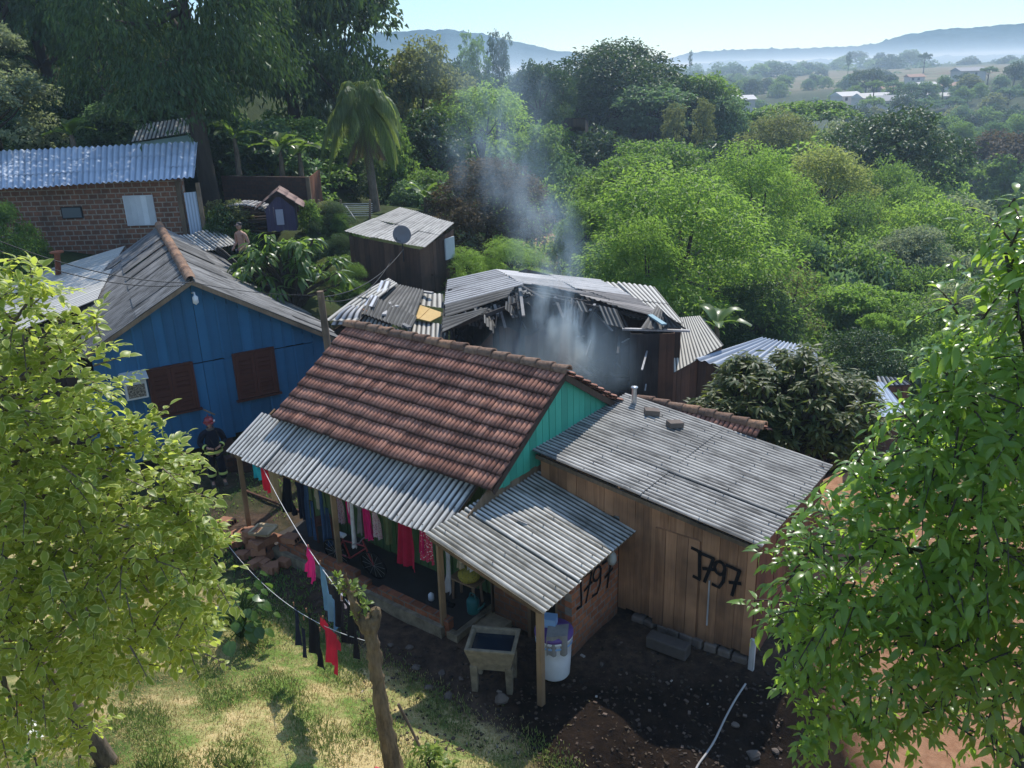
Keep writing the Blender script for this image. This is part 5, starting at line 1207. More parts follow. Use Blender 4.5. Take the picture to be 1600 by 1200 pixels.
def banana(loc, h, n, label, lf, seed, L=1.6, name='banana_plant'):
    g = random.Random(seed); t = thing(name, label, 'banana plant', loc, 0)
    mb = MB(); mb.tube([(0, 0, -.3), (.03, 0, h*.5), (0, .02, h)], [.13, .1, .07], 9); mb.build('stem', BKP, t)
    for i in range(n):
        a = i*2.4+g.uniform(-.3, .3); el = g.uniform(.55, 1.25); l = L*g.uniform(.75, 1.15); P = []; UV = []
        d = V((math.cos(a), math.sin(a), 0)); s = V((-d.y, d.x, 0)); m = 10
        for k in range(m+1):
            q = k/m; c = V((0, 0, h*.95))+d*(l*q*math.cos(el)*(1+.2*q))+V((0, 0, l*(q*math.sin(el)-.55*q*q)))
            w_ = .3*l*math.sin(pi*min(1, (q*.9+.02)))**.6*.5*(0.15 if q < .12 else 1)
            P.append([c+s*w_*x+V((0, 0, abs(x)*w_*.35+g.uniform(-.02, .02))) for x in (-1, -.5, 0, .5, 1)]); UV.append([(abs(x), q) for x in (-1, -.5, 0, .5, 1)])
        mb = MB(); mb.grid(P, g.random(), 0, True, UV); mb.build('leaf', lf, t)
    return t
BAN = m_leaf('banana leaf', (.05, .10, .02), (.12, .19, .045), (.28, .42, .06), .45, .35, .5, vein=True)
banana(aty(115, 232, 33.5), .5, 7, 'banana plant with upright sunlit leaves behind the metal roof ridge', BAN, 1, 1.5)
banana(aty(372, 262, 36.5), 1.2, 9, 'banana plant beside the tall trunk above the block wall', BAN, 2, 1.7)
banana(aty(440, 265, 37.5), .8, 9, 'darker spreading banana plant in the middle above the block wall', BAN, 3, 1.8)
banana(aty(470, 268, 38), .8, 7, 'banana plant nearest the end panel of the block wall', BAN, 8, 1.5)
banana(aty(665, 330, 38), .6, 8, 'banana clump with torn leaves between the palm and the mango', BAN, 4, 1.6)
banana(aty(1118, 535, 28), .6, 6, 'banana plant with tall pale leaves beside the cream roof', BAN, 5, 1.5)
# papaya like tree next to the dish hut: whorls of hanging leaves
def whorltree(loc, h, heads, label, lf, bark, leafL, seed, spread, name='tree', per=16, drop=.9, wd=.2, cat='tree'):
    g = np.random.default_rng(seed); t = thing(name, label, cat, loc, 0); mb = MB(); pos = []; ax = []; nr = []
    for i, (x, y, z) in enumerate(heads):
        mb.tube([(0, 0, -.4), (x*.3, y*.3, z*.4), (x, y, z)], [.11, .07, .03], 7)
        for k in range(per):
            a = g.uniform(0, 6.28); e = g.uniform(-.5, .55); d = np.array([math.cos(a)*math.cos(e), math.sin(a)*math.cos(e), math.sin(e)])
            pos.append(np.array([x, y, z])+d*.05+g.normal(0, .05, 3)); ax.append(d+np.array([0, 0, -.25])); nr.append(np.array([0, 0, 1])+g.normal(0, .25, 3))
    mb.build('trunk', bark, t); n = len(pos)
    v, f, r, uv = blade(np.array(pos), np.array(ax), np.array(nr), leafL*g.uniform(.7, 1.2, n), leafL*wd*g.uniform(.8, 1.2, n), g.random(n), drop, 5)
    link('crown', nmesh('crown', v, f, r, uv, True), t, [lf]); return t
pc = aty(455, 462, 25.5); g = np.random.default_rng(5); hd = []
for i in range(70):
    a = g.uniform(0, 6.28); q = math.sqrt(g.random()); hd.append((1.75*q*math.cos(a), 1.3*q*math.sin(a), 2.4*(1-.5*q*q)*g.uniform(.45, 1.05)))
whorltree((pc.x, pc.y, pc.z-.3), 2, hd, 'leafy tree of hanging palmate leaves between the bare chested person and the dish hut', m_leaf('papaya leaf', (.04, .09, .02), (.11, .18, .04), (.34, .5, .08), .45, .35, .5, vein=True), BK, .42, 6, 1.5, per=16, wd=.26)
# loquat beside the shed
lc = aty(1226, 640, 17.2); g = np.random.default_rng(8); hd = []
for i in range(320):
    d = unit(g.normal(size=3)); d[2] = abs(d[2])*1.0-.35; q = .55+.45*g.random()**.5; hd.append((2.25*d[0]*q, 1.8*d[1]*q, 2.55+1.95*d[2]*q+.15*math.sin(d[0]*9)))
lq = whorltree((lc.x, lc.y, hz(lc.x, lc.y)), 2, hd, 'dark glossy loquat tree with stiff whorled leaves behind the shed roof', m_leaf('loquat leaf', (.028, .055, .015), (.135, .15, .045), (.36, .40, .07), .4, .45, .3, vein=True), BK, .225, 9, 2, per=30, wd=.28, drop=.35)
# ------------------------------------------------------------------ foreground trees
def blobtree(name, label, blobs, trunk_pts, leaf, lf, bark, seed, dens, aspect, droop, per, drop, cat='tree', yj=.5, rows=4, tdir=.0):
    """blobs (px, py, r px, Y): crown volumes; leaves grow alternately on twigs reaching outward"""
    g = np.random.default_rng(seed); base = V(trunk_pts[0]); t = thing(name, label, cat, base, 0)
    pos, ax, nr, ln, rv = [], [], [], [], []; tw = MB(); b0 = np.array(base)
    cents = []
    for (px, py, r, Y) in blobs:
        c = np.array(aty(px, py, Y)); R = r/F*np.linalg.norm(c-CAM); cents.append((c, R))
    allc = np.mean([c for c, R in cents], 0)
    for c, R in cents:
        nt_ = max(4, int(dens*(R/.4)**2))
        for k in range(nt_):
            d = unit(g.normal(size=3)); d[2] = d[2]*.9+.12; d = unit(d); rr = R*(1-.45*g.random()**1.6)
            tip = c+d*rr*np.array([1, 1, .95]); od = unit(d+np.array([0, 0, -.15-.5*max(0, -d[2])])+g.normal(0, .3, 3)); L = leaf*per*.32
            st = tip-od*L*.6; sag = np.array([0, 0, -1.0])*drop*L
            pts = [st, st+od*L*.5+sag*.2, st+od*L+sag*.9]
            if g.random() < .35: tw.tube([V(p-b0) for p in pts], [.010, .007, .003], 4, .5, cap=False)
            tint = .55*g.random()
            sd = unit(np.cross(od, [0, 0, 1.0])+1e-3)
            for i in range(per):
                q = (i+.5)/per; p = st+od*L*q+sag*(.9*q*q); s = 1 if i % 2 else -1
                a = unit(od*.55+sd*s*.8+np.array([0, 0, -drop*1.1+.25])+g.normal(0, .28, 3))
                if i == per-1: a = unit(od+np.array([0, 0, -drop]))
                pos.append(p); ax.append(a); nr.append(unit(np.array([0, 0, 1.0])+.3*d+g.normal(0, .3, 3))); ln.append(leaf*g.uniform(.45, 1.3)); rv.append(min(1, tint+.45*g.random()))
    pos = np.array(pos)-b0; ln = np.array(ln); v, f, r2, uv = blade(pos, np.array(ax), np.array(nr), ln, ln*aspect, np.array(rv), droop, rows)
    link('crown', nmesh('crown', v, f, r2, uv, True), t, [lf])
    k = MB(); pts = [V(p)-base for p in trunk_pts]; k.tube(pts, np.linspace(.13, .05, len(pts)), 9)
    for c, R in cents[::2]:
        s = min(pts[1:], key=lambda p: (p-V(c-b0)).length); m_ = s.lerp(V(c-b0), .5)+V((0, 0, .12)); k.tube([s, m_, V(c-b0)], [.05, .03, .012], 6)
    k.build('trunk', bark, t); tw.build('twigs', bark, t); return t
VAR = m_leaf('variegated leaf', (.07, .13, .024), (.28, .36, .065), (.93, .96, .16), .54, .38, .4, edge=(.62, .64, .20))
GLO = m_leaf('glossy leaf', (.05, .115, .022), (.155, .27, .048), (.70, .90, .11), .48, .30, .5, vein=True)
Lb = [(20, 495, 85, 7.0), (75, 600, 105, 6.9), (30, 720, 130, 6.8), (125, 712, 84, 7.0), (92, 545, 42, 7.1), (150, 500, 28, 7.1), (205, 697, 45, 7.2), (245, 652, 16, 7.2), (215, 660, 14, 7.2), (205, 770, 105, 7.0), (60, 860, 135, 6.8), (225, 855, 105, 7.1), (285, 800, 52, 7.2), (290, 925, 72, 7.2), (150, 960, 110, 7.0), (305, 1005, 45, 7.3), (50, 1010, 95, 6.9), (175, 1045, 58, 7.2),
      (25, 1120, 48, 6.9), (-90, 640, 150, 6.9), (-120, 850, 160, 6.9), (-60, 1050, 120, 6.9), (110, 820, 120, 7.6), (120, 1150, 40, 7.0), (300, 860, 50, 7.3), (15, 430, 35, 7.0), (60, 450, 30, 7.0), (240, 1000, 55, 7.3)]
bl = aty(150, 1105, 8.6); bl.z = hz(bl.x, bl.y)-.1
blobtree('variegated_tree', 'bushy yellow green tree with cream edged leaves overhanging the lawn by the blue house', Lb, [bl, bl+V((-.1, -.4, 1.6)), bl+V((-.4, -.9, 3.2)), bl+V((-.6, -1.2, 4.6))], .108, VAR, BKP, 5, 31, .56, .5, 9, .12)
Rb_ = [(1572, 400, 62, 6.3), (1565, 510, 100, 6.2), (1505, 610, 100, 6.2), (1450, 690, 85, 6.3), (1360, 745, 62, 6.4), (1560, 720, 140, 6.1), (1480, 830, 130, 6.2), (1345, 880, 115, 6.4), (1262, 880, 62, 6.5), (1250, 975, 68, 6.5), (1370, 1005, 115, 6.3), (1500, 1000, 125, 6.1), (1590, 900, 140, 6.0), (1300, 1110, 75, 6.5), (1400, 1130, 70, 6.3), (1535, 1140, 55, 6.2), (1700, 650, 190, 6.1), (1720, 950, 200, 6.0), (1690, 420, 110, 6.3), (1585, 335, 28, 6.4), (1420, 790, 80, 6.6), (1310, 960, 70, 6.6), (1450, 920, 90, 6.7), (1260, 1060, 45, 6.5)]
br = aty(1600, 1180, 6.6); br.z = hz(br.x, br.y)-.1
blobtree('glossy_tree', 'tree of long drooping glossy green leaves rising beside the graffiti shed', Rb_, [br, br+V((-.1, -.1, 1.6)), br+V((-.15, -.2, 3.2)), br+V((-.1, -.1, 4.8)), br+V((-.1, 0, 6.0))], .15, GLO, BK, 6, 26, .34, .9, 8, .22, rows=4)

# ------------------------------------------------------------------ lopped stump with fresh shoots
sb = aty(612, 1192, 8.75); sb.z = hz(sb.x, sb.y)
st = thing('lopped_tree', 'lopped mossy tree trunk with cut limbs and fresh pale shoots, tied to the clotheslines', 'tree', sb)
q = lambda x, y, Y=8.75: aty(x, y, Y)-sb
mb = MB(); P = [V((.05, -.05, -.3)), q(612, 1180), q(598, 1120), q(592, 1075), q(585, 1030), q(580, 985), q(572, 965)]
mb.tube(P, [.15, .12, .1, .088, .085, .09, .07], 12)
mb.tube([q(578, 985), q(592, 965, 8.78), q(583, 952, 8.8)], [.085, .07, .055], 9)
mb.tube([q(574, 985), q(556, 955, 8.72), q(548, 930, 8.7), q(536, 917, 8.7)], [.075, .055, .045, .035], 9); mb.tube([q(552, 940), q(556, 922, 8.8), q(560, 912, 8.85)], [.04, .03, .02], 8); mb.tube([q(546, 928), q(540, 905, 8.65), q(541, 895, 8.6)], [.025, .015, .006], 6)
o = mb.build('trunk', m_bark('mossy bark', (.04, .03, .02), (.25, .18, .105), 2.2), st); o.modifiers.new('s', 'SUBSURF').levels = 3; o.modifiers['s'].render_levels = 3
dt = bpy.data.textures.new('lumps', 'CLOUDS'); dt.noise_scale = .11; dm = o.modifiers.new('d', 'DISPLACE'); dm.texture = dt; dm.strength = .085; dm.texture_coords = 'LOCAL'
SHOOT = m_leaf('young leaf', (.11, .17, .035), (.22, .28, .075), (.4, .5, .12), .45, .4, .4)
def sprig(cents, n, leaf, seed, asp=.55):
    g = np.random.default_rng(seed); pos, ax, nr = [], [], []
    for c, r in cents:
        for k in range(n):
            d = unit(g.normal(size=3)); pos.append(np.array(c)+d*r*g.random()**.5); ax.append(d+np.array([0, 0, .3])); nr.append(g.normal(0, .6, 3)+np.array([0, 0, 1]))
    m_ = len(pos); ln = leaf*g.uniform(.6, 1.3, m_); v, f, r, uv = blade(np.array(pos), np.array(ax), np.array(nr), ln, ln*asp, g.random(m_), .4, 3); return nmesh('shoots', v, f, r, uv, True)
link('shoots', sprig([(q(528, 905), .07), (545, 0) and (q(545, 915), .07), (q(537, 920), .06), (q(560, 922), .06), (q(566, 950), .07), (q(556, 960), .05), (q(572, 945), .05)], 26, .075, 3), st, [SHOOT])
# sapling with a prop stake beside it
sp = aty(672, 1165, 9.1); sp.z = hz(sp.x, sp.y)
spp = thing('sapling', 'small leafy yellow green sapling at the foot of the lopped trunk', 'shrub', sp)
mb = MB()
for i in range(7): mb.tube([(rnd.uniform(-.05, .05), 0, -.05), (rnd.uniform(-.1, .1), rnd.uniform(-.08, .08), .2), (rnd.uniform(-.16, .16), rnd.uniform(-.12, .12), .38)], [.012, .009, .005], 5)
mb.build('stems', BK, spp); link('leaves', sprig([((.02, 0, .3), .13), ((.1, 0, .25), .1), ((-.08, .02, .38), .08), ((.06, .0, .42), .08), ((-.2, .1, .35), .05), ((.28, 0, .15), .05)], 34, .085, 4), spp, [SHOOT])
mb = MB(); a, b = aty(622, 1100, 9.0), aty(655, 1165, 8.9); mb.tube([a, a.lerp(b, .5)+V((0, 0, .01)), b], [.022, .02, .018], 7); tag(mb.build('leaning_stake', SUNWOOD), 'thin dark stake leaning between the lopped trunk and the sapling', 'stake')

# ------------------------------------------------------------------ yard things
ww = lambda x, y, z: at(x, y, z)
# laundry tank
tk = thing('laundry_tank', 'old concrete laundry tank full of dark water on four legs', 'tank', W(1.45, -.42, 0), YAW+math.radians(28))
mb = MB(); w0, d0 = .78, .62
def ring(z, w_, d_): return [V((-w_/2, -d_/2, z)), V((w_/2, -d_/2, z)), V((w_/2, d_/2, z)), V((-w_/2, d_/2, z))]
rs = [ring(.42, .60, .46), ring(.55, .68, .52), ring(.84, .82, .66), ring(.87, .82, .66), ring(.87, .70, .54), ring(.58, .58, .42)]
vs = [p for r in rs for p in r]; fs = [(0, 3, 2, 1)]
for i in range(5):
    for j in range(4): fs.append((i*4+j, i*4+(j+1) % 4, (i+1)*4+(j+1) % 4, (i+1)*4+j))
fs.append((20, 21, 22, 23)); mb.mesh(vs, fs, .5); mb.build('basin', CONC, tk, .012)
wm = N('dark water'); wm.pbr((.012, .022, .035), .06, .5, wm.bump(wm.noise(wm.coord(), 9, 2), .08, .01)); mb = MB(); mb.face(ring(.78, .655, .495)); mb.build('water', wm.m, tk)
for x, y in ((-.29, -.2), (.29, -.2), (.29, .2), (-.29, .2)):
    mb = MB(); mb.box((x, y, .24), (.1, .1, .52), taper=1.25); mb.build('leg', CONC, tk, .01)
# white tub with purple lid
tb = thing('plastic_tub', 'tall white plastic tub with purple lid and a rag hung over it, by the annex', 'tub', W(2.12, .36, 0), YAW)
mb = MB(); mb.lathe([(0, 0), (.24, 0), (.26, .03), (.285, .4), (.30, .74), (.315, .75), (.315, .79), (.30, .80), (.285, .79)], (0, 0, 0), 28); mb.build('body', WHITEP, tb)
mb = MB(); mb.lathe([(.318, .80), (.325, .81), (.325, .86), (.27, .90), (.0, .92)], (0, 0, 0), 28); mb.build('lid', PURPLE, tb)
mb = MB(); mb.lathe([(.306, .66), (.312, .67), (.312, .69), (.306, .70)], (0, 0, 0), 28); mb.box((-.1, .0, 1.0), (.26, .2, .16), .4); mb.build('blue_rim', m_plain('blue rim', (.25, .4, .62), .5), tb)
def drape(mb, P0, P1, bot, wave=.03, n=14, seed=0, drop=None):
    g = random.Random(seed); P0, P1 = V(P0), V(P1); d = P1-P0; nn = V((-d.y, d.x, 0)).normalized(); P = []
    for i in range(7):
        t = i/6; P.append([P0.lerp(P1, k/n)*(1)+V((0, 0, -bot*t))+nn*(wave*math.sin(k*1.3+g.random()*.6)*(.3+t)+g.uniform(-.006, .006)) for k in range(n+1)])
    mb.grid(P, .5, 0, True)
mb = MB(); drape(mb, (.08, -.33, .95), (.34, -.1, .95), .38, .03, 10, 3); mb.grid([[(.08, -.33, .95), (.34, -.1, .95)], [(-.05, -.1, .97), (.2, .15, .97)]], .5); mb.build('rag', m_cloth('rag', (.28, .26, .24)), tb)
# bag hung at the annex corner
bgp = W(2.3, 1.9, 1.55); o = thing('hanging_bag', 'pale crumpled plastic bag hanging from the annex eave', 'bag', bgp); o.scale = (.7, .9, .8)
mb = MB(); mb.lathe([(.0, -.22), (.08, -.2), (.13, -.1), (.11, .02), (.05, .1), (.015, .14), (.015, .22)], (0, 0, 0), 12); b_ = mb.build('sack', m_cloth('bag', (.55, .56, .52), None, .3), o); dm = b_.modifiers.new('d', 'DISPLACE'); dm.texture = dt; dm.strength = .06
# stone block, stones
def rock(loc, size, label, seed, group=None, name='stone', mat=STONE, sub=2):
    bm_ = bmesh.new(); bmesh.ops.create_icosphere(bm_, subdivisions=sub, radius=.5); g = random.Random(seed); ph = [g.uniform(0, 6) for _ in range(6)]
    for v_ in bm_.verts:
        c = v_.co; k = 1+.18*math.sin(c.x*6+ph[0])*math.sin(c.y*7+ph[1])+.12*math.sin(c.z*9+ph[2])+g.uniform(-.04, .04); m_ = max(abs(c.x), abs(c.y), abs(c.z)); v_.co = c*k*(.75+.25*.5/max(m_, .2))
        v_.co.x *= size[0]; v_.co.y *= size[1]; v_.co.z *= size[2]
    me = bpy.data.meshes.new(name); bm_.to_mesh(me); bm_.free(); o = link(name, me, None, [mat]); o.location = loc; o.rotation_euler = (0, 0, g.uniform(0, 6)); tag(o, label, 'stone', group); return o
mb = MB(); mb.box((0, 0, .12), (.75, .26, .24), r=.4); o = mb.build('stone_block', m_plain('dark stone', (.09, .075, .065), .95, .2, .3, 7), None, .03); o.location = W(3.42, 1.95, 0); o.rotation_euler = (0, 0, YAW+.05); tag(o, 'long squared stone block lying in front of the shed door', 'stone')
rock(at(783, 1092, .08), (.2, .17, .2), 'rounded stone standing beside the laundry tank leg', 3)
for i, (x, y, s) in enumerate(((1180, 1150, .22), (1205, 1170, .16), (1150, 1120, .12), (1215, 1140, .12), (650, 1040, .16), (690, 1050, .14), (640, 1010, .13), (720, 1060, .1), (700, 1085, .18), (670, 1075, .15), (610, 1010, .1), (1130, 1010, .12), (1150, 1025, .14), (1112, 1000, .1), (940, 1035, .08))):
    p = at(x, y, .03); p.z = hz(p.x, p.y)+.02; rock(p, (s, s*.8, s*.6), 'small rough stone lying in the shaded dirt yard', 20+i, 'stones scattered in the yard')
mb = MB()
for i in range(650):
    p = at(rnd.uniform(560, 1240), rnd.uniform(985, 1190), 0)
    l = W(0, 0); s = rnd.uniform(.012, .045)
    if p.y > 12.3 and p.x < 0: continue
    mb.box((p.x, p.y, hz(p.x, p.y)+s*.2), (s*rnd.uniform(.8, 2), s, s*.6), rnd.uniform(0, 3))
gk = N('grit'); gr = gk.attr(); gk.pbr(gk.ramp(gr, [(0, (.02, .016, .012)), (.7, (.08, .055, .04)), (.95, (.15, .11, .085)), (1, (.4, .36, .32))]), .95); o = mb.build('gravel', gk.m); o['kind'] = 'stuff'
# kerb step of stones along the path, pieces of slab
# hose
def cable(name, pts, rad, mat, label, cat, sm=4, n=6):
    P = [V(p) for p in pts]; Q = []
    for i in range(len(P)-1):
        p0, p1, p2, p3 = P[max(i-1, 0)], P[i], P[i+1], P[min(i+2, len(P)-1)]
        for k in range(sm):
            t = k/sm; Q.append(.5*((2*p1)+(p2-p0)*t+(2*p0-5*p1+4*p2-p3)*t*t+(3*p1-p0-3*p2+p3)*t**3))
    Q.append(P[-1]); mb = MB(); mb.tube(Q, rad, n); return tag(mb.build(name, mat), label, cat)
hp = []
for x, y in ((1165, 1068), (1150, 1088), (1135, 1110), (1118, 1140), (1105, 1165), (1090, 1190), (1080, 1215)):
    p = at(x, y, .03); hp.append((p.x, p.y, hz(p.x, p.y)+.03))
cable('garden_hose', hp, .016, m_plain('hose', (.34, .32, .3), .6), 'pale garden hose snaking over the dirt from the shed corner', 'hose')
# red rail at the very bottom
p = aty(600, 1203, 7.6); mb = MB(); mb.beam((-.12, 0, 0), (.34, -.22, -.02), .09, .05); mb.beam((0.05, -.02, 0), (.05, -.02, -1.9), .06, .06); o = mb.build('red_bench', m_paint('red paint', (.42, .045, .05), (.2, .04, .04)), None, .005); o.location = p; tag(o, 'end of a red painted rail at the foot of the lopped trunk', 'rail')
# elephant ear plant
ep = at(375, 985, .2); ep.z = hz(ep.x, ep.y)
g = np.random.default_rng(12); ee = thing('elephant_ear', 'clump of big heart shaped leaves in the lawn below the stick pole', 'plant', ep); pos, ax, nr = [], [], []; mb = MB()
for i in range(46):
    a = g.uniform(0, 6.28); q_ = .15+.5*g.random(); h = .35+.75*g.random(); e = np.array([q_*math.cos(a), q_*math.sin(a), h]); mb.tube([(0, 0, 0), tuple(e*np.array([.4, .4, .7])), tuple(e)], [.016, .012, .008], 5, cap=False); pos.append(e); ax.append(np.array([math.cos(a), math.sin(a), -.5])+g.normal(0, .2, 3)); nr.append(np.array([math.cos(a)*.4, math.sin(a)*.4, 1])+g.normal(0, .25, 3))
mb.build('stems', m_leaf('stem', (.05, .09, .02), (.08, .13, .03), (.1, .2, .04)), ee); n = len(pos); ln = .27*g.uniform(.6, 1.2, n); v, f, r, uv = blade(np.array(pos), np.array(ax), np.array(nr), ln, ln*.85, g.random(n), .5, 5, .1)
link('leaves', nmesh('leaves', v, f, r, uv, True), ee, [m_leaf('elephant ear leaf', (.03, .075, .016), (.07, .14, .03), (.24, .38, .05), .36, .3, .55, vein=True)])
# flowering plant at the lower corner
fp = aty(42, 1150, 7.4); fp.z = hz(fp.x, fp.y); t = thing('flower_plant', 'small plant with one red and some white blooms beneath the cream edged tree', 'plant', fp)
zt_ = aty(42, 1100, 7.4).z-fp.z
mb = MB(); mb.tube([(0, 0, 0), (.02, 0, zt_*.5), (0, 0, zt_)], [.015, .012, .008], 6); mb.tube([(0, 0, zt_*.4), (.03, .02, zt_*.72)], [.01, .006], 5); mb.build('stem', BK, t)
mb = MB(); mb.lathe([(0, -.03), (.03, -.02), (.045, .01), (.03, .04), (0, .03)], (0, 0, zt_), 10); mb.build('red_bloom', m_cloth('red petal', (.6, .02, .03)), t)
link('white_blooms', sprig([((.03, .02, zt_*.72), .06), ((.08, 0, zt_*.85), .03)], 16, .08, 9), t, [m_cloth('white petal', (.75, .75, .72))]); link('leaves', sprig([((0, 0, zt_*.5), .14), ((.05, 0, zt_*.7), .12), ((-.1, 0, zt_*.6), .1)], 20, .1, 10), t, [LF['mid']])

# porch things ------------------------------------------------------------
RW = m_wood('red chair wood', (.14, .05, .035), (.24, .09, .06)); OLD = m_wood('stool wood', (.16, .1, .06), (.3, .2, .12))
def chair(loc, rz, label, mat):
    t = thing('wooden_chair', label, 'chair', loc, rz); mb = MB(); mb.box((0, 0, .42), (.4, .38, .03)); mb.build('seat', mat, t)
    for x in (-.17, .17):
        mb = MB(); mb.beam((x, -.16, 0), (x, -.16, .41), .04, .04); mb.build('leg', mat, t); mb = MB(); mb.beam((x, .17, 0), (x, .2, .86), .04, .04); mb.build('leg', mat, t)
    mb = MB()
    for z in (.58, .7, .82): mb.beam((-.17, .19, z), (.17, .19, z), .02, .06)
    mb.build('backrest', mat, t); mb = MB(); mb.beam((-.17, -.16, .2), (.17, -.16, .2), .025, .025); mb.build('stretcher', mat, t)
chair(W(-4.35, .95, .15), YAW+2.6, 'small reddish wooden chair on the porch behind the hanging jeans', RW)
t = thing('wooden_stool', 'plain wooden stool by the green porch wall, holding the yellow bundle', 'stool', W(-.28, .95, .15), YAW); mb = MB(); mb.box((0, 0, .46), (.62, .32, .035)); mb.build('seat', OLD, t)
for x in (-.26, .26):
    for y in (-.12, .12): mb = MB(); mb.beam((x, y, 0), (x*.92, y*.9, .445), .045, .045); mb.build('leg', OLD, t)
p = W(-.22, .95, .15+.48); bm_ = MB(); bm_.lathe([(0, 0), (.16, .0), (.22, .07), (.2, .16), (.1, .22), (0, .23)], (0, 0, 0), 14); o = bm_.build('cloth_bundle', m_cloth('yellow cloth', (.42, .34, .06), (.2, .2, .06))); o.location = p; dm = o.modifiers.new('d', 'DISPLACE'); dm.texture = dt; dm.strength = .08; tag(o, 'dark yellow cloth bundle lying on the porch stool', 'bundle')
t = thing('watering_can', 'teal plastic watering can on the porch floor next to the stool', 'can', W(.05, .72, .15), YAW); mb = MB(); mb.lathe([(0, 0), (.11, 0), (.12, .02), (.12, .26), (.09, .3), (.0, .31)], (0, 0, 0), 16); mb.build('body', m_plain('teal plastic', (.02, .13, .13), .45), t); mb = MB(); mb.tube([(.08, 0, .28), (.05, 0, .4), (-.05, 0, .4), (-.08, 0, .28)], .013, 6); mb.build('handle', m_plain('teal handle', (.02, .11, .11), .45), t); mb = MB(); mb.tube([(.11, 0, .08), (.24, 0, .22), (.28, 0, .3)], [.03, .018, .014], 8); mb.build('spout', m_plain('teal spout', (.02, .11, .11), .45), t)
mb = MB(); mb.lathe([(0, 0), (.05, 0), (.06, .02), (.055, .12), (.02, .16), (.0, .165)], (0, 0, 0), 12); o = mb.build('bottle', WHITEP); o.location = W(-.85, .55, .15); tag(o, 'small white bottle standing on the dark porch floor', 'bottle')
mb = MB(); mb.box((0, 0, .03), (.1, .24, .06)); mb.box((0, .06, .07), (.1, .1, .05)); o = mb.build('shoe', BLACK, None, .02); o.location = W(-.45, .6, .15); o.rotation_euler = (0, 0, 1.1); tag(o, 'black shoe on the porch floor below the stool', 'shoe')
# bicycle
bt = thing('bicycle', 'dim dark red bicycle leaning inside the low porch wall', 'bicycle', W(-2.75, .42, .15), YAW+.12); bt.rotation_euler = (.14, 0, YAW+.1)
BR = m_plain('red frame', (.2, .025, .03), .45, .5)
for x in (-.5, .5):
    mb = MB(); ring_ = [(x+.31*math.cos(a), 0, .33+.31*math.sin(a)) for a in np.linspace(0, 2*pi, 25)]; mb.tube(ring_, .02, 6, cap=False); w_ = mb.build('wheel', BLACK, bt); mb = MB()
    for a in range(12): mb.beam((x, 0, .33), (x+.3*math.cos(a*.5236), 0, .33+.3*math.sin(a*.5236)), .004, .004)
    mb.build('spokes', GALV, w_)
mb = MB()
for a, b in (((-.5, 0, .33), (-.12, 0, .3)), ((-.12, 0, .3), (-.22, 0, .82)), ((-.5, 0, .33), (-.2, 0, .72)), ((-.2, 0, .72), (.36, 0, .76)), ((-.12, 0, .3), (.37, 0, .7)), ((.5, 0, .33), (.34, 0, .9))): mb.tube([a, b], .018, 7)
mb.build('frame', BR, bt); mb = MB(); mb.tube([(.32, -.26, .97), (.38, -.12, .93), (.34, 0, .92), (.38, .12, .93), (.32, .26, .97)], .013, 6); mb.build('handlebar', GALV, bt); mb = MB(); mb.box((-.24, 0, .86), (.26, .14, .05), taper=.8); mb.build('saddle', WHITEP, bt, .02)
# heap of hollow bricks and a wooden frame
hb = W(-5.1, -.05, 0); k = 0
for lay, cnt in ((0, 14), (1, 10), (2, 5)):
    for i in range(cnt):
        x, y = rnd.uniform(-.85, .75)*(1-lay*.22), rnd.uniform(-.5, .5)*(1-lay*.25); p = W(-5.1+x, -.12+y, .0+lay*.16)
        brick_obj(p, (rnd.uniform(-.2, .2), rnd.uniform(-.2, .2), rnd.uniform(0, 3)), 'hollow red brick in the loose heap at the end of the porch wall', 'heaped bricks by the porch', size=(.3, .2, .15))
for u, v, z, lab in ((-5.95, -.35, .55, 'sunlit hollow brick lying on top of the heap, nearest the cream edged tree'), (-4.35, .1, .47, 'sunlit flat brick at the broken start of the low porch wall'), (-5.2, -.25, .5, 'sunlit brick under the wooden frame on the heap')):
    brick_obj(W(u, v, z), (.05, -.1, YAW+.2), lab, size=(.36, .24, .13))
for i in range(6): brick_obj(W(-5.9+.08*i, -.2+.12*(i % 3), .15+.13*(i//3)), (0, 0, YAW+.1*i), 'hollow red brick in the loose heap at the end of the porch wall', 'heaped bricks by the porch', size=(.34, .22, .14))
t = thing('wooden_tray', 'sunlit pale wooden tray lying tilted on the brick heap', 'tray', W(-4.95, -.15, .66), YAW+.25); t.rotation_euler = (.12, -.1, YAW+.25); mb = MB()
for a, b in (((-.24, -.17, 0), (.24, -.17, 0)), ((-.24, .17, 0), (.24, .17, 0)), ((-.24, -.17, 0), (-.24, .17, 0)), ((.24, -.17, 0), (.24, .17, 0))): mb.beam(a, b, .06, .05)
mb.build('border', m_wood('pale wood', (.34, .24, .13), (.52, .4, .25), 'X'), t); mb = MB(); mb.box((0, 0, -.02), (.42, .3, .012)); mb.build('bottom_board', m_wood('pale board', (.3, .2, .1), (.45, .33, .2), 'X'), t)
mb = MB(); a, b = W(-7.9, 1.4, .02), W(-5.9, 1.5, .02); mb.beam((0, 0, .03), b-a+V((0, 0, .03)), .05, .06); o = mb.build('ground_plank', REDWOOD); o.location = a; tag(o, 'reddish plank edging the dirt at the feet of the helmeted person', 'plank')
for x, y, w_, h_ in ((365, 705, .35, .42), (388, 712, .3, .35)):
    p = at(x, 735, .0); mb = MB(); mb.box((0, 0, h_/2), (w_, .25, h_)); o = mb.build('concrete_block', BRICKD, None, .01); o.location = p; o.rotation_euler = (0, 0, BA+.2*h_); tag(o, 'rough brick pier in the shade behind the helmeted person, ' + ('closer to the person' if w_ > .32 else 'closer to the porch post'), 'pier')

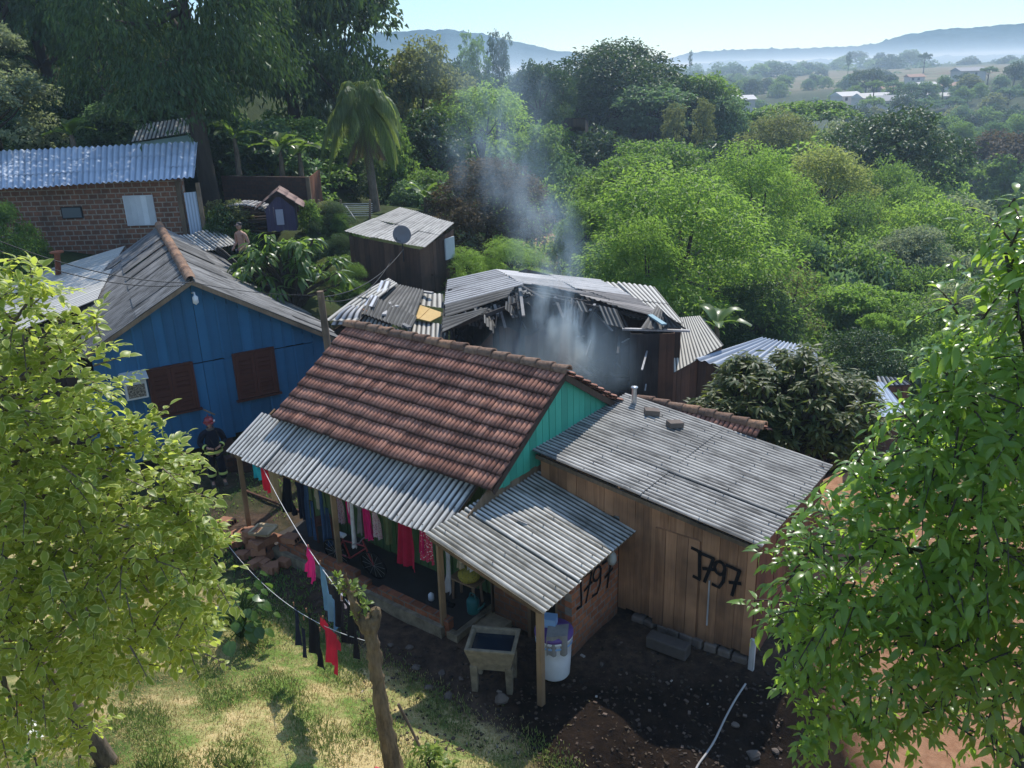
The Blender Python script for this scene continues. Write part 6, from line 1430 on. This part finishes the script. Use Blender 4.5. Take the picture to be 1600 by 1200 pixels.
# ------------------------------------------------------------------ clotheslines and clothes
def cloth_mat(name, c, pat=None, sc=30): return m_cloth(name, c, pat, .15, sc)
CM = dict(teal=cloth_mat('teal cloth', (.02, .28, .34)), red=cloth_mat('red cloth', (.5, .02, .045)), tan=cloth_mat('tan cloth', (.33, .24, .13)), black=cloth_mat('black cloth', (.008, .008, .012)), jean=cloth_mat('denim', (.035, .07, .14)), ljean=cloth_mat('light denim', (.10, .20, .30)), beige=cloth_mat('beige cloth', (.45, .38, .28)),
          floral=cloth_mat('floral cloth', (.55, .42, .44), (.4, .08, .16), 40), pink=cloth_mat('hot pink cloth', (.62, .02, .16)), white=cloth_mat('white cloth', (.62, .6, .6)), grey=cloth_mat('grey cloth', (.2, .18, .18)), crimson=cloth_mat('crimson cloth', (.36, .012, .045)), olive=cloth_mat('olive cloth', (.11, .13, .06)), dots=cloth_mat('dotted pink cloth', (.62, .06, .14), (.8, .75, .75), 26), lav=cloth_mat('lavender cloth', (.5, .42, .5)), navy=cloth_mat('navy cloth', (.015, .018, .035)))
PEG = m_plain('peg', (.3, .15, .08))
def garment(kind, P0, along, w_, h_, mat, label, seed, name):
    g = random.Random(seed); a = V(along); a.z = 0; a.normalize(); nn = V((-a.y, a.x, 0)); nx, nz = 18, 14; ph = g.uniform(0, 6); fr = g.uniform(5, 8)
    def prof(t):        # list of x ranges at height fraction t (0 top)
        if kind == 'shirt':
            b = .62+.05*t if t > .3 else .62
            return [(-.5, .5)] if t < .28 else [(-.33-.03*t, .33+.04*t)]
        if kind == 'trousers': return [(-.42, .42)] if t < .3 else [(-.46, -.03), (.04, .45)]
        if kind == 'dress': return [(-.3-.2*t, .3+.2*t)]
        if kind == 'rag': return [(-.5+.1*math.sin(t*6+ph), .5-.2*t)]
        return [(-.5, .5)]
    mb = MB(); yw = lambda x, t: (.035*math.sin(x*fr+ph+t*1.5)+.02*math.sin(x*fr*2.3+t*3))*(.35+.8*t)+.05*t*math.sin(ph)
    nr_ = max(len(prof(i/nz)) for i in range(nz+1))
    for j in range(nr_):
        P = []
        for i in range(nz+1):
            t = i/nz; pr = prof(t)
            if j >= len(pr):
                if len(P) == 0: continue
            if len(pr) == 1 and nr_ == 2: lo, hi = pr[0]; mid = .5*(lo+hi); lo, hi = (lo, mid) if j == 0 else (mid, hi)
            else: lo, hi = pr[min(j, len(pr)-1)]
            row = []
            for k in range(nx+1):
                x = lo+(hi-lo)*k/nx; hem = (.05*math.sin(x*7+ph)) if i == nz else 0
                row.append(a*(x*w_)+nn*yw(x*2, t)*min(1, w_/.3+.3)+V((0, 0, -h_*(t+hem*.4)-.02*abs(x)*2*(1-t)*math.sin(pi*(x+.5))*0)))
            P.append(row)
        mb.grid(P, g.random(), 0, True)
    t_ = thing(name, label, 'clothing', P0, 0); mb.build('cloth', mat, t_)
    mb = MB()
    for s in (-.36, .36): mb.box(a*(s*w_)+V((0, 0, .01)), (.014, .02, .07), math.atan2(a.y, a.x))
    mb.build('pegs', PEG, t_); return t_
uax = W(1, 0)-W(0, 0); LV, LZ = .34, 1.93; npl = (-math.sin(YAW), math.cos(YAW), 0)
def porchitem(px, pyb, wpx, kind, mat, label, seed, name, v=LV, z=LZ):
    p = onplane(px, pyb, W(0, v), npl); u = (p-W(0, v)).dot(uax); dist = (p-V(CAM)).length; w_ = wpx/F*dist*1.2; top = W(u, v, z); garment(kind, top, uax, w_, max(.18, z-p.z), CM[mat], label, seed, name)
for a in ((403, 750, 17, 'towel', 'teal', 'teal cloth, first item on the porch line beside the end post', 'towel'), (418, 770, 15, 'rag', 'red', 'narrow red cloth between the teal cloth and the tan shirt', 'cloth'), (433, 786, 24, 'shirt', 'tan', 'tan shirt hanging on the porch line', 'shirt'), (456, 800, 22, 'dress', 'black', 'black garment next to the tan shirt on the porch line', 'dress'), (476, 812, 20, 'shirt', 'navy', 'dark navy shirt between black garment and jeans', 'shirt'), (492, 838, 17, 'trousers', 'jean', 'blue jeans with narrow legs, nearer the tan shirt', 'jeans'), (497, 796, 6, 'rag', 'beige', 'small beige strip in front of the jeans', 'cloth'), (512, 850, 18, 'trousers', 'jean', 'blue jeans hanging right against the middle porch post', 'jeans'),
          (534, 818, 11, 'dress', 'floral', 'narrow pale floral top just past the middle porch post', 'top'), (547, 818, 8, 'towel', 'pink', 'narrow hot pink cloth on the porch line', 'cloth'), (556, 856, 9, 'rag', 'white', 'long white cloth hanging beside the hot pink one', 'cloth'), (566, 832, 13, 'shirt', 'grey', 'grey top between white cloth and bright pink dress', 'top'), (575, 844, 15, 'dress', 'pink', 'bright pink dress on the porch line', 'dress'), (589, 842, 15, 'dress', 'floral', 'pale pink floral skirt next to the bright pink dress', 'skirt'), (609, 850, 20, 'shirt', 'olive', 'olive green shirt against the green wall', 'shirt'), (638, 884, 34, 'dress', 'crimson', 'large crimson dress, biggest item on the porch line', 'dress'), (661, 862, 12, 'shirt', 'pink', 'small pink top beside the crimson dress', 'top'), (670, 877, 22, 'towel', 'dots', 'dotted pink cloth next to the last porch post', 'cloth'), (704, 925, 10, 'rag', 'white', 'long white cloth hanging past the last porch post', 'cloth'), (722, 888, 14, 'rag', 'beige', 'short beige rag under the annex roof', 'cloth'), (735, 893, 12, 'rag', 'white', 'short pale rag, last under the annex roof', 'cloth')):
    porchitem(a[0], a[1], a[2], a[3], a[4], a[5], int(a[0]), a[6])
cable('porch_clothesline', [W(-5.9, LV, LZ+.02), W(-2.9, LV, LZ-.0), W(-.1, LV, LZ+.02), W(.9, LV, LZ+.02)], .006, ROPE, 'clothesline under the awning holding the porch laundry', 'clothesline')
# two lines over the lawn
S1 = aty(566, 968, 8.72); S2 = aty(578, 1003, 8.68); E1 = W(-5.0, .1, 1.98); E2 = at(352, 852, 1.0)
pb_ = at(380, 880, 0); E2 = V((pb_.x, pb_.y, hz(pb_.x, pb_.y)+1.35)); ef = aty(352, 846, pb_.y); E2 = ef
mb = MB(); mb.tube([(pb_.x-.05, pb_.y, -.1), (E2.x, E2.y, E2.z+.08)], [.035, .028], 8); tag(mb.build('line_pole', BK), 'thin dark stick pole holding the lower clothesline above the big leaf plant', 'pole')
def sagline(a, b, s, n=12): return [a.lerp(b, i/n)-V((0, 0, s*4*(i/n)*(1-i/n))) for i in range(n+1)]
c1 = sagline(E1, S1, .26); c2 = sagline(E2, S2, .42)
cable('clothesline', c1, .006, ROPE, 'pale clothesline running from the porch eave down to the lopped trunk', 'clothesline', 2); cable('clothesline', c2, .0045, ROPE, 'thin lower clothesline from the stick pole to the lopped trunk', 'clothesline', 2)
Eo = aty(250, 800, 15.5); cable('clothesline', sagline(E2, Eo, .1), .007, ROPE, 'continuation of the lower clothesline behind the cream edged tree', 'clothesline', 2)
def lineitem(curve, px, pyb, wpx, kind, mat, label, seed, name):
    best = min(range(120), key=lambda i: abs(projx(ptc(curve, i/119))[0]-px)); p = ptc(curve, best/119); d = ptc(curve, min(1, best/119+.02))-ptc(curve, max(0, best/119-.02))
    bot = projx(p); dist = (p-V(CAM)).length; lo = p.z
    for i in range(60):
        if projx(V((p.x, p.y, lo)))[1] >= pyb: break
        lo -= .02
    dh = V((d.x, d.y, 0)).normalized(); pxm = abs(projx(p+dh*.1)[0]-projx(p-dh*.1)[0])/.2
    garment(kind, p, d, min(.8, wpx/pxm*1.35), max(.15, p.z-lo), CM[mat], label, seed, name)
def ptc(c, t): k = min(len(c)-2, int(t*(len(c)-1))); return c[k].lerp(c[k+1], t*(len(c)-1)-k)
def projx(P): Q = np.array(P)-CAM; z = Q@_fw; return (800+F*(Q@_rt)/z, 600-F*(Q@_up)/z)
for a in ((c1, 487, 902, 9, 'rag', 'pink', 'rolled pink cloth pegged high on the pale clothesline', 'cloth'), (c1, 507, 966, 20, 'trousers', 'ljean', 'light blue jeans pegged on the pale clothesline', 'jeans'), (c1, 526, 985, 15, 'dress', 'black', 'black garment between the light jeans and the lopped trunk', 'dress'), (c1, 548, 1010, 24, 'shirt', 'black', 'dark shirt hanging closest to the lopped trunk', 'shirt'), (c1, 535, 918, 7, 'rag', 'lav', 'tiny lavender cloth beside the black garment', 'cloth'),
          (c2, 466, 1010, 16, 'trousers', 'navy', 'dark striped trousers pegged on the lower clothesline', 'trousers'), (c2, 490, 1022, 24, 'dress', 'black', 'black cloth between dark trousers and red shirt', 'cloth'), (c2, 516, 1036, 30, 'shirt', 'red', 'bright red T-shirt pegged on the lower clothesline', 'shirt')):
    lineitem(a[0], a[1], a[2], a[3], a[4], a[5], a[6], int(a[1]), a[7])

# ------------------------------------------------------------------ pole and wires
up_ = aty(505, 505, 20.3); pl0 = V((up_.x+.02, up_.y, 0)); ptop = aty(500, 455, 20.3)
mb = MB(); mb.tube([(pl0.x+.1, pl0.y, .3), (ptop.x, ptop.y, ptop.z)], [.11, .085], 9); mb.box((ptop.x, ptop.y, ptop.z-.12), (.05, .3, .05)); tag(mb.build('utility_pole', SUNWOOD), 'grey wooden utility pole at the corner of the blue house', 'pole')
cable('overhead_wire', sagline(ptop-V((0, 0, .15)), aty(630, 390, 27.6), .35), .012, WIRE, 'dark wire sagging from the utility pole up to the dish mast', 'wire', 2)
cable('overhead_wire', sagline(ptop-V((0, 0, .22)), aty(612, 405, 28.2), .5), .012, WIRE, 'lower dark wire from the utility pole to the plank hut', 'wire', 2)
cable('overhead_wire', sagline(ptop-V((0, 0, .1)), aty(296, 440, 19.6), .1), .009, WIRE, 'dark wire from the utility pole to the blue gable peak', 'wire', 2)
cable('overhead_wire', sagline(aty(296, 442, 19.6), aty(-30, 365, 17), .25), .011, WIRE, 'upper dark wire running from the blue gable out past the rusty pipe', 'wire', 2)
cable('overhead_wire', sagline(aty(290, 446, 19.6), aty(-30, 380, 17), .3), .011, WIRE, 'lower dark wire running from the blue gable out past the rusty pipe', 'wire', 2)

# ------------------------------------------------------------------ grass
def grass():
    g = np.random.default_rng(2); n = 130000
    x = g.uniform(-8, 2.4, n); y = g.uniform(7.2, 14.5, n)
    cl = np.sin(x*2.1+1)*np.sin(y*2.7+.5)+.6*np.sin(x*5.2+y*3.1)+.35*g.normal(size=n)
    keep = (g.random(n) < np.where(cl > .1, .95, .5)) & ((x < 1.4) | (g.random(n) < .3)) & (y < 10.15-.8*x+g.normal(0, .18, n)); x, y, cl = x[keep], y[keep], cl[keep]; n = len(x)
    z = hterrain(x, y); pos = np.stack([x, y, z-.005], 1); a = g.uniform(0, 6.28, n)
    lean = g.uniform(.2, 1.3, n); ax = np.stack([np.cos(a)*lean, np.sin(a)*lean, np.ones(n)], 1); nr = np.stack([np.cos(a), np.sin(a), -.3*np.ones(n)], 1)
    ln = np.where(cl > .1, .07, .045)*g.uniform(.5, 1.5, n); rv = np.clip(np.where(cl > .25, .68, .22)+g.normal(0, .16, n), 0, 1)
    tuft = (x < -2.0) & (y < 8.6) & (np.sin(x*3.7)*np.sin(y*4.1) > .25); ln = np.where(tuft, ln*2.6, ln)
    v, f, r = leafcards(pos, ax, nr, ln, np.full(n, .009)*(1+ln*5), rv, .1)
    k = N('grass blades'); at_ = k.attr(); col = k.ramp(at_, [(0, (.60, .47, .22)), (.38, (.52, .42, .18)), (.55, (.24, .27, .08)), (1, (.17, .29, .055))])
    d = k.n('BsdfPrincipled', {'Base Color': col, 'Roughness': .7, 'Specular IOR Level': .2}); tr = k.n('BsdfTranslucent', {'Color': col}); k.surf(k.n('MixShader', {0: .35, 1: d.outputs[0], 2: tr.outputs[0]}).outputs[0])
    o = link('grass', nmesh('grass', v, f, r), None, [k.m]); o['kind'] = 'stuff'
grass()
def weeds():
    g = np.random.default_rng(3); n = 9000
    px = g.uniform(250, 560, n); py = g.uniform(700, 1000, n); P = []
    for a, b in zip(px, py):
        p = at(a, b, .05); l = p-V((HX, HY, 0)); u = l.x*math.cos(YAW)+l.y*math.sin(YAW); v = -l.x*math.sin(YAW)+l.y*math.cos(YAW)
        if v > -.15 and u > -6: continue
        if math.sin(p.x*2.3)*math.sin(p.y*1.9)+g.normal()*.4 < 0: continue
        P.append((p.x, p.y))
    P = np.array(P); n = len(P); z = hterrain(P[:, 0], P[:, 1]); pos = np.stack([P[:, 0], P[:, 1], z], 1); a = g.uniform(0, 6.28, n); ax = np.stack([np.cos(a), np.sin(a), g.uniform(.5, 1.5, n)], 1); nr = np.stack([np.cos(a), np.sin(a), -.3*np.ones(n)], 1)
    ln = g.uniform(.05, .14, n); v, f, r = leafcards(pos, ax, nr, ln, ln*.25, g.random(n), .1); o = link('weeds', nmesh('weeds', v, f, r), None, [LF['mid']]); o['kind'] = 'stuff'
weeds()
mb = MB(); T0 = V(at(360, 405, 4.05)); 
for i in range(4): corr(mb, at(338-i, 384+i*2, 4.3-.05*i)-T0, at(348-i, 390+i*2, 4.3-.05*i)-T0, at(394, 432+i*2, 3.7-.05*i)-T0, at(384, 424+i*2, 3.7-.05*i)-T0, .12, .02, 1, 3, .01, seed=70+i)
o = mb.build('stacked_roof_sheets', FIB_DARK); o.location = T0; tag(o, 'dark stack of old roof sheets lying beyond the blue house ridge', 'roof sheets')

# fallen leaves and litter in the yard
def litter():
    g = np.random.default_rng(17); n = 1000; P = []
    for i in range(n):
        p = at(g.uniform(560, 1230), g.uniform(990, 1195), 0); l = p-V((HX, HY, 0)); v = -l.x*math.sin(YAW)+l.y*math.cos(YAW); u = l.x*math.cos(YAW)+l.y*math.sin(YAW)
        if (v > -.05 and u < .4) or (u < 2.2 and v > .8) or v > 2.3: continue
        P.append((p.x, p.y))
    P = np.array(P); n = len(P); pos = np.stack([P[:, 0], P[:, 1], hterrain(P[:, 0], P[:, 1])+.008], 1); a = g.uniform(0, 6.28, n)
    v, f, r = leafcards(pos, np.stack([np.cos(a), np.sin(a), g.uniform(-.1, .3, n)], 1), np.stack([g.normal(0, .3, n), g.normal(0, .3, n), np.ones(n)], 1), g.uniform(.03, .09, n), g.uniform(.02, .045, n), g.random(n), .1)
    k = N('fallen leaves'); k.pbr(k.ramp(k.attr(), [(0, (.02, .014, .009)), (.7, (.05, .034, .02)), (.94, (.09, .06, .03)), (1, (.14, .12, .04))]), .8); o = link('fallen_leaves', nmesh('fallen_leaves', v, f, r), None, [k.m]); o['kind'] = 'stuff'
litter()
# ------------------------------------------------------------------ people
def skinned(name, pts, edges, mat, parent, sub=2, root=0):
    """pts: {key: (x, y, z, rx, ry)}"""
    ks = list(pts); ix = {k: i for i, k in enumerate(ks)}; me = bpy.data.meshes.new(name)
    me.from_pydata([pts[k][:3] for k in ks], [(ix[a], ix[b]) for a, b in edges], []); o = link(name, me, parent, [mat])
    bpy.context.view_layer.objects.active = o
    md = o.modifiers.new('skin', 'SKIN'); md.use_smooth_shade = True; md.branch_smoothing = .4
    if not me.skin_vertices: me.skin_vertices.new() if hasattr(me.skin_vertices, 'new') else None
    for i, k in enumerate(ks):
        sv = me.skin_vertices[0].data[i]; p = pts[k]; sv.radius = (p[3], p[4] if len(p) > 4 else p[3]); sv.use_root = (i == root)
    s = o.modifiers.new('sub', 'SUBSURF'); s.levels = sub; s.render_levels = sub; return o
def m_skin(): k = N('skin'); n = k.noise(k.coord(), 18, 3); k.pbr(k.ramp(n, [(.3, (.36, .19, .13)), (.7, (.46, .26, .18))]), .55, .35); return k.m
SKIN = m_skin()
def hand(pts, edges, wrist, tag_, pos, fwd, side, up):
    """palm and five fingers, slightly curled; fwd = finger direction, side = toward the thumb"""
    f, s, u = V(fwd).normalized(), V(side).normalized(), V(up).normalized(); p = V(pos)
    def add(k, q, r): pts[k] = (q.x, q.y, q.z, r, r)
    add(tag_+'palm', p+f*.045, .022); edges.append((wrist, tag_+'palm'))
    for i, (o_, L) in enumerate(((.026, .068), (.009, .078), (-.008, .072), (-.025, .056))):
        a = p+f*.085+s*o_; add(f'{tag_}k{i}', a, .0095); edges.append((tag_+'palm', f'{tag_}k{i}'))
        b = a+f*L*.5-u*.012; add(f'{tag_}m{i}', b, .0085); edges.append((f'{tag_}k{i}', f'{tag_}m{i}'))
        c = b+f*L*.3-u*.028; add(f'{tag_}t{i}', c, .007); edges.append((f'{tag_}m{i}', f'{tag_}t{i}'))
    a = p+f*.035+s*.034-u*.008; add(tag_+'th1', a, .0105); edges.append((tag_+'palm', tag_+'th1')); b = a+f*.035+s*.014-u*.012; add(tag_+'th2', b, .0085); edges.append((tag_+'th1', tag_+'th2'))
def head_mesh(parent, c, mat, face=-1):
    bm_ = bmesh.new(); bmesh.ops.create_uvsphere(bm_, u_segments=28, v_segments=20, radius=1)
    for v_ in bm_.verts:
        x, y, z = v_.co; jaw = max(0, -z); w_ = 1-.32*jaw**1.4; nx = x*.076*w_; ny = y*.098*(1-.12*jaw); nz = z*.122
        if y < 0:
            ny -= .004*math.exp(-((z+.55)/.25)**2)*math.exp(-(x/.4)**2)
            ny -= .024*math.exp(-((z+.12)/.2)**2)*math.exp(-(x/.17)**2)        # nose
            ny += .010*math.exp(-((z-.12)/.13)**2)*(math.exp(-((x-.38)/.17)**2)+math.exp(-((x+.38)/.17)**2))   # eye sockets
            ny -= .005*math.exp(-((z+.5)/.1)**2)*math.exp(-(x/.3)**2)          # lips
            ny -= .006*math.exp(-((z-.28)/.12)**2)*math.exp(-(x/.6)**2)        # brow
        v_.co = (nx, ny, nz)
    for s in (-1, 1):
        r = bmesh.ops.create_uvsphere(bm_, u_segments=8, v_segments=6, radius=1)
        for v_ in r['verts']: v_.co = (s*.079+v_.co.x*.012, .012+v_.co.y*.018, .0+v_.co.z*.032)
    me = bpy.data.meshes.new('head'); bm_.to_mesh(me); bm_.free(); me.polygons.foreach_set('use_smooth', np.ones(len(me.polygons), bool))
    o = link('head', me, parent, [mat]); o.location = c
    for s in (-1, 1):
        mb = MB(); mb.lathe([(0, -.011), (.008, -.007), (.011, 0), (.008, .007), (0, .011)], (0, 0, 0), 10); e = mb.build('eye', m_plain('eye', (.05, .035, .03), .2, .6, 0), o); e.location = (s*.029, -.086, .014); e.scale = (1.2, .6, .6)
    mb = MB(); mb.box((0, 0, 0), (.045, .008, .01)); e = mb.build('mouth', m_plain('lips', (.28, .1, .09), .5), o, .003); e.location = (0, -.099, -.062); return o
# firefighter: faces -y in own frame, then turned to the camera
fp_ = at(343, 757, 0); fp_.z = hz(fp_.x, fp_.y)
yawf = math.atan2(-fp_.x, fp_.y)*.9+.12
ffr = thing('person', 'person in dark bunker gear with reflective bands and red helmet standing at the blue wall', 'person', fp_, yawf)
NAVY = m_cloth('bunker cloth', (.010, .012, .022), None, .0); LIME = m_plain('reflective lime', (.55, .62, .16), .5, .3, .1); HEL = m_plain('red helmet', (.22, .02, .025), .3, .5, .1)
pts, ed = {}, []
def chain(names): ed.extend(zip(names[:-1], names[1:]))
pts.update(pelvis=(0, 0, .98, .13, .1), waist=(0, 0, 1.12, .12, .09), chest=(0, .0, 1.32, .15, .1), neck0=(0, 0, 1.46, .06, .06), neck=(0, -.01, 1.56, .052, .052))
chain(['pelvis', 'waist', 'chest', 'neck0', 'neck'])
for s, k in ((-1, 'a'), (1, 'b')):
    pts.update({k+'hip': (s*.1, 0, .93, .085), k+'knee': (s*.12, -.01, .5, .058), k+'ank': (s*.13, .02, .1, .042), k+'toe': (s*.15, -.14, .045, .035), k+'sh': (s*.19, 0, 1.42, .06), k+'elb': (s*.27, .06, 1.14, .043), k+'wr': (s*.12, -.2, 1.08, .028)})
    ed += [('pelvis', k+'hip'), (k+'hip', k+'knee'), (k+'knee', k+'ank'), (k+'ank', k+'toe'), ('neck0', k+'sh'), (k+'sh', k+'elb'), (k+'elb', k+'wr')]
    hand(pts, ed, k+'wr', k, (s*.115, -.205, 1.078), (-s*.75, -.6, -.05), (0, -.25, 1), (-s*.3, -.9, .2))
skinned('body', pts, ed, SKIN, ffr)
jk, je = {}, []
jk.update(p=(0, 0, .90, .215, .165), w=(0, 0, 1.08, .205, .155), c=(0, 0, 1.32, .2, .15), n=(0, 0, 1.47, .1, .1), n2=(0, -.005, 1.54, .085, .085)); je += [('p', 'w'), ('w', 'c'), ('c', 'n'), ('n', 'n2')]
for s, k in ((-1, 'a'), (1, 'b')):
    jk.update({k+'s': (s*.21, 0, 1.41, .092), k+'e': (s*.30, .06, 1.14, .08), k+'w': (s*.16, -.165, 1.085, .058)}); je += [('n', k+'s'), (k+'s', k+'e'), (k+'e', k+'w')]
skinned('jacket', jk, je, NAVY, ffr)
tr_, te = dict(p=(0, 0, .92, .18, .14)), []
for s, k in ((-1, 'a'), (1, 'b')):
    tr_.update({k+'h': (s*.1, 0, .82, .115), k+'k': (s*.125, -.01, .48, .1), k+'f': (s*.135, .01, .12, .092)}); te += [('p', k+'h'), (k+'h', k+'k'), (k+'k', k+'f')]
skinned('trousers', tr_, te, NAVY, ffr)
for s in (-1, 1):
    mb = MB(); mb.lathe([(0, 0), (.055, 0), (.06, .03), (.055, .2), (.05, .21)], (s*.135, .02, 0), 12); mb.box((s*.14, -.08, .035), (.1, .22, .07), taper=.85); mb.build('boot', m_plain('boot', (.09, .08, .06), .7), ffr, .01)
    mb = MB(); mb.lathe([(.104, -.035), (.108, -.03), (.108, .03), (.104, .035)], (s*.132, 0, .3), 16); mb.build('reflective_band', LIME, ffr)
    a, b = V((s*.30, .06, 1.14)), V((s*.16, -.165, 1.085)); d = (b-a).normalized(); c = a.lerp(b, .78); mb = MB(); mb.tube([c-d*.03, c+d*.03], .074, 14, cap=False); mb.build('reflective_band', LIME, ffr)
mb = MB(); P = []
for z in (-.035, .035): P.append([(.222*math.cos(a), .172*math.sin(a), .93+z) for a in np.linspace(0, 2*pi, 25)])
mb.grid(P, .5); mb.build('reflective_band', LIME, ffr)
head_mesh(ffr, (0, -.02, 1.67), SKIN)
mb = MB(); mb.lathe([(.1, -.06), (.112, -.02), (.122, .03), (.118, .08), (.085, .125), (.04, .145), (0, .15)], (0, .012, 1.69), 20); hm = mb.build('helmet', HEL, ffr); hm.scale = (.92, 1.1, 1); hm.location = (0, 0, 0)
mb = MB(); mb.lathe([(.115, .0), (.15, -.015), (.15, -.005), (.115, .018)], (0, .02, 1.70), 20); mb.build('brim', HEL, hm); mb = MB(); mb.box((0, .04, 1.845), (.02, .2, .03)); mb.build('crest', HEL, hm)
mb = MB(); mb.lathe([(.0, -.0), (.028, 0), (.028, .05), (0, .05)], (.125, -.03, 1.69), 10); mb.build('helmet_lamp', WHITEP, hm)
mb = MB(); mb.tube([(.12, -.12, 1.5), (.15, -.16, 1.3), (.12, -.18, 1.12)], .012, 6); mb.tube([(-.05, -.16, 1.3), (.0, -.2, 1.15)], .01, 6); mb.build('strap', SOOT, ffr)
mb = MB(); mb.lathe([(.088, -.0), (.1, .03), (.09, .06)], (0, -.005, 1.5), 16); mb.build('collar', m_cloth('grey collar', (.14, .13, .12)), ffr)
# stick leaning on the wall behind the helmet
o = MB(); a, b = aty(318, 640, 19.35), aty(336, 648, 19.45); o.beam(a, b, .04, .03); tag(o.build('short_board', SUNWOOD), 'short pale board fixed slanting on the blue wall above the helmet', 'board')
# bare chested person up the yard
p2 = aty(383, 418, 27.0); p2.z = hz(p2.x, p2.y); topz = aty(383, 348, 27.0).z; s2 = 1.0
pr = thing('person', 'bare chested person in dark cap and dark trousers standing by the palmate leaved tree', 'person', (p2.x, p2.y, topz-1.78), -.5)
pts, ed = {}, []
pts.update(pelvis=(0, 0, .98, .125, .1), waist=(0, 0, 1.13, .13, .1), chest=(0, .0, 1.34, .155, .11), neck0=(0, 0, 1.47, .065, .06), neck=(0, -.01, 1.57, .055, .055)); ed = []; chain(['pelvis', 'waist', 'chest', 'neck0', 'neck'])
for s, k in ((-1, 'a'), (1, 'b')):
    pts.update({k+'hip': (s*.1, 0, .93, .09), k+'knee': (s*.12, -.01, .5, .06), k+'ank': (s*.13, .02, .1, .042), k+'toe': (s*.15, -.14, .045, .035), k+'sh': (s*.2, 0, 1.43, .06), k+'elb': (s*.27, .04, 1.14, .046), k+'wr': (s*.2, -.17, 1.02, .03)})
    ed += [('pelvis', k+'hip'), (k+'hip', k+'knee'), (k+'knee', k+'ank'), (k+'ank', k+'toe'), ('neck0', k+'sh'), (k+'sh', k+'elb'), (k+'elb', k+'wr')]
    hand(pts, ed, k+'wr', k, (s*.195, -.175, 1.015), (-s*.3, -.8, -.3), (-s*.9, .3, .2), (0, -.3, .9))
skinned('body', pts, ed, SKIN, pr)
tr_, te = dict(p=(0, 0, .98, .16, .125)), []
for s, k in ((-1, 'a'), (1, 'b')):
    tr_.update({k+'h': (s*.1, 0, .85, .11), k+'k': (s*.125, -.01, .48, .085), k+'f': (s*.135, .01, .12, .07)}); te += [('p', k+'h'), (k+'h', k+'k'), (k+'k', k+'f')]
skinned('trousers', tr_, te, NAVY, pr); head_mesh(pr, (0, -.02, 1.68), SKIN)
mb = MB(); mb.lathe([(.084, .0), (.092, .04), (.075, .09), (.03, .11), (0, .112)], (0, .0, 1.70), 16); mb.box((0, -.13, 1.715), (.13, .11, .012)); mb.build('cap', SOOT, pr)
# ------------------------------------------------------------------ smoke and haze
def make_smoke():
    base = aty(872, 578, 20.7); k = N('smoke'); c = k.coord('Object'); x, y, z = k.sep(c)
    # column axis drifts with height
    ax = k.math('ADD', k.math('MULTIPLY', k.math('SINE', k.math('MULTIPLY', z, .75)), .42), k.math('MULTIPLY', z, -.16))
    ax = k.math('ADD', ax, k.math('MULTIPLY', k.math('SINE', k.math('ADD', k.math('MULTIPLY', z, 1.9), 1.0)), .16))
    wv = k.noise(k.mapping(c, (.8, .8, .5)), 1.0, 2, .5, 1)
    off = k.vmath('MULTIPLY', k.vmath('SUBTRACT', wv, (.5, .5, .5)), (1.6, 1.2, .8))
    ox, oy, oz = k.sep(off)
    dx = k.math('ADD', k.math('SUBTRACT', x, ax), ox); dy = k.math('ADD', k.math('MULTIPLY', z, -.03), k.math('ADD', y, oy))
    wd = k.math('ADD', .75, k.math('MULTIPLY', z, .21))
    rr = k.math('DIVIDE', k.math('SQRT', k.math('ADD', k.math('MULTIPLY', dx, dx), k.math('MULTIPLY', dy, dy))), wd)
    body = k.math('SUBTRACT', 1.0, rr, clamp=True); body = k.math('MULTIPLY', body, body)
    n1 = k.noise(k.mapping(c, (1.2, 1.2, .55)), 1.5, 6, .62)
    wisps = k.math('MULTIPLY', k.math('SUBTRACT', n1, .45, clamp=True), 6.5)
    fade = k.math('MULTIPLY', k.math('SUBTRACT', 1.0, k.math('DIVIDE', z, 9.5), clamp=True), k.math('MULTIPLY', k.math('ADD', z, .4), 1.6, clamp=True))
    low = k.math('ADD', .42, k.math('MULTIPLY', k.math('SUBTRACT', 1.0, k.math('DIVIDE', z, 2.6), clamp=True), 3.2))
    den = k.math('MULTIPLY', k.math('MULTIPLY', k.math('MULTIPLY', body, wisps), fade), low)
    # thin pall hanging inside the burnt rooms
    pl = k.math('SUBTRACT', 1.0, k.vmath('LENGTH', k.vmath('MULTIPLY', c, (.42, .6, .55))), clamp=True)
    den = k.math('ADD', k.math('MULTIPLY', den, 3.6), k.math('MULTIPLY', k.math('MULTIPLY', pl, k.math('SUBTRACT', n1, .25, clamp=True)), 1.5))
    v = k.n('VolumePrincipled', {'Color': (.58, .80, 1.0), 'Density': den, 'Anisotropy': .35, 'Absorption Color': (.6, .7, .8)})
    k.t.links.new(v.outputs[0], k.out.inputs[1])
    mb = MB(); mb.box((-.6, 0, 4.4), (6.4, 4.6, 9.8)); o = mb.build('smoke', k.m)
    o.location = base; o['kind'] = 'stuff'; o['label'] = 'thin bluish smoke rising from the burnt house into the trees'
make_smoke()
def make_haze():
    k = N('haze'); v = k.n('VolumeScatter', {'Color': (.62, .82, 1.0), 'Density': HAZE, 'Anisotropy': .3}); k.t.links.new(v.outputs[0], k.out.inputs[1])
    mb = MB(); mb.box((0, 4600, -16), (15000, 9600, 88)); o = mb.build('haze', k.m); o['kind'] = 'stuff'
HAZE = .00065
make_haze()
